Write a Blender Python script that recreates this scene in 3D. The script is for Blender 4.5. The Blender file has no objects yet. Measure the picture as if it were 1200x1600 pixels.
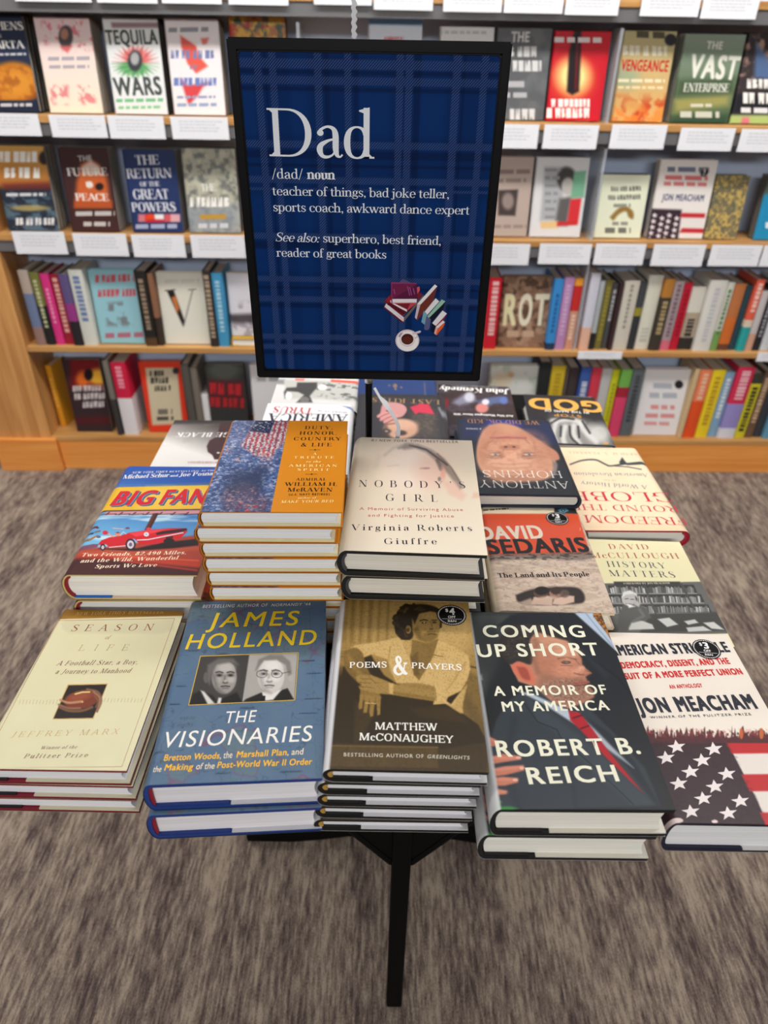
import bpy, math, random
import numpy as np
from mathutils import Matrix, Vector

# ------------------------------------------------------------------ camera
SC = bpy.context.scene
COL = SC.collection
FPX, PITCH, ROLL, CAMH = 1093.1, math.radians(34.11), math.radians(1.02), 1.328
FW = np.array([0, math.cos(PITCH), -math.sin(PITCH)])
_r = np.array([1.0, 0, 0]); _u = np.array([0, math.sin(PITCH), math.cos(PITCH)])
RT = _r*math.cos(ROLL) + _u*math.sin(ROLL)
UP = -_r*math.sin(ROLL) + _u*math.cos(ROLL)
EYE = np.array([0, 0, CAMH])
cam_data = bpy.data.cameras.new('camera')
cam = bpy.data.objects.new('camera', cam_data); COL.objects.link(cam)
cam_data.sensor_fit = 'VERTICAL'; cam_data.sensor_height = 36.0; cam_data.sensor_width = 27.0
cam_data.lens = FPX*36.0/1600.0
cam_data.clip_start = 0.05
cam.matrix_world = Matrix(((RT[0], UP[0], -FW[0], EYE[0]), (RT[1], UP[1], -FW[1], EYE[1]),
                           (RT[2], UP[2], -FW[2], EYE[2]), (0, 0, 0, 1)))
cam_data.dof.use_dof = True
cam_data.dof.focus_distance = 0.79
cam_data.dof.aperture_fstop = cam_data.lens/5.2
SC.camera = cam

# ------------------------------------------------------------------ light
world = bpy.data.worlds.new('shop_ambient'); SC.world = world
world.use_nodes = True
bg = world.node_tree.nodes['Background']
bg.inputs['Strength'].default_value = 0.22
_N, _L = world.node_tree.nodes, world.node_tree.links       # the shop around: bright ceiling above, dimmer shelves and floor below
_tc = _N.new('ShaderNodeTexCoord'); _sp = _N.new('ShaderNodeSeparateXYZ'); _L.new(_tc.outputs['Generated'], _sp.inputs[0])
_cr = _N.new('ShaderNodeValToRGB'); _mr = _N.new('ShaderNodeMapRange'); _mr.inputs[1].default_value = -1; _mr.inputs[2].default_value = 1
_L.new(_sp.outputs['Z'], _mr.inputs['Value']); _L.new(_mr.outputs['Result'], _cr.inputs[0]); _L.new(_cr.outputs[0], bg.inputs['Color'])
_e = _cr.color_ramp.elements; _e[0].position = 0.45; _e[0].color = (0.45, 0.43, 0.41, 1); _e[1].position = 0.72; _e[1].color = (1.0, 0.99, 0.97, 1)
def lamp(name, loc, sx, sy, power, rot=(0, 0, 0), color=(1, 0.97, 0.93)):
    d = bpy.data.lights.new(name, 'AREA'); d.shape = 'RECTANGLE'; d.size = sx; d.size_y = sy
    d.energy = power; d.color = color
    o = bpy.data.objects.new(name, d); COL.objects.link(o); o.location = loc; o.rotation_euler = rot
    return o
lamp('ceiling_panel_or_fill', (-1.6, 1.5, 2.9), 1.2, 0.6, 13)
lamp('ceiling_panel_or_fill', (1.6, 1.5, 2.9), 1.2, 0.6, 15)
lamp('ceiling_panel_or_fill', (0.0, 1.3, 2.9), 3.0, 0.6, 8)
lamp('shelf_wash_light', (0.0, 1.35, 2.75), 3.2, 0.25, 50, (math.radians(40), 0, 0))
lamp('ceiling_panel_or_fill', (0.0, -4.2, 2.9), 3.4, 0.6, 125, (math.radians(58), 0, 0))  # added fill from behind the camera, tilted to brighten page edges and upright faces
vs = SC.view_settings
vs.view_transform = 'Standard'; vs.look = 'None'; vs.gamma = 1.0; vs.use_curve_mapping = False
vs.exposure = 0.0

# ------------------------------------------------------------------ projection helpers
def ray(px, py): return FW + RT*(px-600)/FPX + UP*(800-py)/FPX
def at_z(px, py, z):
    d = ray(px, py); return EYE + d*(z-CAMH)/d[2]
def at_y(px, py, y):
    d = ray(px, py); return EYE + d*y/d[1]
def to_px(P):
    X = np.asarray(P, float)-EYE; z = X@FW
    return np.stack([600+FPX*(X@RT)/z, 800-FPX*(X@UP)/z], -1)
SHY, SHD = math.radians(1.36), 2.241                    # the shelf wall: slight turn, distance
SX = np.array([math.cos(SHY), math.sin(SHY), 0.0]); SN = np.array([-math.sin(SHY), math.cos(SHY), 0.0])
def on_shelf(px, py, off=0.0):                           # pixel -> (along shelf, height) on a plane 'off' behind the front
    d = ray(px, py); t = ((SHD+off)*math.cos(SHY))/(d@SN); P = EYE+d*t
    return P@SX, P[2]
def shelf_pt(s, off, z): return SX*s + SN*((SHD+off)*math.cos(SHY)) + np.array([0, 0, z])

# ------------------------------------------------------------------ colours, materials
def lin(c):
    c = np.asarray(c, float)/255.0
    return np.where(c <= 0.04045, c/12.92, ((c+0.055)/1.055)**2.4)
def rgba(c): return tuple(lin(c))+(1.0,)
MATS = {}
def nt(m): return m.node_tree.nodes, m.node_tree.links
def solid(name, c, rough=0.5, var=0.06, scale=60, metal=0.0, bump=0.0):
    key = (name, tuple(c), rough)
    if key in MATS: return MATS[key]
    m = bpy.data.materials.new(name); m.use_nodes = True; N, L = nt(m); b = N['Principled BSDF']
    b.inputs['Roughness'].default_value = rough; b.inputs['Metallic'].default_value = metal
    tc = N.new('ShaderNodeTexCoord'); no = N.new('ShaderNodeTexNoise'); no.inputs['Scale'].default_value = scale
    L.new(tc.outputs['Object'], no.inputs['Vector'])
    hs = N.new('ShaderNodeMapRange'); hs.inputs['To Min'].default_value = 1-var; hs.inputs['To Max'].default_value = 1+var
    L.new(no.outputs['Fac'], hs.inputs['Value'])
    mx = N.new('ShaderNodeMix'); mx.data_type = 'RGBA'; mx.blend_type = 'MULTIPLY'; mx.inputs[0].default_value = 1
    mx.inputs[6].default_value = rgba(c); L.new(hs.outputs['Result'], mx.inputs[7]); L.new(mx.outputs[2], b.inputs['Base Color'])
    if bump:
        bp = N.new('ShaderNodeBump'); bp.inputs['Strength'].default_value = bump; bp.inputs['Distance'].default_value = 0.002
        L.new(no.outputs['Fac'], bp.inputs['Height']); L.new(bp.outputs['Normal'], b.inputs['Normal'])
    MATS[key] = m; return m
def printed(name='printed_paper', rough=0.38, hatch=False, spec=0.22):
    key = (name, rough, hatch)
    if key in MATS: return MATS[key]
    m = bpy.data.materials.new(name); m.use_nodes = True; N, L = nt(m); b = N['Principled BSDF']
    b.inputs['Roughness'].default_value = rough; b.inputs['Specular IOR Level'].default_value = spec
    a = N.new('ShaderNodeAttribute'); a.attribute_name = 'ink'; src = a.outputs['Color']
    if hatch:
        h = N.new('ShaderNodeAttribute'); h.attribute_name = 'hatch'
        tc = N.new('ShaderNodeTexCoord'); sp = N.new('ShaderNodeSeparateXYZ'); L.new(tc.outputs['Object'], sp.inputs[0])
        ad = N.new('ShaderNodeMath'); ad.operation = 'SUBTRACT'; L.new(sp.outputs[0], ad.inputs[0]); L.new(sp.outputs[1], ad.inputs[1])
        mu = N.new('ShaderNodeMath'); mu.operation = 'MULTIPLY'; mu.inputs[1].default_value = 2*math.pi/0.0031; L.new(ad.outputs[0], mu.inputs[0])
        sn = N.new('ShaderNodeMath'); sn.operation = 'SINE'; L.new(mu.outputs[0], sn.inputs[0])
        gt = N.new('ShaderNodeMapRange'); gt.inputs[1].default_value = -0.2; gt.inputs[2].default_value = 0.7; L.new(sn.outputs[0], gt.inputs['Value'])
        mm = N.new('ShaderNodeMath'); mm.operation = 'MULTIPLY'; L.new(gt.outputs['Result'], mm.inputs[0]); L.new(h.outputs['Fac'], mm.inputs[1])
        mx = N.new('ShaderNodeMix'); mx.data_type = 'RGBA'; L.new(mm.outputs[0], mx.inputs[0]); L.new(src, mx.inputs[6])
        mx.inputs[7].default_value = rgba((84, 104, 158)); src = mx.outputs[2]
    L.new(src, b.inputs['Base Color'])
    MATS[key] = m; return m
def paper_edge(c):
    key = ('page_edges', tuple(c))
    if key in MATS: return MATS[key]
    m = bpy.data.materials.new('page_edges'); m.use_nodes = True; N, L = nt(m); b = N['Principled BSDF']
    b.inputs['Roughness'].default_value = 0.85; b.inputs['Specular IOR Level'].default_value = 0.15
    tc = N.new('ShaderNodeTexCoord'); mp = N.new('ShaderNodeMapping'); mp.inputs['Scale'].default_value = (6, 6, 1400)
    L.new(tc.outputs['Object'], mp.inputs[0]); no = N.new('ShaderNodeTexNoise'); no.inputs['Scale'].default_value = 1.0
    no.inputs['Detail'].default_value = 3; L.new(mp.outputs[0], no.inputs['Vector'])
    cr = N.new('ShaderNodeValToRGB'); e = cr.color_ramp.elements
    e[0].position = 0.36; e[0].color = tuple(0.84*x for x in lin(c))+(1,); e[1].position = 0.52; e[1].color = rgba(c)
    L.new(no.outputs['Fac'], cr.inputs[0]); L.new(cr.outputs[0], b.inputs['Base Color'])
    MATS[key] = m; return m
def wood(name, c0, c1, axis=0, scale=1.0):
    m = bpy.data.materials.new(name); m.use_nodes = True; N, L = nt(m); b = N['Principled BSDF']
    b.inputs['Roughness'].default_value = 0.42
    tc = N.new('ShaderNodeTexCoord'); mp = N.new('ShaderNodeMapping')
    s = [46*scale, 46*scale, 46*scale]; s[axis] = 2.2*scale; mp.inputs['Scale'].default_value = s
    L.new(tc.outputs['Object'], mp.inputs[0]); no = N.new('ShaderNodeTexNoise'); no.inputs['Scale'].default_value = 1.0
    no.inputs['Detail'].default_value = 6; no.inputs['Distortion'].default_value = 0.6; L.new(mp.outputs[0], no.inputs['Vector'])
    cr = N.new('ShaderNodeValToRGB'); e = cr.color_ramp.elements
    e[0].position = 0.3; e[0].color = rgba(c0); e[1].position = 0.72; e[1].color = rgba(c1)
    L.new(no.outputs['Fac'], cr.inputs[0]); L.new(cr.outputs[0], b.inputs['Base Color']); return m
def carpet():
    m = bpy.data.materials.new('streaked_carpet'); m.use_nodes = True; N, L = nt(m); b = N['Principled BSDF']
    b.inputs['Roughness'].default_value = 0.95; b.inputs['Specular IOR Level'].default_value = 0.1
    tc = N.new('ShaderNodeTexCoord')
    def noise(sc, det, rough=0.6, dist=0.0):
        mp = N.new('ShaderNodeMapping'); mp.inputs['Scale'].default_value = sc; L.new(tc.outputs['Object'], mp.inputs[0])
        no = N.new('ShaderNodeTexNoise'); no.inputs['Scale'].default_value = 1; no.inputs['Detail'].default_value = det
        no.inputs['Roughness'].default_value = rough; no.inputs['Distortion'].default_value = dist; L.new(mp.outputs[0], no.inputs['Vector']); return no.outputs['Fac']
    n1 = noise((150, 22, 1), 3, 0.65); n2 = noise((14, 4.5, 1), 4, 0.6); n3 = noise((520, 260, 1), 2, .7); n4 = noise((34, 2.2, 1), 2)
    def mathn(op, a, c):
        x = N.new('ShaderNodeMath'); x.operation = op
        for i, v in enumerate((a, c)):
            if isinstance(v, (int, float)): x.inputs[i].default_value = v
            else: L.new(v, x.inputs[i])
        return x.outputs[0]
    f = mathn('ADD', mathn('MULTIPLY', n1, 0.40), mathn('MULTIPLY', n2, 0.28))
    f = mathn('ADD', f, mathn('MULTIPLY', n3, 0.18)); f = mathn('ADD', f, mathn('MULTIPLY', n4, 0.16))
    cr = N.new('ShaderNodeValToRGB'); e = cr.color_ramp.elements
    e[0].position = 0.425; e[0].color = rgba((84, 71, 70)); e[1].position = 0.585; e[1].color = rgba((178, 162, 145))
    x = e.new(0.50); x.color = rgba((130, 115, 106))
    L.new(f, cr.inputs[0]); L.new(cr.outputs[0], b.inputs['Base Color'])
    bp = N.new('ShaderNodeBump'); bp.inputs['Strength'].default_value = 0.5; bp.inputs['Distance'].default_value = 0.004
    L.new(mathn('ADD', n1, n3), bp.inputs['Height']); L.new(bp.outputs['Normal'], b.inputs['Normal']); return m

# ------------------------------------------------------------------ objects and meshes
def obj(name, mesh, parent=None, M=None):
    o = bpy.data.objects.new(name, mesh); COL.objects.link(o)
    if parent is not None: o.parent = parent
    if M is not None: o.matrix_world = Matrix(M.tolist() if isinstance(M, np.ndarray) else M)
    return o
def empty(name, M):
    o = bpy.data.objects.new(name, None); COL.objects.link(o); o.empty_display_size = 0.03
    o.matrix_world = Matrix(M.tolist() if isinstance(M, np.ndarray) else M); return o
def tag(o, label=None, cat=None, group=None, kind=None):
    if label: o['label'] = label
    if cat: o['category'] = cat
    if group: o['group'] = group
    if kind: o['kind'] = kind
    return o
def make_mesh(name, V, F, mat, cols=None, hatch=None, smooth=False):
    """V (n,3); F list of index arrays (m,k) of equal k or lists of tuples; cols (n,3) linear"""
    me = bpy.data.meshes.new(name)
    V = np.asarray(V, np.float32); loops = []; starts = []; p = 0
    for blk in F:
        if isinstance(blk, np.ndarray):
            if not len(blk): continue
            k = blk.shape[1]; loops.append(blk.ravel()); starts.append(p+np.arange(len(blk))*k); p += blk.size
        else:
            loops.append(np.array(blk)); starts.append(np.array([p])); p += len(blk)
    loops = np.concatenate(loops).astype(np.int32); starts = np.concatenate(starts).astype(np.int32)
    me.vertices.add(len(V)); me.vertices.foreach_set('co', V.ravel())
    me.loops.add(len(loops)); me.loops.foreach_set('vertex_index', loops)
    me.polygons.add(len(starts)); me.polygons.foreach_set('loop_start', starts)
    me.update(calc_edges=True); me.validate()
    if cols is not None:
        a = me.color_attributes.new('ink', 'FLOAT_COLOR', 'POINT')
        c = np.ones((len(V), 4), np.float32); c[:, :3] = cols; a.data.foreach_set('color', c.ravel())
    if hatch is not None:
        a = me.attributes.new('hatch', 'FLOAT', 'POINT'); a.data.foreach_set('value', np.asarray(hatch, np.float32))
    if smooth: me.polygons.foreach_set('use_smooth', [True]*len(me.polygons))
    for m in (mat if isinstance(mat, (list, tuple)) else [mat]): me.materials.append(m)
    return me
class MB:
    def __init__(s): s.v = []; s.f = []; s.n = 0
    def add(s, V, F):
        b = s.n; s.v.extend([tuple(map(float, p)) for p in V]); s.n += len(V)
        for f in F: s.f.append([i+b for i in f])
        return s
    def box(s, x0, x1, y0, y1, z0, z1, M=None):
        V = [(x, y, z) for z in (z0, z1) for y in (y0, y1) for x in (x0, x1)]
        if M is not None: V = [tuple((M@np.array([*p, 1.0]))[:3]) for p in V]
        return s.add(V, [(0, 2, 3, 1), (4, 5, 7, 6), (0, 1, 5, 4), (2, 6, 7, 3), (0, 4, 6, 2), (1, 3, 7, 5)])
    def prism(s, poly, z0, z1, ax='z'):
        n = len(poly)
        def P(a, b, c): return (a, b, c) if ax == 'z' else ((a, c, b) if ax == 'y' else (c, a, b))
        V = [P(x, y, z0) for x, y in poly]+[P(x, y, z1) for x, y in poly]
        F = [tuple(range(n))[::-1], tuple(range(n, 2*n))]+[(i, (i+1) % n, n+(i+1) % n, n+i) for i in range(n)]
        return s.add(V, F)
    def tube(s, pts, r, n=16, flat=1.0):
        pts = [np.array(p, float) for p in pts]; V = []; F = []
        for i, p in enumerate(pts):
            t = pts[min(i+1, len(pts)-1)]-pts[max(i-1, 0)]; t /= np.linalg.norm(t)
            a = np.cross(t, [0, 0, 1]); 
            if np.linalg.norm(a) < 1e-3: a = np.cross(t, [0, 1, 0])
            a /= np.linalg.norm(a); b = np.cross(t, a); rr = r[i] if isinstance(r, (list, tuple)) else r
            for k in range(n):
                q = 2*math.pi*k/n; V.append(p+a*rr*math.cos(q)+b*rr*flat*math.sin(q))
        for i in range(len(pts)-1):
            for k in range(n): F.append((i*n+k, i*n+(k+1) % n, (i+1)*n+(k+1) % n, (i+1)*n+k))
        F.append(tuple(range(n))[::-1]); F.append(tuple(range((len(pts)-1)*n, len(pts)*n)))
        return s.add(V, F)
    def mesh(s, name, mat, smooth=False, bev=0.0):
        import bmesh
        me = bpy.data.meshes.new(name); me.from_pydata(s.v, [], s.f); me.validate(); me.update()
        bm = bmesh.new(); bm.from_mesh(me)
        bmesh.ops.recalc_face_normals(bm, faces=bm.faces)
        if bev: bmesh.ops.bevel(bm, geom=[e for e in bm.edges if len(e.link_faces) == 2 and e.calc_face_angle() > 0.5], offset=bev, segments=2, affect='EDGES', profile=0.5)
        bm.to_mesh(me); bm.free()
        if smooth: me.polygons.foreach_set('use_smooth', [True]*len(me.polygons))
        me.materials.append(mat); return me
    def build(s, name, mat, parent=None, M=None, smooth=False, bev=0.0): return obj(name, s.mesh(name, mat, smooth, bev), parent, M)

# ------------------------------------------------------------------ lettering: a drawn serif face and the built-in sans
def spline(pts, n=7):
    P = np.array(pts, float); P = np.vstack([2*P[0]-P[1], P, 2*P[-1]-P[-2]]); out = []
    for i in range(1, len(P)-2):
        for t in np.linspace(0, 1, n, endpoint=False):
            a, b, c, d = P[i-1:i+3]
            out.append(0.5*((2*b)+(-a+c)*t+(2*a-5*b+4*c-d)*t*t+(-a+3*b-3*c+d)*t**3))
    out.append(P[-2]); return np.array(out)
def ribbon(Q):
    d = np.gradient(Q[:, :2], axis=0); d /= np.linalg.norm(d, axis=1)[:, None]+1e-9
    n = np.stack([-d[:, 1], d[:, 0]], 1); w = np.maximum(Q[:, 2:3], 0.004)/2
    a = Q[:, :2]+n*w; b = Q[:, :2]-n*w
    return [[a[i], a[i+1], b[i+1], b[i]] for i in range(len(Q)-1)]
class Serif:
    def __init__(s, st=0.125, hr=0.035, sl=0.10, slab=None): s.st, s.hr, s.sl = st, hr, sl; s.sh = slab or hr; s.cache = {}
    def get(s, ch):
        if ch not in s.cache:
            polys, adv = s.draw(ch); V = []; F = []; lv = 0; last = None; run = 0
            for p in polys:
                if last is None or min(math.hypot(p[0][0]-a[0], p[0][1]-a[1]) for a in last) > 1e-6 or run >= 7: lv += 1; run = 0
                run += 1; last = p; b = len(V); V += [(q[0], q[1], lv % 40) for q in p]; F.append(list(range(b, b+len(p))))
            s.cache[ch] = (np.array(V, float).reshape(-1, 3), F, adv)
        return s.cache[ch]
    def draw(s, ch):
        st, hr, sl, sh = s.st, s.hr, s.sl, s.sh; R = []
        def box(x0, x1, y0, y1): R.append([(x0, y0), (x1, y0), (x1, y1), (x0, y1)])
        def srf(x, y, up, w=st, l=1, r=1, k=1.0):
            a = sl*k; x0 = x-w/2-a*l; x1 = x+w/2+a*r; d = sh if up else -sh
            box(x0, x1, min(y, y+d), max(y, y+d)); y2 = y+d; y3 = y+d*1.0+(0.06 if up else -0.06)
            if l: R.append([(x-w/2-a*.55, y2), (x-w/2+.005, y2), (x-w/2+.005, y3)])
            if r: R.append([(x+w/2-.005, y2), (x+w/2+a*.55, y2), (x+w/2-.005, y3)])
        def V(x, y0, y1, b=(1, 1), t=(1, 1), w=st):
            box(x-w/2, x+w/2, y0, y1)
            if b: srf(x, y0, True, w, *b)
            if t: srf(x, y1, False, w, *t)
        def flag(x, y, w=st): R.append([(x-w/2-.09, y-.05), (x-w/2-.09, y-.075), (x-w/2, y-.11), (x+w/2, y-.02), (x+w/2, y+.01), (x+w/2-.03, y+.005)])
        def H(x0, x1, y, t=hr): box(x0, x1, y-t/2, y+t/2)
        def D(x0, y0, x1, y1, w): R.append([(x0-w/2, y0), (x0+w/2, y0), (x1+w/2, y1), (x1-w/2, y1)])
        def S(*p): R.extend(ribbon(spline(p)))
        def A(cx, cy, rx, ry, a0, a1, T=None, hh=None):
            T = T or st*1.08; hh = hh or hr; n = max(8, int(abs(a1-a0)/9)); q = []
            for i in range(n+1):
                a = math.radians(a0+(a1-a0)*i/n); f = abs(math.cos(a))**1.6
                q.append((cx+(rx-T/2*f-hh/2*(1-f))*math.cos(a), cy+(ry-hh/2)*math.sin(a), hh+(T-hh)*f))
            R.extend(ribbon(np.array(q)))
        def dot(x, y, r): R.append([(x+r*math.cos(i*math.pi/8), y+r*math.sin(i*math.pi/8)) for i in range(16)])
        def arch(x0, x1, y=.66, b=(1, 1)):            # n-like shoulder from stem x0 to stem x1
            S((x0+st*.3, y-.17, hr), (x0+.14, y-.035, hr*1.5), ((x0+x1)/2+.06, y-.01, st*.62), (x1-.02, y-.09, st*.9), (x1, y-.22, st), (x1, y-.3, st))
            V(x1, 0, y-.28, b, None)
        xh = 0.66; w = .7
        U = {
        'A': lambda: (D(.09, 0, .43, 1, hr*1.5), D(.80, 0, .46, 1.0, st*1.1), H(.2, .68, .34), srf(.09, 0, True, hr), srf(.80, 0, True, st), .89)[-1],
        'B': lambda: (V(.17, 0, 1, (1, 0), (1, 0)), H(.17, .42, 1-hr/2), H(.17, .45, .525), H(.17, .45, hr/2), A(.40, .76, .26, .24, -90, 90), A(.43, .265, .31, .265, -90, 90), .80)[-1],
        'C': lambda: (A(.47, .5, .43, .515, 48, 318), box(.78, .78+hr, .68, 1), S((.74, .87, hr*1.4), (.79, .77, hr*1.8), (.805, .69, hr)), S((.74, .13, hr*1.5), (.82, .22, hr), (.84, .28, hr)), .88)[-1],
        'D': lambda: (V(.17, 0, 1, (1, 0), (1, 0)), H(.17, .42, 1-hr/2), H(.17, .42, hr/2), A(.40, .5, .47, .5, -90, 90), .94)[-1],
        'E': lambda: (V(.17, 0, 1, (1, 0), (1, 0)), H(.17, .66, 1-hr/2), H(.17, .55, .52), H(.17, .70, hr/2), box(.64, .64+hr, .76, 1), box(.68, .68+hr, 0, .26), box(.53, .53+hr, .40, .64), .77)[-1],
        'F': lambda: (V(.17, 0, 1, (1, 1), (1, 0)), H(.17, .65, 1-hr/2), H(.17, .53, .50), box(.63, .63+hr, .74, 1), box(.51, .51+hr, .38, .62), .70)[-1],
        'G': lambda: (A(.47, .5, .43, .515, 48, 300), box(.78, .78+hr, .68, 1), S((.74, .87, hr*1.4), (.79, .77, hr*1.8), (.805, .69, hr)), V(.78, .06, .42, None, (1, 1)), S((.64, .03, hr*1.5), (.74, .08, hr*2), (.80, .16, hr)), .95)[-1],
        'H': lambda: (V(.17, 0, 1), V(.80, 0, 1), H(.17, .80, .52), .97)[-1],
        'I': lambda: (V(.19, 0, 1), .38)[-1],
        'J': lambda: (V(.34, .2, 1, None), S((.34, .25, st), (.33, .03, st*.8), (.22, -.12, hr*1.2), (.10, -.12, hr*1.6)), dot(.10, -.08, st*.55), .50)[-1],
        'K': lambda: (V(.17, 0, 1), D(.22, .42, .72, 1, hr*1.4), D(.78, 0, .40, .60, st*1.1), srf(.72, 1, False, hr), srf(.78, 0, True, st), .92)[-1],
        'L': lambda: (V(.17, 0, 1, (1, 0), (1, 1)), H(.17, .68, hr/2), box(.66, .66+hr, 0, .28), .74)[-1],
        'M': lambda: (V(.15, 0, 1, (1, 1), (1, 0), hr*1.4), V(.99, 0, 1, (1, 1), (0, 1)), D(.57, 0, .19, 1, st*1.1), D(.57, 0, .95, 1, hr*1.4), 1.16)[-1],
        'N': lambda: (V(.16, 0, 1, (1, 1), (1, 0), hr*1.4), V(.82, 0, 1, None, (1, 1), hr*1.4), D(.80, 0, .18, 1, st*1.15), .98)[-1],
        'O': lambda: (A(.49, .5, .44, .515, 0, 360), .98)[-1],
        'P': lambda: (V(.17, 0, 1, (1, 1), (1, 0)), H(.17, .42, 1-hr/2), H(.17, .42, .46), A(.41, .73, .30, .285, -90, 90), .77)[-1],
        'Q': lambda: (A(.49, .5, .44, .515, 0, 360), S((.46, .05, hr), (.62, -.02, st), (.85, -.18, st*.7), (.95, -.18, hr)), .98)[-1],
        'R': lambda: (V(.17, 0, 1, (1, 1), (1, 0)), H(.17, .42, 1-hr/2), H(.17, .42, .49), A(.41, .745, .29, .27, -90, 90), D(.80, 0, .46, .50, st*1.1), srf(.80, 0, True, st, 0, 1), .88)[-1],
        'S': lambda: (S((.58, .86, hr), (.46, .975, hr*1.2), (.30, .985, hr*1.5), (.16, .88, st*.75), (.15, .72, st*.95), (.33, .56, st*1.15), (.52, .43, st*1.15), (.62, .27, st), (.56, .09, st*.7), (.38, .015, hr*1.3), (.22, .03, hr*1.2), (.11, .16, hr)), box(.58, .58+hr, .7, 1), box(.085, .085+hr, 0, .3), .72)[-1],
        'T': lambda: (V(.40, 0, 1, (1, 1), None), H(.04, .76, 1-hr/2), box(.04, .04+hr, .74, 1), box(.76-hr, .76, .74, 1), .80)[-1],
        'U': lambda: (V(.18, .32, 1, None), V(.78, .32, 1, None, (1, 1), hr*1.4), S((.18, .36, st), (.19, .16, st*.95), (.32, .02, st*.5), (.50, -.0, hr*1.6), (.69, .08, hr*1.5), (.78, .24, hr*1.4), (.78, .36, hr*1.4)), .95)[-1],
        'V': lambda: (D(.45, 0, .11, 1, st*1.1), D(.45, 0, .80, 1, hr*1.5), srf(.11, 1, False, st), srf(.80, 1, False, hr), .90)[-1],
        'W': lambda: (D(.42, 0, .11, 1, st*1.1), D(.42, 0, .68, 1, hr*1.5), D(.94, 0, .63, 1, st*1.1), D(.94, 0, 1.24, 1, hr*1.5), srf(.11, 1, False, st), srf(.64, 1, False, st), srf(1.24, 1, False, hr), 1.35)[-1],
        'X': lambda: (D(.76, 0, .16, 1, st*1.15), D(.12, 0, .74, 1, hr*1.5), srf(.76, 0, True, st), srf(.16, 1, False, st), srf(.12, 0, True, hr), srf(.74, 1, False, hr), .90)[-1],
        'Y': lambda: (D(.45, .42, .11, 1, st*1.1), D(.45, .42, .78, 1, hr*1.5), V(.45, 0, .46, (1, 1), None), srf(.11, 1, False, st), srf(.78, 1, False, hr), .88)[-1],
        'Z': lambda: (H(.1, .72, 1-hr/2), H(.08, .74, hr/2), D(.14, 0, .68, 1, st*1.2), box(.1, .1+hr, .74, 1), box(.74-hr, .74, 0, .26), .82)[-1],
        'a': lambda: (S((.115, .50, st*.55), (.13, .58, st*.5), (.26, xh-.01, hr*1.3), (.38, .61, st*.7), (.425, .48, st), (.425, .2, st), (.45, .06, st*.7), (.51, .02, hr), (.56, .07, hr)), dot(.125, .52, st*.55),
                      S((.42, .40, hr), (.28, .36, hr*1.5), (.14, .27, st*.85), (.105, .16, st), (.15, .04, st*.7), (.25, .012, hr*1.6), (.36, .06, hr), (.42, .16, hr)), .57)[-1],
        'b': lambda: (V(.13, 0, 1.05, None, None), flag(.13, 1.05), A(.335, .33, .265, .345, -150, 150), .64)[-1],
        'c': lambda: (A(.33, .33, .28, .345, 45, 318), dot(.49, .52, st*.55), .56)[-1],
        'd': lambda: (V(.49, 0, 1.05, (0, 1), None), flag(.49, 1.05), A(.30, .33, .26, .345, 32, 328), .65)[-1],
        'e': lambda: (A(.32, .33, .27, .345, 0, 322), H(.08, .57, .36), .60)[-1],
        'f': lambda: (V(.16, 0, .80, (1, 1), None), S((.16, .75, st), (.17, .93, st*.8), (.27, 1.035, hr*1.4), (.38, 1.0, hr*1.3)), dot(.375, .96, st*.5), H(.03, .34, xh-.02), .38)[-1],
        'g': lambda: (A(.28, .45, .215, .215, 0, 360), S((.14, .3, hr), (.08, .2, st*.5), (.14, .11, st*.8), (.32, .09, st), (.47, .03, st*.9), (.50, -.09, st*.6), (.40, -.2, hr*1.3), (.24, -.215, hr*1.4), (.09, -.17, st*.5), (.06, -.07, st*.5), (.14, .07, hr)), S((.42, .58, hr), (.48, .64, hr*1.3), (.55, .64, hr*2)), .57)[-1],
        'h': lambda: (V(.14, 0, 1.05, (1, 1), None), flag(.14, 1.05), arch(.14, .52), .68)[-1],
        'i': lambda: (V(.15, 0, xh, (1, 1), None), flag(.15, xh), dot(.15, .90, st*.62), .31)[-1],
        'j': lambda: (V(.16, -.05, xh, None, None), flag(.16, xh), dot(.16, .90, st*.62), S((.16, 0, st), (.15, -.15, st*.8), (.05, -.22, hr), (-.03, -.19, hr)), dot(-.02, -.17, st*.45), .31)[-1],
        'k': lambda: (V(.14, 0, 1.05, (1, 1), None), flag(.14, 1.05), D(.18, .28, .48, xh, hr*1.4), D(.54, 0, .28, .40, st*1.1), srf(.48, xh, False, hr, k=.8), srf(.54, 0, True, st, k=.8), .66)[-1],
        'l': lambda: (V(.15, 0, 1.05, (1, 1), None), flag(.15, 1.05), .31)[-1],
        'm': lambda: (V(.14, 0, xh, (1, 1), None), flag(.14, xh), arch(.14, .50), arch(.50, .86), 1.02)[-1],
        'n': lambda: (V(.14, 0, xh, (1, 1), None), flag(.14, xh), arch(.14, .52), .68)[-1],
        'o': lambda: (A(.33, .33, .285, .345, 0, 360), .66)[-1],
        'p': lambda: (V(.14, -.27, xh, (1, 1), None), flag(.14, xh), A(.345, .33, .265, .345, -150, 150), .65)[-1],
        'q': lambda: (V(.49, -.27, xh, (1, 1), None), A(.30, .33, .26, .345, 32, 328), .64)[-1],
        'r': lambda: (V(.14, 0, xh, (1, 1), None), flag(.14, xh), S((.16, .45, hr), (.24, .6, hr*1.4), (.34, .65, st*.6), (.40, .61, st*.7)), dot(.39, .58, st*.52), .46)[-1],
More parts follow.
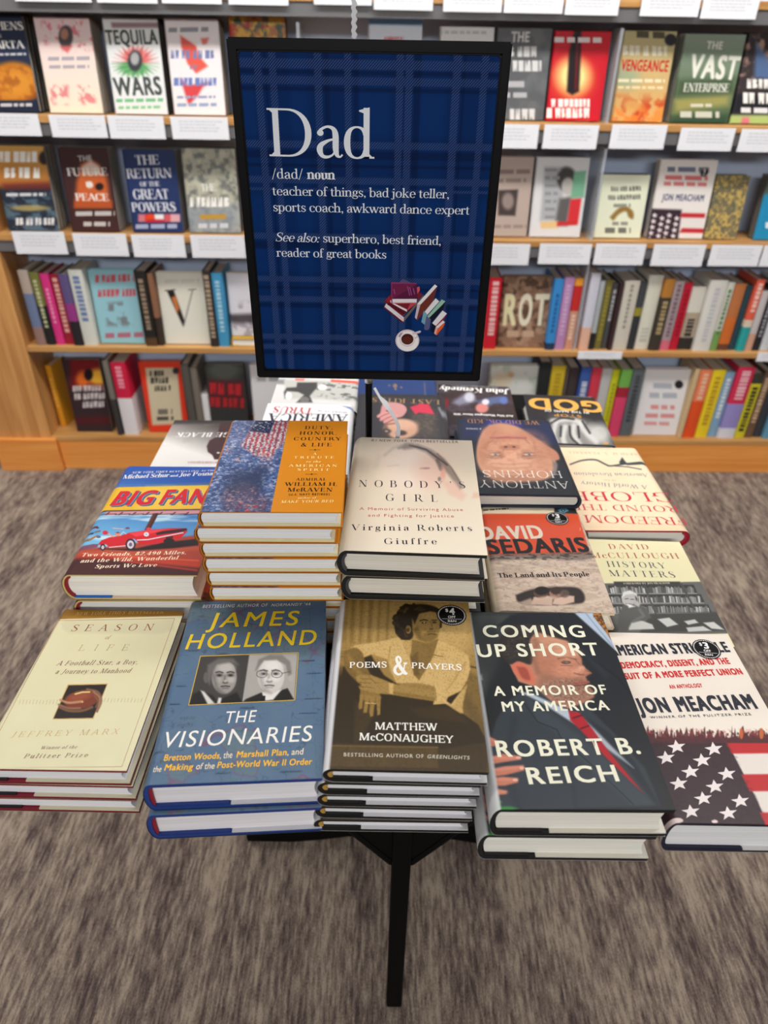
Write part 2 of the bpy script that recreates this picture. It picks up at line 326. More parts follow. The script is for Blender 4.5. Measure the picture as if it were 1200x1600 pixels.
        's': lambda: (S((.40, .54, hr), (.30, .65, hr*1.4), (.18, .64, st*.6), (.11, .53, st*.8), (.16, .40, st*.95), (.33, .29, st*.95), (.42, .17, st*.85), (.34, .03, st*.5), (.22, .01, hr*1.4), (.08, .12, hr)), box(.40, .40+hr, .47, xh), box(.065, .065+hr, 0, .2), .50)[-1],
        't': lambda: (S((.17, .86, hr), (.17, .6, st*.95), (.17, .2, st), (.19, .05, st*.85), (.28, .01, hr*1.4), (.37, .06, hr)), H(.03, .35, xh-.02), R.append([(.06, xh-.02), (.17-st/2+.01, xh), (.19, .86), (.16, .86)]), .40)[-1],
        'u': lambda: (V(.14, .2, xh, None, (1, 0)), S((.14, .25, st), (.15, .1, st*.95), (.26, .02, st*.6), (.38, .06, hr*1.2), (.49, .17, hr)), V(.50, 0, xh, (0, 1), (1, 0)), .67)[-1],
        'v': lambda: (D(.30, 0, .08, xh, st*1.05), D(.30, 0, .53, xh, hr*1.4), srf(.08, xh, False, st, k=.7), srf(.53, xh, False, hr, k=.8), .60)[-1],
        'w': lambda: (D(.28, 0, .08, xh, st*1.05), D(.28, 0, .46, xh, hr*1.4), D(.63, 0, .43, xh, st*1.05), D(.63, 0, .83, xh, hr*1.4), srf(.08, xh, False, st, k=.7), srf(.43, xh, False, st, k=.6), srf(.83, xh, False, hr, k=.8), .91)[-1],
        'x': lambda: (D(.50, 0, .12, xh, st*1.1), D(.09, 0, .49, xh, hr*1.4), srf(.5, 0, True, st, k=.7), srf(.12, xh, False, st, k=.7), srf(.09, 0, True, hr, k=.7), srf(.49, xh, False, hr, k=.7), .61)[-1],
        'y': lambda: (D(.30, 0, .08, xh, st*1.05), D(.19, -.24, .53, xh, hr*1.5), dot(.16, -.22, st*.5), srf(.08, xh, False, st, k=.7), srf(.53, xh, False, hr, k=.8), .60)[-1],
        'z': lambda: (H(.07, .48, xh-hr/2), H(.06, .50, hr/2), D(.11, 0, .43, xh, st*1.1), box(.07, .07+hr, .5, xh), box(.50-hr, .50, 0, .16), .56)[-1],
        '0': lambda: (A(.33, .5, .28, .51, 0, 360), .66)[-1],
        '1': lambda: (V(.25, 0, 1, (1, 1), None), S((.25, .97, hr), (.15, .87, hr*1.5), (.07, .84, hr)), .46)[-1],
        '2': lambda: (S((.09, .74, st*.6), (.14, .92, st*.5), (.31, .985, hr*1.4), (.49, .87, st*.9), (.50, .68, st), (.36, .42, st*.7), (.12, .1, hr*1.5), (.08, .03, hr)), H(.07, .56, .04, .08), .62)[-1],
        '3': lambda: (A(.28, .75, .25, .255, -90, 150), A(.28, .26, .29, .27, -150, 90), .62)[-1],
        '4': lambda: (V(.46, 0, 1, (1, 1), None), D(.07, .28, .44, 1, hr*1.6), H(.06, .64, .28, .06), .68)[-1],
        '8': lambda: (A(.32, .75, .23, .255, 0, 360), A(.32, .26, .28, .27, 0, 360), .64)[-1],
        '9': lambda: (A(.32, .68, .26, .33, 0, 360), S((.55, .66, st*.8), (.5, .3, st*.8), (.36, .08, hr*1.6), (.2, -.01, hr)), .64)[-1],
        '&': lambda: (S((.92, .58, hr), (.80, .50, hr), (.70, .22, hr*1.3), (.52, .03, hr*1.5), (.30, .0, st*.6), (.12, .14, st*.95), (.14, .34, st*.9), (.34, .52, hr*1.8), (.55, .70, st*.6), (.54, .88, st*.7), (.42, .985, hr*1.4), (.29, .88, st*.8), (.32, .68, st), (.52, .36, st*1.15), (.76, .08, st*1.1), (.95, .02, hr)), H(.74, 1.0, .60), .99)[-1],
        '.': lambda: (dot(.13, .06, .075), .27)[-1],
        ',': lambda: (dot(.13, .06, .075), S((.17, .04, .07), (.17, -.06, .05), (.09, -.16, hr*.6)), .27)[-1],
        "'": lambda: (dot(.13, .93, .07), S((.17, .92, .06), (.17, .82, .045), (.10, .74, .02)), .27)[-1],
        ':': lambda: (dot(.13, .06, .075), dot(.13, .55, .075), .27)[-1],
        '/': lambda: (D(.04, -.1, .36, 1.06, .055), .40)[-1],
        '(': lambda: (S((.26, 1.05, hr), (.12, .75, st*.6), (.1, .45, st*.7), (.14, .1, st*.6), (.27, -.2, hr)), .33)[-1],
        ')': lambda: (S((.07, 1.05, hr), (.21, .75, st*.6), (.23, .45, st*.7), (.19, .1, st*.6), (.06, -.2, hr)), .33)[-1],
        '-': lambda: (H(.05, .37, .3, .07), .42)[-1],
        '#': lambda: (D(.16, 0, .28, 1, .06), D(.40, 0, .52, 1, .06), H(.06, .62, .66, .06), H(.04, .60, .34, .06), .68)[-1],
        ' ': lambda: .30}
        f = U.get(ch)
        adv = f() if f else .3
        return R, adv
_TXT = {'n': 0}
class Sans:
    def __init__(s, off=0.0, res=4): s.off, s.res, s.cache, s.cap = off, res, {}, None   # off: extra weight, laid down as shifted copies
    def _mesh(s, body):
        c = bpy.data.curves.new('glyph', 'FONT'); c.body = body; c.resolution_u = s.res; c.fill_mode = 'FRONT'
        o = bpy.data.objects.new('glyph', c); COL.objects.link(o)
        dg = bpy.context.evaluated_depsgraph_get(); ev = o.evaluated_get(dg); me = bpy.data.meshes.new_from_object(ev)
        n = len(me.vertices); v = np.zeros(n*3); me.vertices.foreach_get('co', v); v = v.reshape(-1, 3)[:, :2]
        F = [list(p.vertices) for p in me.polygons]
        bpy.data.objects.remove(o); bpy.data.meshes.remove(me); bpy.data.curves.remove(c); return v, F
    def get(s, ch):
        if s.cap is None:
            v, _ = s._mesh('H'); s.cap = v[:, 1].max(); s.y0 = v[:, 1].min(); s.hh = np.ptp(s._mesh('HH')[0][:, 0])-np.ptp(v[:, 0]); s.cap = s.cap-s.y0; s.w2 = np.ptp(s._mesh('HH')[0][:, 0])
        if ch not in s.cache:
            adv = (np.ptp(s._mesh('H'+ch+'H')[0][:, 0])-s.w2)/s.cap+2*s.off*0.8
            if ch == ' ': s.cache[ch] = (np.zeros((0, 3)), [], adv)
            else:
                v, F = s._mesh(ch); v = v.copy(); v[:, 1] -= s.y0; v = v/s.cap; Vs = []; Fs = []; o = s.off
                for k, (dx, dy) in enumerate(((0, 0),) if not o else ((-o, -o*.55), (o, -o*.55), (-o, o*.55), (o, o*.55), (0, 0))):
                    Vs.append(np.column_stack([v[:, 0]+dx, v[:, 1]+dy, np.full(len(v), k)])); Fs += [[i+k*len(v) for i in f] for f in F]
                s.cache[ch] = (np.vstack(Vs), Fs, adv)
        return s.cache[ch]
SERIF = Serif(0.118, 0.038); SERIFB = Serif(0.19, 0.05, 0.09); DIDONE = Serif(0.14, 0.022, 0.11); LIGHT = Serif(0.07, 0.03, 0.08)
SLAB = Serif(0.17, 0.09, 0.06, 0.09); CLAR = Serif(0.21, 0.075, 0.09, 0.07)
SANS = Sans(0.0); SANSM = Sans(0.014); SANSB = Sans(0.034); SANSX = Sans(0.058); SANSH = Sans(0.085)
def layout(text, font, track=0.0, shear=0.0):
    V = []; F = []; x = 0; n = 0
    for ch in text:
        v, f, a = font.get(ch)
        if len(v):
            v = v+np.array([x, 0.0, 0.0]); v[:, 0] += shear*v[:, 1]; V.append(v); F += [[i+n for i in q] for q in f]; n += len(v)
        x += a+track
    V = np.vstack(V) if V else np.zeros((0, 3))
    return V, F

# ------------------------------------------------------------------ printed surfaces
class Surface:
    """A printed flat rectangle w x h in an object's local plane z = zt; u from the left edge, v from the bottom edge."""
    def __init__(s, M, w, h, zt, nu, nv):
        s.M, s.w, s.h, s.zt = np.array(M, float), w, h, zt; s.nu, s.nv = nu, nv
        u = np.linspace(-w/2, w/2, nu+1); v = np.linspace(-h/2, h/2, nv+1); s.u, s.v = u, v
        G = np.stack(np.meshgrid(u, v, indexing='ij'), -1).reshape(-1, 2); s.G = G
        P = np.column_stack([G, np.full(len(G), zt), np.ones(len(G))])@s.M.T
        s.px = to_px(P[:, :3]); s.col = np.full((len(G), 3), 200.0); s.hat = np.zeros(len(G)); s.vw = (0, 0, 1, 1); s.layer = 1
        s.ex = {}; s.view(0, 0, 1)
    def view(s, X0, Y0, k, ky=None):
        s.vw = (X0, Y0, k, ky or k); s.X = (s.px[:, 0]-X0)*k; s.Y = (s.px[:, 1]-Y0)*(ky or k); return s
    def uv(s, x, y):                                    # view pixel -> local (x, y) on the surface plane
        px = s.vw[0]+x/s.vw[2]; py = s.vw[1]+y/s.vw[3]; d = ray(px, py)
        Mi = np.linalg.inv(s.M); o = (Mi@np.array([*EYE, 1]))[:3]; dd = Mi[:3, :3]@d; t = (s.zt-o[2])/dd[2]
        return (o+dd*t)[:2]
    # --- grid painting
    def mix(s, a, c):
        a = np.clip(a, 0, 1)[:, None]; s.col = s.col*(1-a)+np.asarray(c, float)*a
    def fill(s, c): s.col[:] = c
    def sd(s, pts):
        P = np.array(pts, float); x, y = s.X, s.Y; ins = np.zeros(len(x), bool); d = np.full(len(x), 1e9)
        for i in range(len(P)):
            (x0, y0), (x1, y1) = P[i-1], P[i]
            c = ((y0 > y) != (y1 > y)) & (x < (x1-x0)*(y-y0)/((y1-y0) if y1 != y0 else 1e-9)+x0); ins ^= c
            L2 = (x1-x0)**2+(y1-y0)**2+1e-9; t = np.clip(((x-x0)*(x1-x0)+(y-y0)*(y1-y0))/L2, 0, 1)
            d = np.minimum(d, (x-x0-t*(x1-x0))**2+(y-y0-t*(y1-y0))**2)
        d = np.sqrt(d); return np.where(ins, d, -d)
    def poly(s, pts, c, soft=3, al=1.0, sm=False):
        if sm: pts = spline([(*p, 0) for p in list(pts)+[pts[0]]], 5)[:-1, :2]
        s.mix(al*np.clip(s.sd(pts)/(2*soft)+0.5, 0, 1), c); return s
    def ell(s, cx, cy, rx, ry, c, soft=0.15, al=1.0, rot=0):
        a = math.radians(rot); dx = s.X-cx; dy = s.Y-cy; p = (dx*math.cos(a)+dy*math.sin(a))/rx; q = (-dx*math.sin(a)+dy*math.cos(a))/ry
        r = np.sqrt(p*p+q*q); s.mix(al*np.clip((1-r)/max(soft, 1e-3)+0.5, 0, 1), c); return s
    def line(s, pts, wd, c, al=1.0, soft=1.5, sm=False):
        if sm: pts = spline([(*p, 0) for p in pts], 5)[:, :2]
        d = np.full(len(s.X), 1e9)
        for (x0, y0), (x1, y1) in zip(pts[:-1], pts[1:]):
            L2 = (x1-x0)**2+(y1-y0)**2+1e-9; t = np.clip(((s.X-x0)*(x1-x0)+(s.Y-y0)*(y1-y0))/L2, 0, 1)
            d = np.minimum(d, np.hypot(s.X-x0-t*(x1-x0), s.Y-y0-t*(y1-y0)))
        s.mix(al*np.clip((wd/2-d)/(2*soft)+0.5, 0, 1), c); return s
    def grad(s, p0, p1, c0, c1, al=1.0):
        p0, p1 = np.array(p0, float), np.array(p1, float); d = p1-p0; t = np.clip(((s.X-p0[0])*d[0]+(s.Y-p0[1])*d[1])/(d@d), 0, 1)[:, None]
        s.col = s.col*(1-al)+al*(np.asarray(c0, float)*(1-t)+np.asarray(c1, float)*t); return s
    def nz(s, su, sv, seed=0, oct=3):                   # value noise over the sheet, cells of su x sv metres
        r = np.random.RandomState(seed); out = np.zeros(len(s.G)); amp = 1; tot = 0
        for o in range(oct):
            T = r.rand(64, 64); x = (s.G[:, 0]+5)/su*2**o; y = (s.G[:, 1]+5)/sv*2**o; xi = np.floor(x).astype(int); yi = np.floor(y).astype(int)
            fx = x-xi; fy = y-yi; fx = fx*fx*(3-2*fx); fy = fy*fy*(3-2*fy); g = lambda a, b: T[a % 64, b % 64]
            out += amp*((g(xi, yi)*(1-fx)+g(xi+1, yi)*fx)*(1-fy)+(g(xi, yi+1)*(1-fx)+g(xi+1, yi+1)*fx)*fy); tot += amp; amp *= .55
        return out/tot
    def mottle(s, su, sv, lo, hi, c, seed=0, al=1.0, mask=None, oct=3):
        a = np.clip((s.nz(su, sv, seed, oct)-lo)/(hi-lo), 0, 1)*al
        if mask is not None: a = a*mask
        s.mix(a, c); return s
    def m_poly(s, pts, soft=3): return np.clip(s.sd(pts)/(2*soft)+0.5, 0, 1)
    # --- crisp shapes laid on the print
    def _add(s, V, F, c, target='cover', lift=None):
        s.layer += 1; z = s.zt+(lift if lift is not None else 0.00006+0.000012*s.layer); V = np.array(V, float); V[:, 0] = np.clip(V[:, 0], -s.w/2+.0008, s.w/2-.0008); V[:, 1] = np.clip(V[:, 1], -s.h/2+.0008, s.h/2-.0008)
        zz = z+(V[:, 2]*2.5e-6 if V.shape[1] == 3 else 0.0)
        s.ex.setdefault(target, []).append((np.column_stack([V[:, :2], np.full(len(V), 0)+zz]), F, lin(c)))
    def T(s, text, x0, y0, x1, y1, cap, font, c, track=0.0, shear=0.0, target='cover', lift=None, nofit=False):
        V, F = layout(text, font, track, shear)
        if not len(V): return s
        p0, p1 = s.uv(x0, y0), s.uv(x1, y1); d = p1-p0; L = np.linalg.norm(d); d = d/L; n = np.array([-d[1], d[0]])
        q = s.uv((x0+x1)/2, (y0+y1)/2-cap); hgt = abs((q-(p0+p1)/2)@n)
        a, b = V[:, 0].min(), V[:, 0].max(); sx = L/(b-a)
        s._add(np.column_stack([p0+np.outer((V[:, 0]-a)*sx, d)+np.outer(V[:, 1]*hgt, n), V[:, 2]]), F, c, target, lift); s.layer += 1 if len(text) < 10 and font.__class__ is Sans else 0; return s
    def P(s, pts, c, target='cover', lift=None):
        V = np.array([s.uv(*p) for p in pts]); a = 0.5*np.sum(V[:, 0]*np.roll(V[:, 1], -1)-np.roll(V[:, 0], -1)*V[:, 1])
        F = [list(range(len(V)))]; 
        if a < 0: F = [F[0][::-1]]
        s._add(V, F, c, target, lift); return s
    def bars(s, x0, y0, x1, y1, hgt, c, seed=0, unit=None):  # a line of print too small to read
        r = random.Random(seed); t = 0.0; L = math.hypot(x1-x0, y1-y0); unit = unit or hgt
        while t < 1:
            w = min(unit*r.uniform(1.2, 4.0)/L, 1-t); a, b = t, t+w; xa, ya = x0+(x1-x0)*a, y0+(y1-y0)*a; xb, yb = x0+(x1-x0)*b, y0+(y1-y0)*b
            s.P([(xa, ya), (xb, yb), (xb, yb-hgt), (xa, ya-hgt)], c); t += w+unit*0.6/L
        return s
    def blk(s, x0, y0, x1, y1, cap, c, seed=0):          # lettering too blurred to read: notched blots of about a letter's size
        r = random.Random(seed+int(x0)); L = math.hypot(x1-x0, y1-y0); ux, uy = (x1-x0)/L, (y1-y0)/L; t = 0.0
        while t < L-cap*.2:
            w = min(cap*r.uniform(.34, .62), L-t); k = r.randrange(4); m = r.uniform(.35, .65); n = r.uniform(.3, .5)
            q = [(0, 0), (1, 0), (1, 1), (0, 1)]
            if k == 0: q = [(0, 0), (1, 0), (.9, 1), (m+.15, 1), (m, n), (m-.15, 1), (.1, 1)]
            elif k == 1: q = [(.1, 0), (m-.15, 0), (m, n), (m+.15, 0), (.9, 0), (1, 1), (0, 1)]
            elif k == 2: q = [(.05, 0), (.95, .08), (1, .45), (.7, .55), (.95, .8), (.7, 1), (0, .95)]
            s.P([(x0+ux*(t+w*a), y0+uy*(t+w*a)-cap*v) for a, v in q], c); t += w+cap*r.choice((.10, .10, .12, .34))
        return s
    def star(s, cx, cy, rx, ry, c, rot=0, target='cover', lift=None):
        pts = []
        for i in range(10):
            a = math.pi/2+i*math.pi/5+math.radians(rot); k = 1 if i % 2 == 0 else .42; pts.append((cx+rx*k*math.cos(a), cy-ry*k*math.sin(a)))
        V = np.array([s.uv(*p) for p in pts]+[s.uv(cx, cy)]); s._add(V, [[10, i, (i+1) % 10] for i in range(10)], c, target, lift)
    def disc(s, cx, cy, r_m, c, target, lift, n=40, r_in=0.0, dash=0):
        q = s.uv(cx, cy); V = []; F = []
        if r_in <= 0:
            V = [q]+[q+r_m*np.array([math.cos(2*math.pi*i/n), math.sin(2*math.pi*i/n)]) for i in range(n)]; F = [[0, 1+i, 1+(i+1) % n] for i in range(n)]
        else:
            k = dash or n
            for i in range(k):
                a0 = 2*math.pi*i/k; a1 = a0+2*math.pi/k*(0.55 if dash else 1.0); b = len(V)
                for a, r in ((a0, r_in), (a1, r_in), (a1, r_m), (a0, r_m)): V.append(q+r*np.array([math.cos(a), math.sin(a)]))
                F.append([b, b+1, b+2, b+3])
        s._add(np.array(V), F, c, target, lift)
    def extra_arrays(s, target='cover'):
        Vs, Fs, Cs = [], [], []; n = 0
        for V, F, c in s.ex.get(target, []):
            Vs.append(V); Fs += [[i+n for i in f] for f in F]; Cs.append(np.tile(c, (len(V), 1))); n += len(V)
        if not Vs: return np.zeros((0, 3)), [], np.zeros((0, 3))
        return np.vstack(Vs), Fs, np.vstack(Cs)

# ------------------------------------------------------------------ books
def Tr(x, y, z): M = np.eye(4); M[:3, 3] = (x, y, z); return M
def Rz(a): M = np.eye(4); c, q = math.cos(a), math.sin(a); M[0, 0] = c; M[0, 1] = -q; M[1, 0] = q; M[1, 1] = c; return M
def Rx(a): M = np.eye(4); c, q = math.cos(a), math.sin(a); M[1, 1] = c; M[1, 2] = -q; M[2, 1] = q; M[2, 2] = c; return M
def arc_pts(w, t, rb, bulge, off, n=12):
    """spine outline from the front (top) round to the back, inset by off"""
    cx = -w/2+rb; out = []
    for i in range(n+1):
        a = math.pi/2+math.pi*i/n
        out.append((cx+(rb*bulge-off)*math.cos(a), t/2+(t/2-off)*math.sin(a)))
    return out
def shell(outer, inner, y0, y1):
    n = len(outer); V = []
    for y in (y0, y1):
        V += [(x, y, z) for x, z in outer]+[(x, y, z) for x, z in inner]
    F = []; N2 = 2*n
    for i in range(n-1):
        F += [(i, i+1, N2+i+1, N2+i), (n+i+1, n+i, N2+n+i, N2+n+i+1), (i+1, i, n+i, n+i+1), (N2+i, N2+i+1, N2+n+i+1, N2+n+i)]
    F += [(0, N2, N2+n, n), (n-1, 2*n-1, N2+2*n-1, N2+n-1)]
    return V, F
class Spec:
    def __init__(s, **k): s.__dict__.update(dict(rb=0.010, bulge=1.1, spine=(200, 200, 200), back=None, case=(20, 20, 22), page=(250, 247, 240), wrap=3,
        head=None, end=None, flap=None, bt=0.0032, over=0.0035, rough=0.36, paper=False, hollow=0.004, flip=False, et=.0016)); s.__dict__.update(k)
def jacket_mesh(S, sp, t, name='dust_jacket'):
    """the printed jacket round front, spine and back, with everything printed on it; the front is S's grid"""
    w, h = S.w, S.h; NA = 12; arc = arc_pts(w, t, sp.rb, sp.bulge, 0.0, NA)
    nu, nv = S.nu, S.nv; xa = -w/2+sp.rb
    keep = [i for i in range(nu+1) if S.u[i] > xa+1e-4]
    xs = [(S.u[i], t) for i in keep[::-1]]+arc+[(w/2, 0.0)]
    nc = len(xs); ys = S.v
    C = S.col.reshape(nu+1, nv+1, 3); Ht = np.zeros((nc, nv+1))
    i0 = keep[0]; lead = C[max(i0-1, 0)]
    cols = [C[i] for i in keep[::-1]]
    for k in range(len(arc)): cols.append(lead if k <= sp.wrap else np.tile(np.array(sp.spine, float), (nv+1, 1)))
    cols.append(np.tile(np.array(sp.back if sp.back is not None else sp.spine, float), (nv+1, 1)))
    V = []; CC = []
    for (x, z), c in zip(xs, cols):
        V.append(np.column_stack([np.full(nv+1, x), ys, np.full(nv+1, z)])); CC.append(c)
    V = np.vstack(V); CC = np.vstack(CC); m = nv+1
    ii = np.arange(nc-1)[:, None]*m; jj = np.arange(nv)[None, :]; a = (ii+jj).ravel()
    Q = np.column_stack([a, a+1, a+m+1, a+m])
    # turned-in rim so that the jacket has thickness
    rim = []; nV = len(V); th = 0.0004; R = []; RC = []
    for j in (0, nv):
        base = nV+len(R)
        for k, (x, z) in enumerate(xs):
            dx = 0; dz = -th if k < nc-1-NA-0 and z > t/2 else (th if z < t/2 else 0)
            if z == t/2: dx = th
            R.append((x+dx, ys[j], z+dz)); RC.append(CC[k*m+j])
        for k in range(nc-1):
            p, q = k*m+j, (k+1)*m+j
            rim.append((p, q, base+k+1, base+k) if j == 0 else (q, p, base+k, base+k+1))
    V = np.vstack([V, np.array(R)]); CC = np.vstack([CC, np.array(RC)])
    eV, eF, eC = S.extra_arrays('cover'); b = len(V)
    F = [Q, np.array(rim)]+[tuple(i+b for i in f) for f in eF]
    allc = np.vstack([lin(CC), eC]) if len(eV) else lin(CC); allv = np.vstack([V, eV]) if len(eV) else V
    return make_mesh(name, allv, F, printed(rough=sp.rough), allc)
def book_parts(w, h, t, sp, S):
    """meshes of one lying book: front cover up, spine at -x, tail at -y, base z = 0"""
    P = []; g = 0.0005
    P.append(('paper_cover' if sp.paper else 'dust_jacket', jacket_mesh(S, sp, t)))
    o = 0.0 if sp.paper else sp.over
    if not sp.paper:
        n = 12; ou = [(w/2-g, t-g)]+arc_pts(w, t, sp.rb, sp.bulge, g, n)+[(w/2-g, g)]
        th = sp.bt; inn = [(w/2-g, t-g-th)]+arc_pts(w, t, sp.rb, sp.bulge, g+th, n)+[(w/2-g, g+th)]
        V, F = shell(ou, inn, -h/2+g, h/2-g)
        P.append(('case_boards', MB().add(V, F).mesh('case_boards', solid('book_cloth', sp.case, 0.55, 0.08, 300))))
    th = g+(sp.bt if not sp.paper else 0.0003)
    pz0, pz1 = th+0.0002, t-th-0.0002
    arcp = [(x, z) for x, z in arc_pts(w, t, sp.rb, sp.bulge, th+(0.0015 if not sp.paper else .0002), 12)]
    xf = w/2-o-0.001; prof = [(xf, pz1)]+arcp+[(xf, pz0)]
    for k in range(1, 6): q = k/6; prof.append((xf-sp.hollow*math.sin(math.pi*q), pz0+(pz1-pz0)*q))
    V = [(x, y, z) for y in (-h/2+o+.0004, h/2-o-.0004) for x, z in prof]; n = len(prof)
    F = [tuple(range(n)), tuple(range(n, 2*n))[::-1]]+[(i, n+i, n+(i+1) % n, (i+1) % n) for i in range(n)]
    P.append(('page_block', MB().add(V, F).mesh('page_block', paper_edge(sp.page))))
    if sp.head is not None:
        m = MB(); ou = arc_pts(w, t, sp.rb, sp.bulge, th+.0002, 12)[1:-1]; inn = arc_pts(w, t, sp.rb, sp.bulge, th+.0034, 12)[1:-1]
        y0, y1 = (h/2-o-.0016, h/2-.0012) if sp.flip else (-h/2+.0012, -h/2+o+.0016); V, F = shell(ou, inn, y0, y1); m.add(V, F)
        P.append(('headband', m.mesh('headband', solid('headband_cloth', sp.head, 0.6))))
    if sp.end is not None:
        x1 = -w/2+w*sp.end[1]
        P.append(('endpaper', MB().box(-w/2+sp.rb*.7, x1, -h/2+.0008, h/2-.0008, g+sp.bt-.0003, g+sp.bt+sp.et).mesh('endpaper', solid('endpaper', sp.end[0], 0.6))))
    if sp.flap is not None:
        P.append(('jacket_flap', MB().box(-w/2+w*sp.flap[1], w/2-.0006, -h/2+.0001, h/2-.0001, g+sp.bt-.0003, g+sp.bt+.0012).mesh('jacket_flap', solid('jacket_flap', sp.flap[0], 0.4))))
    return P
def sticker_mesh(S): 
    V, F, C = S.extra_arrays('sticker'); return make_mesh('sticker', V, [tuple(f) for f in F], printed('sticker_gloss', 0.25), C)
def put_book(M, parts, label, group=None, name='hardcover_book', cat='book', sticker=None):
    e = empty(name, M); tag(e, label, cat, group)
    by = {}
    for pn, me in parts:
        c = bpy.data.objects.new(pn, me); COL.objects.link(c); by[pn] = c
        c.parent = by.get({'headband': 'page_block', 'endpaper': 'case_boards', 'jacket_flap': 'dust_jacket'}.get(pn)) or e
    if sticker is not None:
        c = bpy.data.objects.new('price_sticker', sticker); COL.objects.link(c); c.parent = by[parts[0][0]]; c['label'] = 'round black discount sticker'
    return e
def off_sticker(S, cx, cy, r, num, k=1.0, rot=0.0):
    """round discount sticker: a black disc with a dashed white ring and its lettering, slightly proud of the cover"""
    z = 0.0006
    S.disc(cx, cy, r, (14, 14, 16), 'sticker', z); S.disc(cx, cy, r*.93, (235, 235, 235), 'sticker', z+.0001, r_in=r*.85, dash=44)
    q = S.uv(cx, cy); e0 = S.uv(cx+40*S.vw[2], cy)-q; e0 = e0/np.linalg.norm(e0)
    if rot: c, n = math.cos(rot), math.sin(rot); e0 = np.array([e0[0]*c-e0[1]*n, e0[0]*n+e0[1]*c])
    n0 = np.array([-e0[1], e0[0]])
    def put(txt, x, y, cap, width, font):
        V, F = layout(txt, font); a, b = V[:, 0].min(), V[:, 0].max()
        S._add(np.column_stack([q+np.outer(((V[:, 0]-(a+b)/2)/(b-a)*width+x)*r, e0)+np.outer((V[:, 1]*cap+y)*r, n0), V[:, 2]]), F, (240, 240, 240), 'sticker', z+.0002)
    put('$', -.30, .32, .30, .20, SANSB); put(num, .05, .05, .62, .38, SANSX); put('OFF', 0, -.30, .22, .50, SANSB)
    S._add(np.array([q+e0*r*x+n0*r*y for x, y in ((-.66, -.40), (.66, -.40), (.66, -.375), (-.66, -.375))]), [[0, 1, 2, 3]], (235, 235, 235), 'sticker', z+.0002)
    put('B&N', 0, -.68, .19, .55, SANSM)
CRIB = {}
def stack(key, x, y, ztop, yaw, w, h, t, n, sp, paint, labels, group, flip=False, nu=200, nv=300, offs=None, hidden=None, stick=None, sizes=None):
    """a pile of n copies, the topmost painted in full; lower copies share one coarser set of meshes"""
    offs = offs or []; a = math.radians(yaw)+(math.pi if flip else 0)
    def M(i):
        dx, dy, da = offs[i] if i < len(offs) else ((0, 0, 0) if i == 0 else (offs[-1] if offs else (0, 0, 0)))
        return Tr(x+dx, y+dy, ztop-t*(i+1))@Rz(a+math.radians(da))
    sp.flip = flip
    S = Surface(M(0), w, h, t, nu, nv); paint(S)
    st = sticker_mesh(S) if 'sticker' in S.ex else None
    put_book(M(0), book_parts(w, h, t, sp, S), labels[0], group if n > 1 else None, sticker=st)
    if n > 1:
        S2 = Surface(M(0), w, h, t, 40, 60); paint(S2); S2.ex = {}
        sp2 = sp; P2 = book_parts(w, h, t, sp2, S2)
        root = None
        for i in range(1, n):
            lab = labels[min(i, len(labels)-1)]
            put_book(M(i), P2, lab, group)
    return S

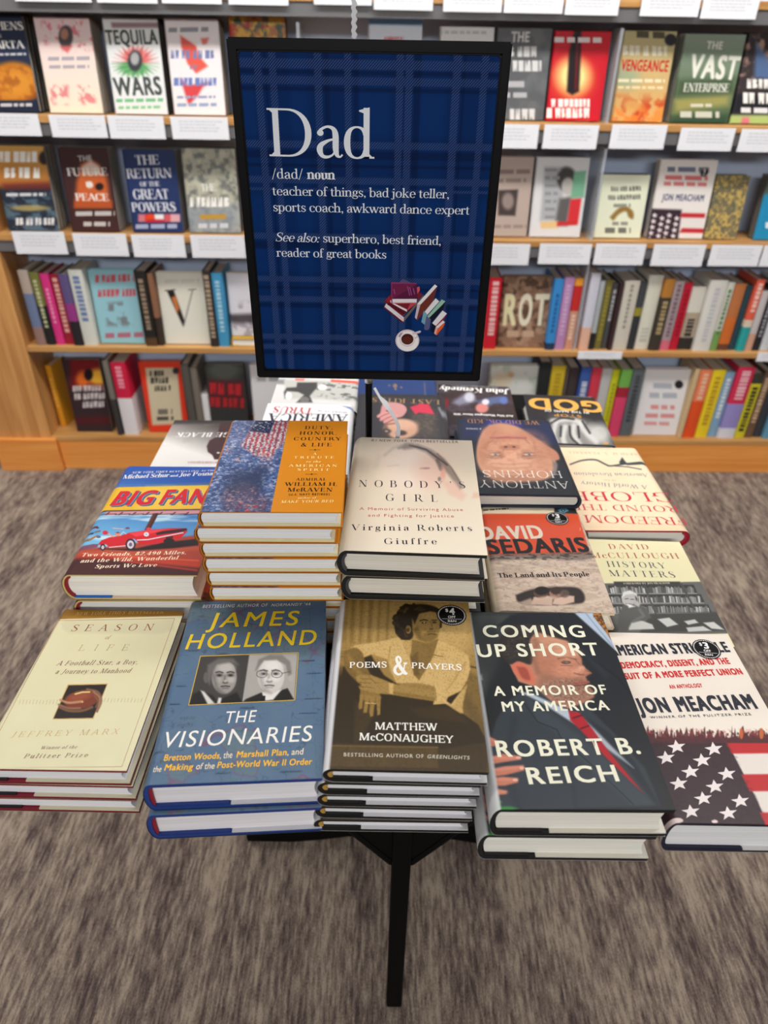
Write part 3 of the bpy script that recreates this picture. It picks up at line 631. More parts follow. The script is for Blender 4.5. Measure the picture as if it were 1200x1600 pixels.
# ------------------------------------------------------------------ cover designs (drawn in the coordinates of a close look at each cover)
W = (244, 242, 236); K = (22, 22, 24)
def a_poems(s):
    s.view(480, 920, 4); s.fill((150, 121, 66)); s.ell(560, 200, 330, 190, (182, 150, 92), .9, .7); s.ell(900, 260, 150, 200, (196, 164, 106), .8, .8)
    for x, d in ((290, 22), (345, 14), (400, 22), (455, 12), (510, 16), (250, 10)): s.line([(x, 60), (x-14, 330)], d, (120, 94, 48), .55, 8)
    for x in (320, 375, 430): s.line([(x, 60), (x-12, 330)], 12, (188, 158, 98), .5, 6)
    s.poly([(740, 50), (1000, 70), (1010, 110), (745, 90)], (176, 140, 76), 10, .6)
    s.poly([(960, 480), (1090, 560), (1120, 960), (900, 780)], (118, 96, 60), 14)
    s.line([(1000, 480), (1080, 500)], 12, (90, 72, 44)); s.line([(960, 640), (1110, 900)], 60, (98, 80, 52), .8, 20)
    s.poly([(150, 470), (240, 480), (200, 620), (140, 720)], (112, 90, 54), 12)
    s.poly([(90, 930), (1140, 930), (1145, 1190), (85, 1190)], (64, 54, 38), 25)
    s.poly([(225, 490), (175, 660), (125, 960), (840, 1000), (1125, 960), (1070, 850), (900, 725), (650, 650), (480, 540), (400, 415), (280, 450)], (54, 45, 33), 6)
    s.poly([(300, 700), (420, 780), (330, 960), (290, 960)], (70, 58, 41), 12, .8); s.poly([(640, 740), (900, 740), (1010, 840), (700, 800)], (66, 55, 40), 14, .7)
    s.poly([(110, 972), (815, 985), (820, 1120), (100, 1110)], (82, 67, 44), 6); s.line([(112, 980), (815, 992)], 10, (112, 92, 60), .8)
    s.mottle(.006, .03, .45, .8, (100, 82, 54), 3, .35, s.m_poly([(100, 985), (820, 995), (820, 1110), (95, 1110)], 5))
    # shirt
    s.poly([(250, 380), (300, 352), (440, 332), (570, 302), (640, 330), (820, 320), (930, 368), (1008, 420), (1020, 500), (1000, 570), (960, 640), (975, 780), (900, 740), (860, 716), (790, 722), (800, 610), (690, 588), (560, 590), (520, 520), (500, 440), (400, 408), (350, 430), (300, 400)], (203, 174, 118), 5)
    for i in range(22): s.line([(660+i*17, 330+i*3), (600+i*17, 600)], 3, (178, 148, 96), .45, 1.5)
    for i in range(12): s.line([(380+i*18, 345), (430+i*16, 480)], 3, (180, 150, 98), .4, 1.5)
    s.line([(520, 360), (505, 460), (545, 580)], 8, (150, 120, 72), .6, 4); s.line([(990, 460), (900, 600), (840, 660)], 10, (160, 130, 80), .6, 5)
    s.poly([(960, 640), (1000, 600), (960, 780), (905, 745)], (188, 158, 104), 6); s.poly([(850, 690), (960, 640), (900, 720)], (48, 40, 30), 5)
    # neck and chest
    s.poly([(655, 318), (740, 335), (822, 312), (800, 400), (745, 500), (700, 572), (668, 540), (640, 420)], (132, 100, 60), 5)
    s.poly([(690, 390), (700, 540), (668, 540), (645, 430)], (98, 74, 44), 8, .7)
    s.poly([(590, 330), (655, 312), (648, 400), (625, 420)], (190, 158, 104), 4); s.poly([(822, 315), (880, 370), (850, 425), (790, 410)], (200, 170, 116), 4); s.line([(790, 412), (850, 426)], 5, (120, 94, 56))
    # head
    s.poly([(575, 300), (550, 260), (545, 190), (580, 130), (640, 104), (720, 95), (800, 112), (838, 150), (830, 190), (760, 150), (690, 170), (670, 250), (655, 310), (610, 318)], (48, 38, 27), 6, sm=True)
    s.poly([(655, 180), (690, 140), (760, 128), (815, 150), (828, 200), (826, 240), (818, 300), (780, 330), (740, 335), (690, 310), (660, 270)], (158, 121, 72), 5, sm=True)
    s.poly([(660, 260), (690, 230), (720, 300), (745, 332), (700, 318)], (112, 84, 48), 9, .8); s.poly([(700, 150), (800, 150), (810, 190), (720, 190)], (182, 144, 92), 12, .6)
    s.poly([(760, 268), (800, 272), (812, 300), (780, 328), (735, 325), (720, 290)], (120, 90, 52), 8, .75)
    s.poly([(650, 170), (700, 112), (810, 118), (838, 155), (770, 140), (700, 155), (672, 220)], (42, 33, 24), 5)
    s.ell(632, 254, 17, 26, (150, 114, 68)); s.ell(632, 258, 8, 14, (98, 72, 42))
    s.line([(705, 200), (730, 192), (752, 198)], 8, (62, 47, 30)); s.line([(780, 196), (808, 196)], 7, (62, 47, 30)); s.ell(730, 212, 16, 7, (80, 60, 38)); s.ell(795, 210, 14, 7, (80, 60, 38)); s.ell(732, 211, 5, 4, (210, 190, 150))
    s.line([(770, 205), (782, 245), (768, 256)], 7, (122, 92, 54), .9); s.ell(775, 252, 14, 6, (110, 82, 48), .5); s.line([(755, 286), (778, 281), (806, 287)], 6, (88, 62, 38)); s.line([(750, 268), (800, 266)], 8, (104, 78, 46), .6)
    s.poly([(545, 200), (560, 170), (600, 220), (612, 300), (640, 315), (590, 318), (555, 280)], (40, 32, 23), 7)
    s.poly([(805, 150), (842, 165), (842, 240), (826, 250), (830, 190)], (44, 35, 25), 4)
    # arms and hands
    s.poly([(222, 420), (240, 385), (300, 368), (345, 400), (365, 470), (400, 540), (440, 580), (345, 600), (290, 560), (240, 500)], (126, 96, 55), 6, sm=True); s.line([(255, 420), (300, 500), (350, 560)], 26, (158, 124, 74), .6, 12)
    s.poly([(335, 610), (430, 600), (462, 680), (455, 720), (350, 700), (328, 680)], (138, 106, 62), 5)
    for q in ([(332, 660), (352, 665), (345, 745), (325, 755), (320, 735)], [(362, 660), (396, 665), (372, 775), (350, 775)], [(392, 670), (426, 670), (412, 795), (394, 800), (388, 770)], [(430, 665), (458, 668), (456, 785), (438, 792)]): s.poly(q, (152, 116, 68), 4)
    for x in (357, 388, 428): s.line([(x, 690), (x-8, 770)], 4, (90, 68, 40), .7)
    s.line([(366, 714), (392, 716)], 6, (205, 180, 120)); s.line([(400, 714), (428, 718)], 6, (205, 180, 120))
    s.poly([(305, 548), (330, 540), (400, 538), (470, 565), (530, 590), (640, 612), (800, 640), (806, 704), (640, 680), (520, 660), (440, 655), (380, 640), (330, 628), (320, 610), (340, 600), (310, 575)], (164, 126, 76), 5)
    s.line([(330, 560), (400, 565), (430, 590)], 5, (112, 84, 50), .8); s.line([(325, 585), (395, 590)], 5, (112, 84, 50), .8); s.line([(325, 612), (400, 616)], 5, (112, 84, 50), .8); s.line([(540, 650), (800, 690)], 16, (118, 90, 54), .7, 8)
    s.poly([(510, 588), (540, 592), (536, 660), (512, 655)], (196, 170, 122), 4); s.poly([(795, 598), (850, 620), (884, 660), (866, 716), (790, 722), (806, 680)], (206, 178, 122), 5); s.line([(800, 620), (806, 700)], 5, (150, 120, 74))
    r = random.Random(3)
    for k in range(46):
        a = r.uniform(-3.3, -1.15); x = 640+r.uniform(60, 92)*math.cos(a)-(8 if a < -2 else 0); y = 205+r.uniform(70, 108)*math.sin(a); s.ell(x, y, r.uniform(9, 17), r.uniform(8, 14), (44, 35, 25) if k % 3 else (66, 53, 36), .5, .85)
    for k in range(16): s.ell(r.uniform(556, 625), r.uniform(225, 315), r.uniform(8, 15), r.uniform(8, 13), (46, 37, 26) if k % 2 else (70, 56, 38), .6, .8)
    for k in range(14): a = r.uniform(-2.6, -.6); s.line([(660+70*math.cos(a), 190+60*math.sin(a)), (672+92*math.cos(a+.25), 190+84*math.sin(a+.25))], 4, (92, 74, 48), .6, 2)
    s.mottle(.0016, .0016, .5, .75, (40, 32, 22), 5, .16)
    g = (s.col@np.array([.3, .59, .11]))/255.0; s.col = np.stack([np.interp(g, [0, .15, .45, .68, 1], c) for c in ((22, 44, 146, 206, 246), (18, 36, 116, 172, 224), (12, 26, 62, 112, 180))], 1)
    s.T('POEMS', 265, 494, 497, 492, 36, SLAB, W, .08); s.T('&', 540, 535, 632, 533, 112, CLAR, W); s.T('PRAYERS', 653, 497, 965, 510, 37, SLAB, W, .08)
    s.T('MATTHEW', 425, 880, 815, 888, 46, SLAB, W, .06); s.T('McCONAUGHEY', 325, 946, 915, 965, 46, SLAB, W, .05)
    s.T('BESTSELLING AUTHOR OF', 228, 1047, 728, 1058, 22, SANSM, (214, 206, 190), .16); s.T('GREENLIGHTS', 752, 1059, 1017, 1068, 22, SANSM, (214, 206, 190), .12, .2)
    off_sticker(s, 902, 167, .0166, '4', rot=-.04)
def a_reich(s):
    s.view(720, 930, 3.33333); s.fill((24, 27, 31)); s.poly([(40, 95), (330, 90), (210, 240), (110, 560), (90, 480), (40, 260)], (64, 70, 68), 20); s.poly([(85, 430), (110, 410), (115, 440), (95, 450)], (160, 168, 160), 6)
    s.ell(150, 280, 60, 150, (40, 44, 46), .8, .9)
    # man behind, dark suit
    s.poly([(190, 160), (260, 105), (350, 80), (560, 76), (700, 200), (860, 330), (1010, 700), (1060, 1095), (820, 1090), (700, 720), (650, 560), (560, 380), (400, 160)], (25, 29, 36), 8)
    s.line([(500, 80), (640, 300), (820, 430), (900, 540)], 8, (14, 18, 25), .9, 3); s.line([(640, 300), (760, 420)], 26, (38, 46, 58), .7, 12)
    s.poly([(565, 70), (740, 70), (860, 320), (830, 310), (700, 190), (600, 100)], (176, 192, 212), 5); s.line([(640, 80), (720, 180), (820, 300)], 8, (140, 156, 178), .8)
    s.poly([(690, 70), (740, 70), (790, 220), (800, 260), (762, 200), (690, 110)], (92, 62, 36), 3); s.mottle(.002, .002, .5, .6, (196, 128, 52), 2, .9, s.m_poly([(690, 70), (740, 70), (790, 220), (800, 260), (762, 200), (690, 110)], 2))
    s.poly([(660, 70), (730, 70), (728, 90), (690, 92)], (190, 110, 90), 4)
    # foreground man, suit
    s.poly([(300, 510), (240, 560), (190, 640), (150, 760), (140, 1000), (180, 1130), (620, 1110), (1040, 1095), (960, 900), (780, 700), (640, 560), (520, 500), (380, 500)], (46, 54, 62), 7)
    s.poly([(350, 540), (500, 640), (700, 800), (880, 960), (1000, 1090), (900, 1095), (700, 940), (480, 700), (400, 660)], (56, 65, 74), 14, .8)
    s.line([(330, 560), (400, 660), (500, 700), (520, 740), (700, 900), (900, 1090)], 5, (22, 28, 37), .9, 3); s.line([(560, 760), (600, 1100)], 20, (34, 42, 53), .7, 12); s.line([(280, 640), (230, 900), (300, 1100)], 34, (34, 42, 52), .6, 16)
    s.poly([(760, 760), (1010, 1085), (1040, 1095), (900, 860), (780, 720), (660, 640)], (30, 37, 47), 8)
    s.poly([(300, 500), (370, 512), (560, 600), (640, 700), (560, 650), (420, 560)], (178, 190, 204), 6); s.poly([(600, 610), (700, 700), (900, 900), (760, 800), (560, 620)], (196, 204, 214), 7, .8)
    s.poly([(560, 600), (620, 612), (680, 690), (760, 800), (860, 920), (950, 1030), (900, 985), (760, 850), (640, 720), (570, 650)], (172, 24, 38), 4)
    for a in ((585, 640, 630, 625), (625, 695, 665, 680), (690, 775, 730, 755)): s.line([a[:2], a[2:]], 9, (66, 14, 24), .8)
    # head
    s.poly([(255, 360), (270, 345), (350, 300), (360, 230), (400, 170), (520, 200), (600, 290), (630, 330), (632, 365), (680, 405), (650, 425), (660, 450), (652, 465), (690, 500), (694, 530), (640, 560), (560, 590), (480, 560), (390, 480), (300, 450)], (188, 128, 102), 5)
    s.poly([(390, 480), (420, 400), (470, 410), (560, 420), (650, 440), (692, 510), (680, 545), (560, 575), (470, 540)], (142, 100, 82), 18, .7); s.mottle(.0012, .0012, .5, .7, (196, 180, 170), 4, .5, s.m_poly([(400, 460), (520, 430), (640, 470), (690, 520), (560, 575), (470, 540)], 12))
    s.ell(470, 260, 80, 60, (214, 158, 128), .9, .8); s.ell(540, 390, 60, 46, (206, 140, 112), .9, .8); s.ell(600, 400, 30, 25, (222, 160, 132), .9, .6)
    s.poly([(190, 280), (220, 200), (300, 152), (430, 155), (530, 195), (560, 235), (470, 215), (400, 195), (345, 235), (372, 300), (365, 360), (300, 345), (260, 360), (215, 320)], (44, 39, 36), 6, sm=True); s.mottle(.002, .0008, .5, .7, (92, 84, 78), 8, .55, s.m_poly([(200, 280), (300, 160), (430, 160), (360, 300), (260, 340)], 8))
    s.poly([(262, 365), (300, 348), (350, 370), (384, 430), (382, 460), (330, 448), (280, 410)], (206, 112, 88), 4, sm=True); s.poly([(290, 372), (340, 380), (362, 440), (320, 430)], (150, 66, 54), 6, .8, sm=True)
    s.line([(505, 330), (550, 322), (600, 334)], 9, (98, 68, 52), .8); s.ell(548, 350, 26, 9, (110, 74, 60)); s.ell(552, 350, 8, 6, (90, 110, 120)); s.line([(520, 365), (580, 368)], 5, (140, 92, 74), .8)
    s.line([(600, 340), (650, 392), (680, 406), (640, 418), (610, 408)], 6, (150, 92, 72), .7); s.line([(580, 470), (625, 455), (666, 452)], 12, (166, 84, 74), .9); s.line([(575, 474), (662, 465)], 5, (96, 48, 44), .9)
    s.ell(440, 330, 60, 70, (176, 112, 88), .9, .5); s.ell(560, 300, 60, 30, (222, 164, 134), .9, .7); s.line([(395, 250), (380, 330), (400, 400)], 26, (120, 82, 66), .5, 12); s.line([(590, 405), (620, 415), (640, 412)], 6, (120, 70, 58), .7, 3); s.ell(630, 380, 16, 16, (228, 168, 140), .8, .8)
    s.mottle(.004, .003, .45, .7, (150, 92, 74), 11, .22, s.m_poly([(380, 220), (600, 260), (680, 410), (560, 560), (400, 470)], 10)); s.mottle(.0009, .0012, .5, .62, (92, 70, 62), 6, .5, s.m_poly([(430, 470), (540, 430), (640, 440), (690, 510), (560, 575), (470, 545)], 14))
    # hand on the back
    for q in ([(120, 730), (150, 735), (205, 765), (195, 785), (130, 790)], [(125, 850), (220, 825), (310, 838), (312, 856), (220, 870), (135, 885)], [(130, 910), (230, 890), (325, 885), (332, 912), (240, 935), (135, 950)], [(135, 955), (220, 945), (295, 952), (298, 975), (230, 992), (140, 995)], [(138, 1005), (190, 1008), (240, 1018), (236, 1036), (180, 1042), (140, 1040)]): s.poly(q, (196, 118, 96), 5); s.line([((q[0][0]+q[1][0])/2, (q[0][1]+q[1][1])/2+10), ((q[2][0]), q[2][1]+8)], 12, (226, 158, 134), .5, 8)
    for p in ((300, 846), (318, 900), (284, 962)): s.ell(p[0], p[1], 13, 8, (226, 172, 154))
    s.poly([(150, 1080), (190, 1055), (215, 1075), (200, 1100), (260, 1100), (300, 1110), (250, 1125), (160, 1135)], (52, 128, 60), 5)
    c = (238, 236, 214)
    s.T('COMING', 120, 218, 652, 218, 60, SANSB, c, .10); s.T('UP SHORT', 90, 322, 730, 312, 64, SANSB, c, .08)
    s.T('A MEMOIR OF', 175, 524, 765, 515, 48, SANSB, c, .08); s.T('MY AMERICA', 220, 606, 778, 598, 50, SANSB, c, .08)
    s.T('ROBERT B.', 192, 842, 940, 825, 82, SANSB, c, .08); s.T('REICH', 355, 984, 828, 968, 84, SANSB, c, .08)
def face(s, cx, cy, r, skin, dark, hi, up=1, turn=0.0, mono=None):
    """a plain face: cx, cy the middle, r half its height; up = -1 for one upside down"""
    k = up
    s.ell(cx, cy, r*.74, r, skin, .12); s.ell(cx+r*.1, cy-k*r*.55, r*.5, r*.3, hi, .9, .7); s.ell(cx+turn*r*.3+r*.34, cy+k*r*.15, r*.22, r*.2, hi, .9, .6); s.ell(cx-r*.34, cy+k*r*.15, r*.22, r*.2, hi, .9, .35)
    s.poly([(cx-r*.74, cy-k*r*.3), (cx-r*.5, cy), (cx-r*.42, cy+k*r*.6), (cx, cy+k*r*.98), (cx-r*.4, cy+k*r*.9)], dark, r*.16, .6)
    for e in (-1, 1):
        x = cx+turn*r*.25+e*r*.33; s.ell(x, cy-k*r*.10, r*.19, r*.10, dark, .8, .8); s.ell(x, cy-k*r*.09, r*.10, r*.045, (dark[0]*.4, dark[1]*.4, dark[2]*.4), .4); s.line([(x-r*.2, cy-k*r*.26), (x, cy-k*r*.31), (x+r*.2, cy-k*r*.25)], r*.07, (dark[0]*.55, dark[1]*.55, dark[2]*.55), .9, r*.03)
    nx = cx+turn*r*.35; s.line([(nx-r*.02, cy-k*r*.05), (nx-r*.06, cy+k*r*.30)], r*.10, dark, .45, r*.05); s.ell(nx, cy+k*r*.33, r*.16, r*.07, dark, .8, .85); s.ell(nx, cy+k*r*.25, r*.09, r*.08, hi, .8, .7)
    s.line([(nx-r*.25, cy+k*r*.56), (nx, cy+k*r*.53), (nx+r*.25, cy+k*r*.56)], r*.07, (dark[0]*.6, dark[1]*.6, dark[2]*.6), .9, r*.02); s.line([(nx-r*.16, cy+k*r*.66), (nx+r*.16, cy+k*r*.66)], r*.08, dark, .5, r*.04)
def a_vis(s):
    s.view(200, 920, 3.5294); s.fill((92, 116, 142)); s.mottle(.03, .03, .35, .7, (80, 108, 140), 1, .7)
    land = s.nz(.06, .06, 12, 4); edge = np.abs(land-.52)
    s.mix(np.clip((land-.52)/.03, 0, 1)*.42, (106, 122, 122)); s.mix(np.clip(1-edge/.014, 0, 1)*.75, (132, 76, 108)); s.mix(np.clip(1-np.abs(land-.60)/.006, 0, 1)*.35, (58, 76, 92)); l2 = s.nz(.02, .02, 31, 3); s.mix(np.clip(1-np.abs(l2-.5)/.012, 0, 1)*.55, (54, 74, 94)); s.mix(np.clip(1-np.abs(l2-.62)/.014, 0, 1)*.55, (80, 116, 100))
    for a in ((330, 80, 120, 800), (700, 60, 560, 1060), (80, 900, 900, 60), (250, 300, 1100, 420), (1000, 60, 1040, 1030)): s.line([a[:2], a[2:]], 2.5, (66, 88, 110), .5, 1)
    s.poly([(400, 372), (940, 352), (920, 614), (334, 642)], (48, 47, 47), 2); s.poly([(668, 364), (936, 354), (916, 612), (630, 628)], (168, 164, 160), 2)
    m1 = s.m_poly([(400, 372), (668, 364), (630, 628), (334, 642)], 2); keep = s.col.copy()
    s.poly([(400, 372), (668, 364), (630, 628), (334, 642)], (62, 60, 59), 2); s.poly([(400, 560), (470, 590), (500, 630), (334, 642), (360, 580)], (30, 29, 29), 6); s.poly([(530, 600), (600, 570), (632, 628), (490, 636)], (28, 27, 27), 6); s.poly([(400, 560), (420, 566), (480, 634), (440, 638)], (210, 208, 204), 5); s.poly([(500, 600), (516, 602), (510, 634), (490, 634)], (216, 214, 210), 4)
    s.ell(525, 470, 92, 112, (66, 63, 61), .2); face(s, 530, 486, 94, (150, 146, 142), (70, 67, 65), (198, 194, 190), turn=.2); s.poly([(432, 500), (440, 420), (500, 384), (580, 384), (612, 420), (560, 405), (490, 418), (462, 470), (450, 530)], (104, 100, 98), 8); s.ell(430, 490, 14, 30, (96, 92, 90))
    s.poly([(630, 628), (650, 608), (740, 570), (840, 560), (880, 548), (916, 612)], (30, 29, 29), 4); s.poly([(738, 568), (848, 556), (800, 612), (750, 618)], (226, 224, 220), 4); s.poly([(742, 590), (758, 590), (756, 618), (728, 618)], (18, 18, 18), 3)
    s.ell(898, 482, 14, 30, (176, 170, 166)); face(s, 788, 478, 100, (204, 200, 196), (120, 116, 113), (232, 229, 226), turn=-.25)
    s.poly([(702, 450), (720, 390), (780, 364), (850, 366), (894, 400), (904, 470), (884, 480), (870, 420), (820, 392), (750, 396), (716, 440)], (128, 124, 121), 6)
    for x in (738, 820): s.line([(x+30*math.cos(q*.5), 470+20*math.sin(q*.5)) for q in range(14)], 4, (90, 88, 86), .9, 1.2)
    s.line([(850, 466), (896, 456)], 4, (90, 88, 86))
    for a, b in (((400, 372), (940, 352)), ((940, 352), (920, 614)), ((920, 614), (334, 642)), ((334, 642), (400, 372))):
        v = np.array(b)-np.array(a); n = np.array([-v[1], v[0]])/np.linalg.norm(v)*2.2; s.P([np.array(a)-n, np.array(b)-n, np.array(b)+n, np.array(a)+n], (206, 172, 62))
    Y = (250, 216, 40); Yb = (246, 190, 52)
    s.T('BESTSELLING AUTHOR OF', 410, 106, 770, 98, 17, SANSM, (226, 230, 236), .14, .15); s.T("NORMANDY '44", 790, 98, 1006, 92, 15, SANSM, (226, 230, 236), .12, .2)
    s.T('JAMES', 432, 214, 942, 200, 78, SANSM, Y, .12, .14); s.T('HOLLAND', 314, 334, 1040, 306, 80, SANSM, Y, .10, .14)
    s.T('THE', 535, 742, 705, 734, 64, SANS, W, .06, .12); s.T('VISIONARIES', 190, 878, 1016, 840, 86, SANS, W, .06, .12)
    s.T('Bretton Woods', 195, 950, 503, 937, 34, SANSB, Yb, 0, .1); s.T(', the', 506, 937, 574, 933, 36, SANSM, (238, 226, 200), 0, .1); s.T('Marshall Plan', 597, 932, 875, 918, 34, SANSB, Yb, 0, .1); s.T(', and', 878, 918, 968, 914, 34, SANSM, (238, 226, 200), 0, .1)
    s.T('the', 136, 1012, 182, 1010, 32, SANSM, (238, 226, 200), 0, .1); s.T('Making', 198, 1004, 358, 998, 34, SANSB, Yb, 0, .1); s.T('of the', 374, 997, 476, 993, 34, SANSM, (238, 226, 200), 0, .1); s.T('Post-World War II Order', 490, 990, 1016, 970, 34, SANSB, Yb, 0, .1)
    g = (60, 76, 92)
    for k, (x, y, q) in enumerate(((330, 345, 60), (945, 690, 100), (975, 610, 90), (985, 470, 80), (140, 905, 60), (960, 400, 70), (230, 640, 60), (840, 1012, 120), (480, 1020, 90), (270, 540, 50), (620, 660, 80))): s.bars(x, y, x+q, y-q*.03, 5, (72, 92, 112), k)
    s.T('BAY OF', 286, 722, 372, 720, 12, SERIF, g, .2, .2); s.T('BISCAY', 270, 762, 362, 758, 12, SERIF, g, .2, .2); s.T('SPAIN', 130, 968, 340, 962, 16, SERIF, g, .9)
def a_season(s):
    s.view(0, 930, 4); s.fill((222, 216, 178)); s.mottle(.05, .05, .4, .8, (228, 224, 188), 2, .6); s.poly([(385, 60), (1170, 60), (1150, 128), (370, 150)], (152, 108, 36), 3)
    s.poly([(385, 175), (420, 150), (1080, 150), (1090, 215), (1000, 240), (430, 238), (390, 210)], (206, 200, 166), 10, .55)
    g = (188, 148, 78); r = (112, 42, 44)
    for a, b in (((362, 160), (1092, 145)), ((1092, 145), (762, 1072)), ((762, 1072), (-60, 1082)), ((362, 160), (-60, 960))):
        v = np.array(b, float)-np.array(a); n = np.array([-v[1], v[0]])/np.linalg.norm(v)*1.3; s.P([np.array(a)-n, np.array(b)-n, np.array(b)+n, np.array(a)+n], (176, 122, 84))
    s.T('NEW YORK TIMES', 470, 126, 780, 119, 20, SERIF, (216, 186, 120), .2, .25); s.T('BESTSELLER', 800, 119, 1022, 115, 18, SERIF, (216, 186, 120), .2, .1)
    s.T('SEASON', 442, 226, 955, 220, 40, SERIF, (146, 84, 52), .75, .12); s.T('of', 655, 276, 690, 276, 24, SERIF, g, 0, .3); s.T('LIFE', 486, 348, 798, 346, 38, LIGHT, g, 1.0, .12)
    s.T('A Football Star, a Boy,', 350, 440, 856, 432, 28, SERIF, r, .16, .35); s.T('a Journey to Manhood', 345, 492, 820, 485, 28, SERIF, r, .16, .35)
    s.poly([(424, 558), (674, 552), (584, 772), (328, 776)], (206, 160, 84), 1.5); s.poly([(428, 564), (668, 558), (580, 766), (334, 771)], (32, 25, 22), 1.5)
    s.ell(515, 650, 108, 54, (104, 46, 30), .15, 1, -12); s.ell(500, 630, 70, 26, (142, 72, 46), .9, .7, -12); s.line([(470, 620), (515, 607), (560, 606)], 10, (222, 196, 120)); 
    for x in range(475, 560, 12): s.line([(x, 624-(x-475)*.15), (x+4, 604-(x-475)*.12)], 5, (226, 202, 130), 1, 1.2)
    s.ell(512, 652, 112, 56, (120, 54, 34), .15, 1, -12); s.ell(495, 634, 72, 26, (156, 80, 52), .9, .8, -12)
    for a, w, c in (([(372, 700), (430, 722), (510, 722), (575, 700)], 17, (128, 86, 62)), ([(368, 684), (430, 706), (500, 706)], 13, (150, 104, 76)), ([(378, 655), (430, 672), (512, 664)], 15, (190, 142, 104)), ([(606, 726), (632, 660), (612, 606), (545, 588)], 15, (132, 92, 70)), ([(618, 690), (622, 640), (585, 604)], 13, (160, 116, 88)), ([(600, 700), (612, 660), (590, 628)], 11, (126, 86, 66))): s.line(a, w, c, .92, 4, True)
    s.ell(515, 667, 7, 5, (222, 176, 136), .6, .8); s.line([(470, 618), (515, 606), (560, 605)], 9, (226, 202, 130), 1, 2)
    for i in range(12): x = 120+i*21; s.line([(x, 680), (x+8, 655)], 3.5, (196, 182, 140), 1, 1); x = 650+i*21; s.line([(x, 668), (x+8, 645)], 3.5, (196, 182, 140), 1, 1)
    s.T('JEFFREY MARX', 66, 888, 742, 868, 33, LIGHT, (196, 152, 80), .42, .18)
    s.T('Winner of the', 256, 964, 480, 958, 19, SERIF, r, .2, .3); s.T('Pulitzer Prize', 146, 1020, 546, 1012, 26, SERIF, r, .28, .2)
def a_bigfan(s):
    s.view(80, 720, 4.6154); s.grad((600, 40), (500, 650), (30, 78, 168), (120, 190, 226)); s.mottle(.05, .010, .52, .72, (206, 230, 240), 4, .85, np.clip((s.Y-130)/200, 0, 1)*np.clip((660-s.Y)/80, 0, 1)); s.mottle(.03, .02, .5, .8, (24, 84, 176), 9, .3)
    s.poly([(60, 640), (400, 620), (1250, 510), (1300, 900), (0, 900)], (168, 66, 48), 8); s.poly([(150, 650), (500, 640), (1050, 560), (1060, 640), (600, 700), (140, 690)], (186, 84, 62), 12, .8)
    s.poly([(-20, 900), (40, 760), (150, 690), (400, 690), (700, 735), (1050, 770), (1250, 790), (1200, 900)], (70, 34, 38), 12); s.line([(160, 690), (500, 700), (1050, 750)], 30, (204, 62, 42), .7, 12); s.line([(300, 672), (700, 700), (1060, 720)], 12, (226, 92, 60), .8, 5); s.line([(500, 720), (1050, 790)], 12, (216, 62, 40), .8, 6)
    s.poly([(160, 650), (200, 620), (300, 600), (345, 600), (330, 625)], (120, 76, 104), 4); s.ell(200, 632, 28, 10, (190, 130, 150))
    s.poly([(480, 190), (1290, 172), (1250, 345), (385, 358)], (240, 190, 52), 2); s.poly([(700, 200), (1250, 185), (1230, 330), (620, 345)], (250, 214, 92), 40, .7); s.poly([(385, 358), (1250, 345), (1245, 358), (384, 368)], (60, 40, 40), 2)
    s.poly([(400, 366), (1250, 352), (1250, 380), (380, 392)], (214, 150, 158), 3); 
    for i in range(9): s.line([(395+i*95, 388), (420+i*95, 372)], 8, (84, 44, 46)); s.line([(360+i*100, 388), (470+i*100, 382)], 5, (84, 44, 46))
    s.poly([(735, 378), (775, 378), (712, 500), (672, 500)], (92, 48, 44), 3); s.poly([(755, 378), (775, 378), (712, 500), (695, 500)], (66, 32, 32), 3)
    s.poly([(340, 635), (620, 630), (800, 590), (900, 580), (1060, 560), (1060, 610), (880, 630), (600, 650)], (38, 22, 26), 7)
    # open red car
    s.poly([(340, 600), (360, 575), (420, 552), (500, 540), (560, 520), (700, 500), (860, 486), (975, 486), (980, 512), (930, 560), (880, 570), (760, 600), (640, 605), (600, 560), (560, 570), (540, 612), (420, 625), (395, 600), (360, 610)], (206, 28, 42), 3)
    s.poly([(560, 520), (700, 500), (860, 488), (740, 520), (610, 548)], (232, 62, 70), 5); s.poly([(755, 520), (800, 508), (975, 486), (982, 500), (940, 512), (760, 535)], (46, 30, 36), 3); s.line([(620, 572), (700, 568), (800, 548), (950, 518)], 8, (216, 214, 220)); s.line([(420, 624), (540, 612)], 6, (216, 214, 220))
    s.ell(686, 530, 18, 15, (240, 240, 244)); s.ell(686, 530, 12, 10, (180, 190, 204)); s.poly([(825, 550), (880, 542), (876, 560), (828, 566)], (70, 30, 36), 2)
    s.ell(572, 604, 36, 42, (34, 26, 30)); s.ell(572, 604, 25, 30, (210, 200, 214)); s.ell(572, 604, 12, 14, (110, 90, 110)); s.ell(372, 624, 19, 24, (34, 26, 30)); s.ell(372, 624, 11, 14, (204, 190, 206)); s.ell(850, 580, 40, 22, (34, 26, 30))
    s.line([(498, 538), (520, 512), (540, 528)], 5, (196, 206, 216)); s.line([(415, 528), (450, 548)], 9, (236, 150, 122)); s.ell(390, 518, 20, 15, (216, 40, 50)); s.ell(480, 528, 18, 15, (226, 138, 110)); s.poly([(462, 520), (480, 512), (498, 520), (480, 523)], (110, 40, 40), 2); s.ell(704, 492, 18, 12, (214, 60, 76))
    for q, c in ((((235, 530), (275, 505), (310, 520), (275, 545)), (28, 24, 30)), (((310, 512), (355, 498), (358, 510), (315, 522)), (120, 104, 92)), (((310, 478), (330, 470), (350, 485), (330, 490)), (96, 40, 44)), (((220, 585), (270, 560), (275, 575), (230, 598)), (86, 56, 44)), (((270, 565), (330, 535), (340, 540), (280, 578)), (164, 110, 66))): s.poly(q, c, 2)
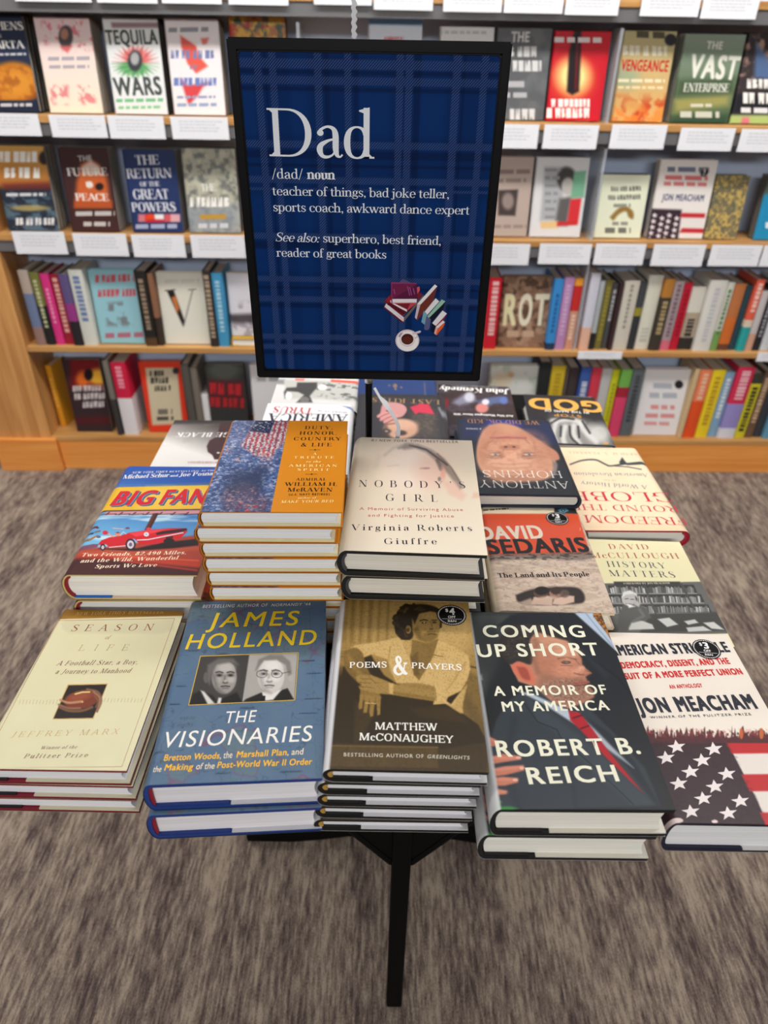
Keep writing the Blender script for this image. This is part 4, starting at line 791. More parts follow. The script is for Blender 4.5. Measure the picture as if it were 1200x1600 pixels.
    s.ell(342, 548, 16, 10, (70, 104, 140)); s.ell(550, 486, 16, 7, (120, 66, 96)); s.line([(445, 485), (520, 492)], 6, (226, 170, 150))
    w = (240, 238, 232)
    s.T('NEW YORK TIMES', 582, 92, 836, 84, 13, SERIFB, w, .2, .2); s.T('BESTSELLING AUTHORS', 850, 84, 1230, 74, 11, SERIFB, w, .2, .1)
    s.T('Michael Schur', 515, 130, 848, 116, 27, SERIFB, w, .02, .1); s.T('and', 856, 116, 912, 114, 16, SERIFB, w, .05, .1); s.T('Joe Posnanski', 920, 114, 1265, 100, 27, SERIFB, w, .02, .1)
    for dx, dy, c in ((13, 9, (60, 70, 120)), (7, 4, (90, 150, 176)), (0, 0, (220, 26, 48))):
        s.T('BIG', 420+dx, 322+dy, 745+dx, 312+dy, 96, SANSX, c, .02, .28); s.T('FANS', 772+dx, 312+dy, 1215+dx, 300+dy, 98, SANSX, c, .02, .28)
    c = (246, 226, 200)
    s.T('Two Friends, 82,490 Miles,', 220, 692, 970, 674, 25, SERIFB, c, .10, .16); s.T('and the Wild, Wonderful', 208, 736, 916, 712, 26, SERIFB, c, .10, .16); s.T('Sports We Love', 314, 776, 760, 764, 26, SERIFB, c, .10, .16)
def a_duty(s):
    s.view(290, 640, 4.4444); s.fill((212, 134, 28))
    L = [(318, 70), (718, 70), (588, 720), (98, 720)]; m = s.m_poly(L, 2); keep = s.col.copy(); s.col[:] = (62, 86, 134)
    s.mottle(.010, .007, .48, .64, (92, 122, 176), 1, .7); s.mottle(.004, .003, .55, .68, (132, 148, 190), 2, .6); s.mottle(.012, .03, .52, .7, (40, 54, 92), 3, .7); s.poly([(318, 70), (480, 70), (420, 200), (300, 330), (240, 300)], (140, 148, 190), 30, .6); s.mottle(.003, .003, .55, .65, (196, 196, 214), 6, .7)
    s.poly([(330, 430), (560, 400), (530, 560), (470, 600), (330, 580), (250, 600)], (30, 38, 66), 40, .75); s.poly([(270, 560), (440, 520), (600, 640), (560, 720), (250, 720)], (96, 74, 92), 40, .6); s.mottle(.004, .004, .56, .66, (206, 150, 140), 8, .7, s.m_poly([(270, 560), (440, 520), (560, 640), (540, 720), (250, 720)], 30)); s.mottle(.003, .003, .60, .66, (190, 60, 56), 9, .8, s.m_poly([(330, 640), (560, 640), (540, 720), (330, 720)], 20))
    # a plain striped banner in loose strokes
    B = s.m_poly([(480, 75), (718, 75), (700, 200), (640, 270), (600, 330), (480, 320), (440, 290), (380, 250), (440, 160)], 10); st = (np.sin((s.X*.95+s.Y*.25+s.nz(.004, .004, 20)*30)*.19) > 0); s.mix(B*.9*st, (196, 76, 72)); s.mix(B*.85*(~st), (224, 208, 206))
    s.poly([(486, 78), (620, 76), (580, 165), (448, 150)], (30, 38, 74), 5); s.mottle(.0022, .0022, .6, .68, (210, 206, 214), 14, .9, s.m_poly([(490, 82), (612, 80), (574, 158), (456, 146)], 4))
    for cx, cy, r in ((290, 280, 34), (365, 345, 22), (560, 350, 60), (655, 240, 24)): s.mottle(.003, .003, .45, .6, (214, 170, 164), cx, .9, np.clip(1.4-np.hypot(s.X-cx, s.Y-cy)/r, 0, 1))
    s.mottle(.0022, .0016, .48, .66, (26, 40, 82), 17, .5); s.col = s.col*m[:, None]+keep*(1-m[:, None])
    c, y = (40, 30, 22), (246, 220, 150)
    s.T('DUTY,', 828, 136, 1020, 136, 22, SERIFB, c, .24); s.T('HONOR,', 790, 175, 1048, 175, 23, SERIFB, c, .24); s.T('COUNTRY', 750, 214, 1080, 214, 22, SERIFB, c, .2); s.T('& LIFE', 800, 256, 1012, 256, 24, SERIFB, c, .24)
    s.P([(860, 281), (935, 281), (935, 279), (860, 279)], c); s.star(900, 280, 8, 7, c); s.P([(830, 450), (915, 450), (915, 448), (830, 448)], c); s.star(876, 449, 9, 7, c)
    s.T('A', 885, 315, 910, 315, 15, SERIFB, y); s.T('TRIBUTE', 753, 340, 1030, 340, 16, SERIFB, y, .55); s.T('to the', 838, 368, 940, 368, 13, SERIFB, y, .12, .25); s.T('AMERICAN', 716, 398, 1050, 398, 16, SERIFB, y, .4); s.T('SPIRIT', 776, 426, 996, 426, 16, SERIFB, y, .5)
    s.T('ADMIRAL', 766, 494, 975, 494, 18, SERIFB, c, .28); s.T('WILLIAM H.', 685, 530, 1052, 530, 24, SERIFB, c, .14); s.T('McRAVEN', 708, 570, 1018, 570, 26, SERIFB, c, .14); s.T('(U.S. NAVY RETIRED)', 716, 597, 1000, 595, 13, SANSB, c, .2); s.T('author of', 778, 620, 908, 620, 12, SERIFB, y, .15, .3); s.T('MAKE YOUR BED', 660, 650, 1026, 646, 18, SERIFB, y, .14, .2)
def a_nob(s):
    s.view(510, 670, 4.6154); s.fill((226, 212, 190)); s.grad((600, 60), (600, 880), (212, 196, 172), (236, 224, 204)); s.ell(640, 250, 260, 200, (232, 206, 186), .9, .8)
    s.ell(600, 300, 190, 170, (238, 220, 204), .8, .8); s.ell(760, 300, 120, 120, (226, 182, 164), .9, .55)
    s.poly([(520, 135), (570, 108), (660, 112), (760, 150), (850, 215), (930, 320), (990, 420), (960, 440), (880, 330), (800, 240), (720, 170), (640, 140), (560, 150)], (112, 96, 88), 12, .65); s.line([(600, 118), (720, 150), (830, 230), (870, 260)], 12, (58, 50, 50), .75, 5); s.line([(800, 180), (900, 280), (960, 380)], 10, (96, 78, 72), .6, 5); s.line([(520, 140), (570, 112), (620, 112)], 18, (150, 140, 130), .6, 8); s.line([(800, 230), (826, 290)], 26, (84, 70, 68), .6, 8)
    s.line([(420, 190), (480, 140), (540, 120)], 20, (190, 178, 160), .6, 10); s.line([(360, 270), (380, 200)], 30, (206, 192, 172), .5, 16)
    s.line([(680, 286), (740, 282)], 12, (186, 140, 134), .55, 5); s.ell(720, 286, 24, 7, (170, 130, 128), .8, .6); s.line([(440, 270), (520, 262)], 8, (214, 190, 172), .6, 5); s.ell(840, 320, 18, 46, (224, 160, 140), .8, .7); s.ell(815, 362, 12, 16, (120, 112, 110), .8, .8); s.poly([(840, 380), (930, 380), (1010, 480), (980, 520), (880, 470)], (226, 178, 162), 16, .6); s.poly([(1060, 460), (1110, 460), (1110, 500), (1050, 500)], (222, 172, 150), 12, .6)
    s.poly([(130, 60), (270, 60), (140, 870), (50, 870)], (206, 196, 172), 40, .5)
    k = (34, 32, 44); r = (196, 88, 74)
    s.T('#1', 322, 88, 360, 90, 15, SANSM, (70, 60, 56), .2); s.T('NEW YORK TIMES', 382, 92, 706, 98, 16, SANSM, (70, 60, 56), .2, .15); s.T('BESTSELLER', 722, 98, 952, 104, 16, SANSM, (70, 60, 56), .14)
    s.T("NOBODY'S", 232, 418, 1004, 430, 48, DIDONE, k, .72); s.T('GIRL', 428, 520, 802, 528, 50, DIDONE, k, .9)
    s.T('A Memoir of Surviving Abuse', 238, 586, 985, 594, 20, SANS, r, .2); s.T('and Fighting for Justice', 300, 634, 920, 640, 20, SANS, r, .2)
    s.T('Virginia Roberts', 175, 732, 1052, 738, 42, DIDONE, k, .28); s.T('Giuffre', 418, 832, 798, 834, 42, DIDONE, k, .3)
def a_hop(s):
    s.view(720, 640, 3.1579); s.fill((30, 34, 38)); s.poly([(0, 40), (450, 50), (490, 180), (0, 150)], (30, 40, 74), 25); s.poly([(130, 50), (260, 45), (300, 80), (130, 80)], (32, 52, 140), 12)
    # upside-down face, chin at the far edge
    sk = (196, 142, 112)
    s.poly([(140, 75), (200, 66), (270, 80), (340, 120), (420, 175), (460, 230), (470, 290), (430, 340), (330, 355), (190, 355), (110, 310), (80, 250), (80, 180), (105, 110)], sk, 6, sm=True)
    s.poly([(420, 175), (470, 205), (488, 240), (470, 250), (440, 240)], (186, 124, 98), 4, sm=True); s.poly([(452, 250), (478, 270), (470, 320), (440, 340), (455, 290)], (120, 112, 110), 6)
    s.ell(240, 260, 130, 60, (212, 164, 136), .9, .7); s.ell(245, 210, 36, 50, (216, 158, 128), .8, .6); s.ell(180, 140, 80, 30, (178, 122, 96), .9, .4); s.ell(400, 200, 40, 60, (166, 112, 86), .9, .6); s.ell(110, 210, 26, 60, (166, 112, 86), .9, .6)
    s.line([(150, 140), (230, 136), (320, 140)], 11, (150, 76, 72), .9, 3); s.line([(160, 132), (230, 128), (310, 132)], 12, (198, 130, 118), .7, 4); s.line([(130, 170), (160, 150)], 6, (150, 102, 80), .6); s.line([(340, 170), (318, 148)], 6, (150, 102, 80), .6)
    s.ell(240, 186, 46, 14, (158, 104, 80), .7, .8); s.ell(222, 184, 9, 5, (96, 56, 44)); s.ell(262, 184, 9, 5, (96, 56, 44)); s.line([(210, 200), (202, 240)], 8, (166, 114, 88), .5, 5); s.line([(276, 200), (284, 240)], 8, (166, 114, 88), .5, 5)
    for x in (168, 335): s.ell(x, 225, 44, 17, (160, 108, 86), .8, .75); s.ell(x, 222, 24, 5, (196, 174, 160), .6); s.ell(x+3, 222, 9, 5.5, (104, 124, 138), .4); s.ell(x+3, 222, 3.5, 3, (30, 30, 34)); s.line([(x-30, 227), (x, 229), (x+30, 226)], 4, (96, 62, 50), .8, 1.5); s.line([(x-34, 206), (x, 203), (x+30, 207)], 6, (164, 112, 90), .6, 3); s.line([(x-36, 234), (x, 241), (x+40, 232)], 7, (140, 98, 78), .6, 3); s.line([(x-28, 214), (x+28, 213)], 4, (120, 76, 60), .7, 2)
    s.mottle(.012, .008, .45, .65, (212, 158, 130), 7, .35, s.m_poly([(110, 110), (400, 140), (460, 300), (100, 300)], 30)); s.mottle(.006, .006, .5, .7, (166, 104, 84), 9, .28, s.m_poly([(110, 110), (400, 140), (460, 330), (100, 330)], 30)); s.ell(330, 120, 60, 24, (170, 112, 90), .9, .4); s.ell(150, 100, 50, 24, (170, 112, 90), .9, .4); s.line([(120, 190), (140, 150), (170, 110)], 10, (166, 110, 88), .5, 6); s.line([(370, 200), (360, 160), (335, 120)], 10, (166, 110, 88), .5, 6)
    for y in (265, 285, 305, 325): s.line([(150, y), (240, y+6), (350, y-2)], 5, (168, 116, 92), .5, 3)
    s.ell(245, 345, 150, 22, (150, 104, 82), .9, .5)
    w = (232, 228, 220)
    s.T('WE DID OK, KID', 384, 57, 32, 48, 17, SERIF, (190, 132, 62), .1); s.T('A MEMOIR', 100, 92, 25, 90, 7, SANSM, (200, 200, 205), .15)
    s.T('HOPKINS', 490, 304, 106, 300, 32, LIGHT, w, .1); s.T('ANTHONY', 528, 355, 88, 348, 34, LIGHT, w, .1)
def a_sed(s):
    s.view(720, 640, 3.1579); s.fill((208, 188, 170)); s.mottle(.012, .006, .4, .7, (176, 152, 134), 3, .6); s.mottle(.004, .003, .55, .75, (138, 116, 104), 5, .4)
    s.poly([(90, 470), (570, 470), (580, 500), (580, 516), (90, 514)], (232, 216, 188), 3); s.poly([(90, 514), (578, 514), (640, 715), (110, 722)], (222, 84, 50), 3); s.poly([(460, 478), (560, 478), (576, 514), (462, 512)], (38, 36, 36), 3)
    s.poly([(478, 496), (500, 486), (520, 488), (535, 498), (512, 509), (490, 508)], (86, 150, 176), 2); s.ell(505, 497, 9, 8, (24, 40, 54)); s.ell(505, 497, 4, 4, (150, 200, 216))
    s.poly([(112, 716), (645, 700), (660, 730), (600, 745), (480, 740), (300, 735), (160, 748), (112, 742)], (120, 106, 98), 6, .8); s.mottle(.006, .002, .5, .6, (60, 54, 52), 8, .9, s.m_poly([(112, 716), (645, 705), (655, 728), (480, 745), (200, 735), (120, 748)], 6))
    s.poly([(270, 915), (340, 890), (430, 878), (560, 876), (605, 905), (606, 950), (540, 960), (400, 965), (290, 952)], (48, 40, 38), 6, sm=True)
    s.poly([(290, 950), (345, 930), (370, 965), (310, 965)], (170, 148, 132), 6)
    s.poly([(345, 960), (360, 925), (420, 915), (455, 930), (450, 968)], (196, 168, 150), 4); s.ell(395, 905, 36, 27, (92, 66, 54)); s.ell(400, 893, 36, 20, (30, 26, 26), .3); s.poly([(450, 960), (460, 935), (520, 915), (560, 920), (560, 950), (500, 965)], (204, 174, 156), 4); s.ell(470, 905, 34, 24, (150, 112, 94)); s.ell(474, 893, 34, 17, (60, 46, 40), .3); s.line([(370, 935), (440, 925), (500, 940)], 14, (206, 176, 158), .8, 5); s.ell(512, 908, 24, 20, (96, 80, 72), .4, .8); s.line([(380, 910), (400, 914)], 4, (40, 28, 26)); s.line([(455, 908), (475, 914)], 4, (70, 46, 40))
    s.bars(110, 500, 235, 492, 7, (80, 66, 50), 2); 
    s.T('DAVID', 100, 642, 415, 634, 62, SANSX, (232, 216, 196), -.02); s.T('SEDARIS', 140, 712, 640, 700, 68, SANSX, (30, 26, 26), -.02); s.T('J', 584, 596, 596, 596, 12, SERIF, (240, 200, 170), 0, .2)
    s.T('The Land and Its People', 186, 830, 638, 823, 23, CLAR, (40, 30, 30), .02)
    off_sticker(s, 476, 538, .0158, '3', rot=-.05)
def a_hist(s):
    s.view(900, 820, 3.02); s.fill((236, 228, 184)); s.poly([(60, 278), (600, 268), (760, 512), (100, 525)], (104, 104, 102), 2)
    for i, y in enumerate((285, 330, 378)):
        x1 = 545+i*34; s.poly([(150, y), (x1+10, y-2), (x1+30, y+42), (160, y+44)], (58, 58, 57), 3)
        r = random.Random(i); x = 160
        while x < x1+8:
            wd = r.uniform(5, 11); g = r.choice((120, 150, 176, 200, 90)); hh = r.uniform(24, 34); s.poly([(x, y+38-hh), (x+wd-2, y+38-hh), (x+wd+3, y+38), (x+5, y+38)], (g, g, g-2), 1.5); x += wd
        s.line([(150, y+41), (x1+25, y+39)], 5, (150, 150, 148))
    for a in ((322, 285, 380, 430), (498, 280, 560, 400)): s.line([a[:2], a[2:]], 9, (78, 78, 76))
    s.poly([(350, 420), (690, 410), (740, 500), (300, 510)], (70, 70, 68), 6); 
    for q in ([(240, 460), (300, 448), (360, 470), (370, 492), (250, 496)], [(385, 445), (440, 438), (482, 470), (430, 482)], [(510, 455), (560, 446), (578, 462), (530, 472)], [(600, 462), (650, 458), (700, 495), (640, 490)], [(520, 485), (600, 478), (640, 500), (530, 505)]): s.poly(q, (206, 206, 202), 3)
    s.poly([(195, 500), (200, 420), (225, 372), (280, 368), (330, 390), (356, 440), (310, 452), (262, 462), (240, 505)], (92, 92, 90), 5); s.line([(300, 400), (320, 430), (270, 455)], 12, (120, 120, 118), .7, 5); s.ell(248, 348, 32, 34, (186, 184, 181)); s.poly([(216, 345), (222, 318), (255, 308), (286, 325), (292, 345), (270, 326), (235, 330)], (222, 222, 220), 4); s.poly([(270, 345), (305, 372), (296, 388), (272, 375)], (178, 176, 172), 4); s.line([(232, 350), (246, 348)], 4, (90, 90, 88)); s.line([(258, 352), (272, 352)], 4, (90, 90, 88)); s.line([(236, 372), (262, 374)], 4, (110, 108, 106)); s.poly([(240, 372), (280, 385), (250, 392)], (230, 230, 226), 4)
    s.poly([(178, 268), (490, 268), (494, 284), (180, 286)], (64, 62, 60), 3)
    r, k = (178, 50, 42), (40, 50, 72)
    s.T('DAVID', 158, 114, 346, 116, 23, DIDONE, r, .28); s.T('McCULLOUGH', 74, 156, 490, 160, 25, DIDONE, r, .2); s.T('HISTORY', 150, 198, 428, 206, 26, DIDONE, k, .28); s.T('MATTERS', 162, 242, 472, 250, 28, DIDONE, k, .26); s.T('FOREWORD BY JON MEACHAM', 226, 281, 444, 279, 8, SERIFB, (216, 212, 200), .12)
def a_amer(s):
    s.view(900, 820, 3.02); s.fill((240, 230, 218)); s.mottle(.06, .06, .4, .7, (236, 224, 212), 2, .6)
    s.poly([(300, 1010), (720, 1005), (920, 1420), (300, 1440)], (58, 38, 46), 3); s.poly([(705, 1010), (1200, 1005), (1250, 1430), (905, 1420), (860, 1310)], (232, 222, 214), 3)
    for y0, y1 in ((1010, 1080), (1178, 1258), (1358, 1440)): s.poly([(700+(y0-1010)*.48, y0), (1260, y0-6), (1260, y1-6), (700+(y1-1010)*.48, y1)], (192, 38, 44), 4)
    r = random.Random(4); pts = [(330, 1030)]; x = 330
    while x < 1230: x += r.uniform(3, 9); pts.append((x, r.choice((955, 965, 975, 985, 992, 1000))+r.uniform(-8, 12)))
    pts.append((1240, 1030)); s.poly(pts, (84, 40, 46), 2); s.mottle(.003, .003, .5, .6, (176, 60, 54), 12, .6, np.clip(1-np.abs(s.Y-985)/26, 0, 1))
    for x in range(380, 900, 24): s.ell(x, 975+((x*7) % 17), 5, 7, (104, 66, 60) if x % 3 else (190, 140, 110))
    s.ell(780, 985, 9, 26, (200, 96, 50)); s.ell(875, 985, 10, 26, (196, 104, 56)); s.mottle(.003, .003, .5, .8, (40, 26, 34), 5, .4, s.m_poly([(300, 1020), (720, 1010), (915, 1415), (300, 1430)], 4))
    for x, y in ((475, 1048), (650, 1058), (425, 1100), (595, 1112), (540, 1166), (712, 1176), (485, 1222), (655, 1236), (600, 1292), (775, 1304), (542, 1354), (718, 1362)): s.star(x, y, 45, 34, (240, 228, 228), 8)
    s.ell(480, 1395, 26, 12, (236, 214, 214)); s.ell(655, 1400, 14, 8, (236, 214, 214))
    k, q = (36, 40, 52), (206, 46, 46)
    s.T('AMERICAN', 166, 617, 437, 608, 46, SANSH, k, -.02); s.T('STRUGGLE', 458, 608, 730, 599, 46, SANSH, k, -.02)
    s.T('DEMOCRACY, DISSENT, AND THE', 218, 678, 730, 656, 28, SANSH, q, .0); s.T('IN THE PURSUIT OF A MORE PERFECT UNION', 40, 738, 790, 705, 28, SANSH, q, .0)
    s.T('AN ANTHOLOGY', 444, 774, 600, 767, 18, SANSX, q, .04); s.T('JON MEACHAM', 300, 888, 860, 866, 66, SANSH, k, .02); s.T('WINNER OF THE PULITZER PRIZE', 352, 915, 828, 899, 11, SANSM, (60, 56, 60), .25)
    off_sticker(s, 615, 588, .0158, '3', rot=-.10)
def a_globe(s):
    s.view(840, 680, 3.3333); s.fill((244, 224, 190)); s.mottle(.05, .05, .4, .7, (246, 214, 176), 6, .5); s.poly([(230, 460), (800, 460), (830, 510), (230, 500)], (238, 200, 160), 20, .5)
    k = (52, 60, 62); s.line([(170, 152), (230, 132), (300, 128), (350, 150), (380, 160), (450, 150), (545, 140)], 8, k, .9, 2, True); s.line([(400, 160), (470, 165), (540, 178)], 5, k, .9, 2); s.poly([(425, 140), (440, 115), (455, 135), (470, 150), (430, 155)], k, 3); s.poly([(450, 150), (552, 138), (545, 152), (470, 156)], k, 3)
    r = (206, 40, 62); b = (96, 106, 130)
    s.T('SARAH M. S. PEARSALL', 535, 96, 158, 84, 10, SERIF, (214, 120, 100), .3); s.T('American Revolution', 570, 200, 186, 194, 17, SERIF, b, .1, .1); s.T('OF THE', 405, 232, 340, 230, 7, SERIF, b, .3); s.T('A World History', 570, 262, 222, 240, 19, SERIF, b, .12, .1)
    s.T('GLOBE', 690, 300, 170, 292, 46, SERIF, r, .06); s.T('ROUND THE', 722, 370, 170, 358, 30, SERIF, r, .08); s.T('FREEDOM', 768, 430, 236, 416, 38, SERIF, r, .03)
def a_god(s):
    s.view(790, 600, 6); s.fill((40, 40, 42)); s.poly([(420, 300), (560, 300), (800, 360), (980, 520), (1040, 590), (500, 590), (420, 420)], (150, 148, 144), 40, .9); s.ell(880, 460, 110, 90, (214, 212, 206), .9, .8); s.ell(560, 350, 140, 50, (150, 148, 144), .8, .6)
    for a in ([(470, 360), (450, 470), (480, 560)], [(560, 400), (540, 500), (560, 580)], [(640, 390), (640, 470), (690, 560)], [(700, 370), (740, 440), (850, 540)], [(440, 350), (600, 330), (720, 370)]): s.line(a, 46, (212, 210, 206), .9, 14, True)
    for a in ([(520, 400), (515, 490)], [(600, 400), (615, 500), (700, 580)], [(680, 400), (690, 500)], [(720, 350), (790, 460)], [(420, 370), (520, 320), (640, 330)]): s.line(a, 18, (34, 34, 36), .9, 7, True)
    s.poly([(380, 290), (900, 290), (900, 310), (380, 320)], (40, 40, 42), 12, .5); g = (238, 176, 84)
    s.blk(800, 128, 275, 96, 18, (170, 168, 164), 4); s.T('GOD', 900, 172, 208, 132, 92, SANSX, g, .0); s.T('IN THE NAME OF', 778, 264, 362, 240, 18, SANSB, W, .06); s.T('STOP', 706, 296, 450, 280, 24, SANSB, (206, 150, 80), .1); s.P([(918, 548), (965, 548), (965, 580), (918, 580)], (206, 160, 100))
def a_ken(s):
    s.view(670, 590, 6.3158); s.fill((50, 38, 40)); s.poly([(60, 130), (830, 160), (880, 390), (240, 370)], (60, 44, 44), 20); s.mottle(.02, .02, .5, .7, (84, 76, 96), 3, .6); s.poly([(230, 250), (330, 170), (440, 160), (470, 230), (300, 280)], (146, 146, 170), 20, .8); s.ell(400, 190, 50, 50, (206, 204, 214), .6, .9); s.poly([(470, 240), (560, 200), (700, 180), (770, 190), (760, 250), (640, 260), (560, 300)], (92, 108, 150), 16, .9); s.ell(740, 225, 40, 36, (96, 124, 190), .6, .8); s.ell(525, 300, 64, 48, (208, 130, 122), .4); s.ell(560, 240, 36, 28, (220, 214, 222), .5); s.poly([(150, 210), (200, 210), (190, 300), (160, 300)], (120, 26, 34), 8)
    s.T('HOW TO TEST NEGATIVE FOR STUPID', 680, 92, 215, 62, 14, SANSB, (176, 172, 170), .1); s.T('John Kennedy', 792, 120, 98, 84, 44, CLAR, W, .02, .1); s.T('And Why Washington Never Will', 832, 372, 246, 350, 18, SANSX, W, .02)
def a_last(s):
    s.view(550, 595, 7.0588); s.fill((44, 42, 46)); s.poly([(100, 150), (950, 170), (1100, 650), (0, 640)], (62, 58, 60), 40, .7); s.poly([(660, 360), (900, 360), (940, 620), (700, 620)], (84, 74, 66), 50, .9); s.mottle(.006, .006, .5, .7, (112, 100, 92), 4, .5, s.m_poly([(660, 330), (930, 330), (960, 620), (700, 640)], 40))
    s.ell(540, 530, 190, 110, (204, 158, 132), .25); s.ell(560, 480, 150, 50, (222, 176, 152), .8, .7); s.poly([(330, 560), (380, 480), (420, 620), (330, 640)], (70, 54, 50), 20, .8); s.ell(380, 556, 52, 26, (70, 52, 48), .6, .9); s.ell(545, 575, 58, 28, (60, 46, 44), .6, .9); s.ell(380, 556, 18, 10, (150, 140, 136)); s.line([(390, 480), (470, 470)], 14, (140, 70, 66), .8, 6)
    s.poly([(310, 360), (340, 260), (440, 235), (560, 260), (605, 320), (560, 390), (500, 410), (420, 440), (380, 460), (330, 430), (290, 390)], (204, 146, 144), 8, sm=True)
    for a in ([(290, 392), (350, 360), (430, 330)], [(320, 430), (390, 390), (450, 370)], [(360, 455), (430, 420), (490, 390)]): s.line(a, 34, (216, 150, 146), .9, 7); s.line([(p[0], p[1]+18) for p in a], 7, (120, 62, 62), .8, 3)
    s.line([(380, 330), (440, 345)], 14, (70, 70, 76)); s.poly([(640, 290), (760, 250), (850, 260), (910, 370), (820, 360), (740, 350), (700, 370)], (206, 52, 78), 8); s.line([(960, 300), (1040, 460), (1075, 620)], 24, (150, 152, 162), .8, 8)
    g = (166, 132, 92)
    s.T('LAST RITES', 965, 214, 225, 186, 46, SERIFB, g, .2)
def a_blue(s):
    s.view(550, 595, 7.0588); s.fill((38, 62, 116)); 
    for x, y, r in ((475, 55, 24), (410, 50, 10), (545, 72, 11), (480, 90, 12)): s.ell(x, y, r, r, (150, 116, 92), .4, .9)
    s.line([(800, 20), (806, 160)], 14, (120, 104, 116), .8, 4)
def a_tyrus(s):
    s.view(400, 590, 6.6667); s.fill((238, 238, 240)); s.poly([(900, 296), (1010, 310), (1000, 340), (960, 318)], (90, 110, 180), 6)
    s.T('TYRUS', 596, 318, 196, 300, 62, SERIFB, (190, 56, 62), .06); s.T('WHAT IT IS', 950, 360, 650, 340, 12, SANSB, (150, 120, 150), .2); s.T('AMERICA', 960, 384, 132, 372, 82, SERIFB, (44, 46, 62), .06)
    s.P([(20, 400), (60, 395), (60, 445), (20, 445)], (160, 190, 226))
def a_sold(s):
    s.view(400, 590, 6.6667); s.fill((222, 221, 220)); s.poly([(10, 10), (300, 20), (300, 70), (10, 60)], (120, 120, 122), 14, .8); s.poly([(300, 20), (1090, 50), (1050, 250), (660, 220), (300, 220)], (196, 196, 190), 16); s.mottle(.010, .010, .52, .62, (96, 96, 94), 3, .9, s.m_poly([(620, 60), (1080, 70), (1050, 230), (640, 200)], 20))
    s.poly([(430, 50), (640, 50), (630, 110), (560, 190), (590, 260), (420, 260), (500, 180), (440, 150), (320, 140), (300, 220), (290, 150), (320, 105), (420, 100)], (72, 72, 72), 8); s.ell(340, 190, 34, 40, (236, 236, 234)); s.ell(690, 100, 50, 30, (232, 230, 226)); s.ell(505, 230, 50, 30, (120, 118, 114)); s.poly([(780, 20), (1090, 40), (1080, 62), (780, 45)], (232, 92, 72), 4); s.poly([(410, 10), (510, 12), (500, 32), (410, 30)], (226, 110, 96), 5)
def a_hugo(s):
    s.view(200, 640, 6.6667); s.fill((226, 222, 218)); s.grad((700, 100), (600, 420), (78, 70, 68), (226, 222, 218)); s.mottle(.03, .02, .5, .8, (150, 138, 132), 3, .5, np.clip((420-s.Y)/200, 0, 1)); s.poly([(480, 98), (1100, 98), (1100, 135), (470, 150)], (44, 38, 38), 14, .8)
    s.poly([(960, 140), (1200, 140), (1200, 520), (900, 520), (880, 475), (830, 440), (820, 380), (850, 320), (930, 280)], (66, 40, 42), 6); s.ell(940, 450, 14, 8, (210, 204, 200))
    s.T('GEORGE BLACK', 1390, 240, 512, 240, 44, SERIFB, W, .14, .15); s.blk(1150, 562, 625, 562, 22, (190, 160, 168), 3)

# ------------------------------------------------------------------ floor, table
fl = MB().box(-4.5, 4.5, -1.2, 4.0, -0.05, 0.0).build('floor', carpet()); tag(fl, kind='structure')
tag(MB().box(-4.5, 4.5, 2.75, 2.85, 0.0, 3.0).build('wall_back', solid('warm_white_wall', (206, 200, 190), .8, .03, 8)), kind='structure')
TOP = 0.6995
black = solid('black_powder_coat', (8, 8, 9), 0.6, 0.1, 80)
black.node_tree.nodes['Principled BSDF'].inputs['Specular IOR Level'].default_value = 0.12
def build_table():
    e = empty('display_table', Tr(0.031, 0.86, 0)); tag(e, 'black display table carrying the stacks of books, one slim front leg showing', 'table')
    L = np.linalg.inv(np.array(e.matrix_world))
    def part(name, mb, bev=0.0, par=None): return obj(name, mb.mesh(name, black, False, bev), par or e)
    B = lambda x0, x1, y0, y1, z0, z1: MB().box(x0-.031, x1-.031, y0-.86, y1-.86, z0, z1)
    part('tabletop', MB().prism([(x-.031, y-.86) for x, y in ((-.335, .462), (.40, .462), (.40, 1.27), (.30, 1.39), (-.20, 1.39), (-.20, 1.15), (-.335, 1.12))], 0.668, TOP), 0.003)
    front = part('leg', B(0.0185, 0.0435, 0.499, 0.524, 0.0, 0.668), 0.0025)
    part('leg', B(0.0185, 0.0435, 1.25, 1.275, 0.0, 0.668), 0.0025)
    for sgn in (-1, 1):                                  # gusset plates bracing the leg head
        x0 = 0.031+sgn*0.0127
        g = MB().prism([(x0-.031, 0.43), (x0-.031, 0.66), (x0+sgn*.16-.031, 0.66)], 0.506-.86, 0.512-.86, 'y'); part('gusset', g, 0.0, front)
        d = MB(); p0 = np.array([x0-.031, 0.509-.86, 0.425]); p1 = np.array([x0+sgn*.175-.031, 0.509-.86, 0.666]); d.tube([p0, p1], 0.006, 8); part('brace', d, 0.0, front)
    arch = [(-.292, 0), (-.292, .07), (.30, .07), (.30, 0), (.21, 0), (.16, .008), (.10, .022), (0, .03), (-.09, .022), (-.15, .008), (-.20, 0)]
    part('foot_rail', MB().prism(arch, 0.782-.86, 0.83-.86, 'y'), 0.003)
    part('post', B(0.006, 0.056, 0.785, 0.828, 0.068, 0.668), 0.002)
build_table()

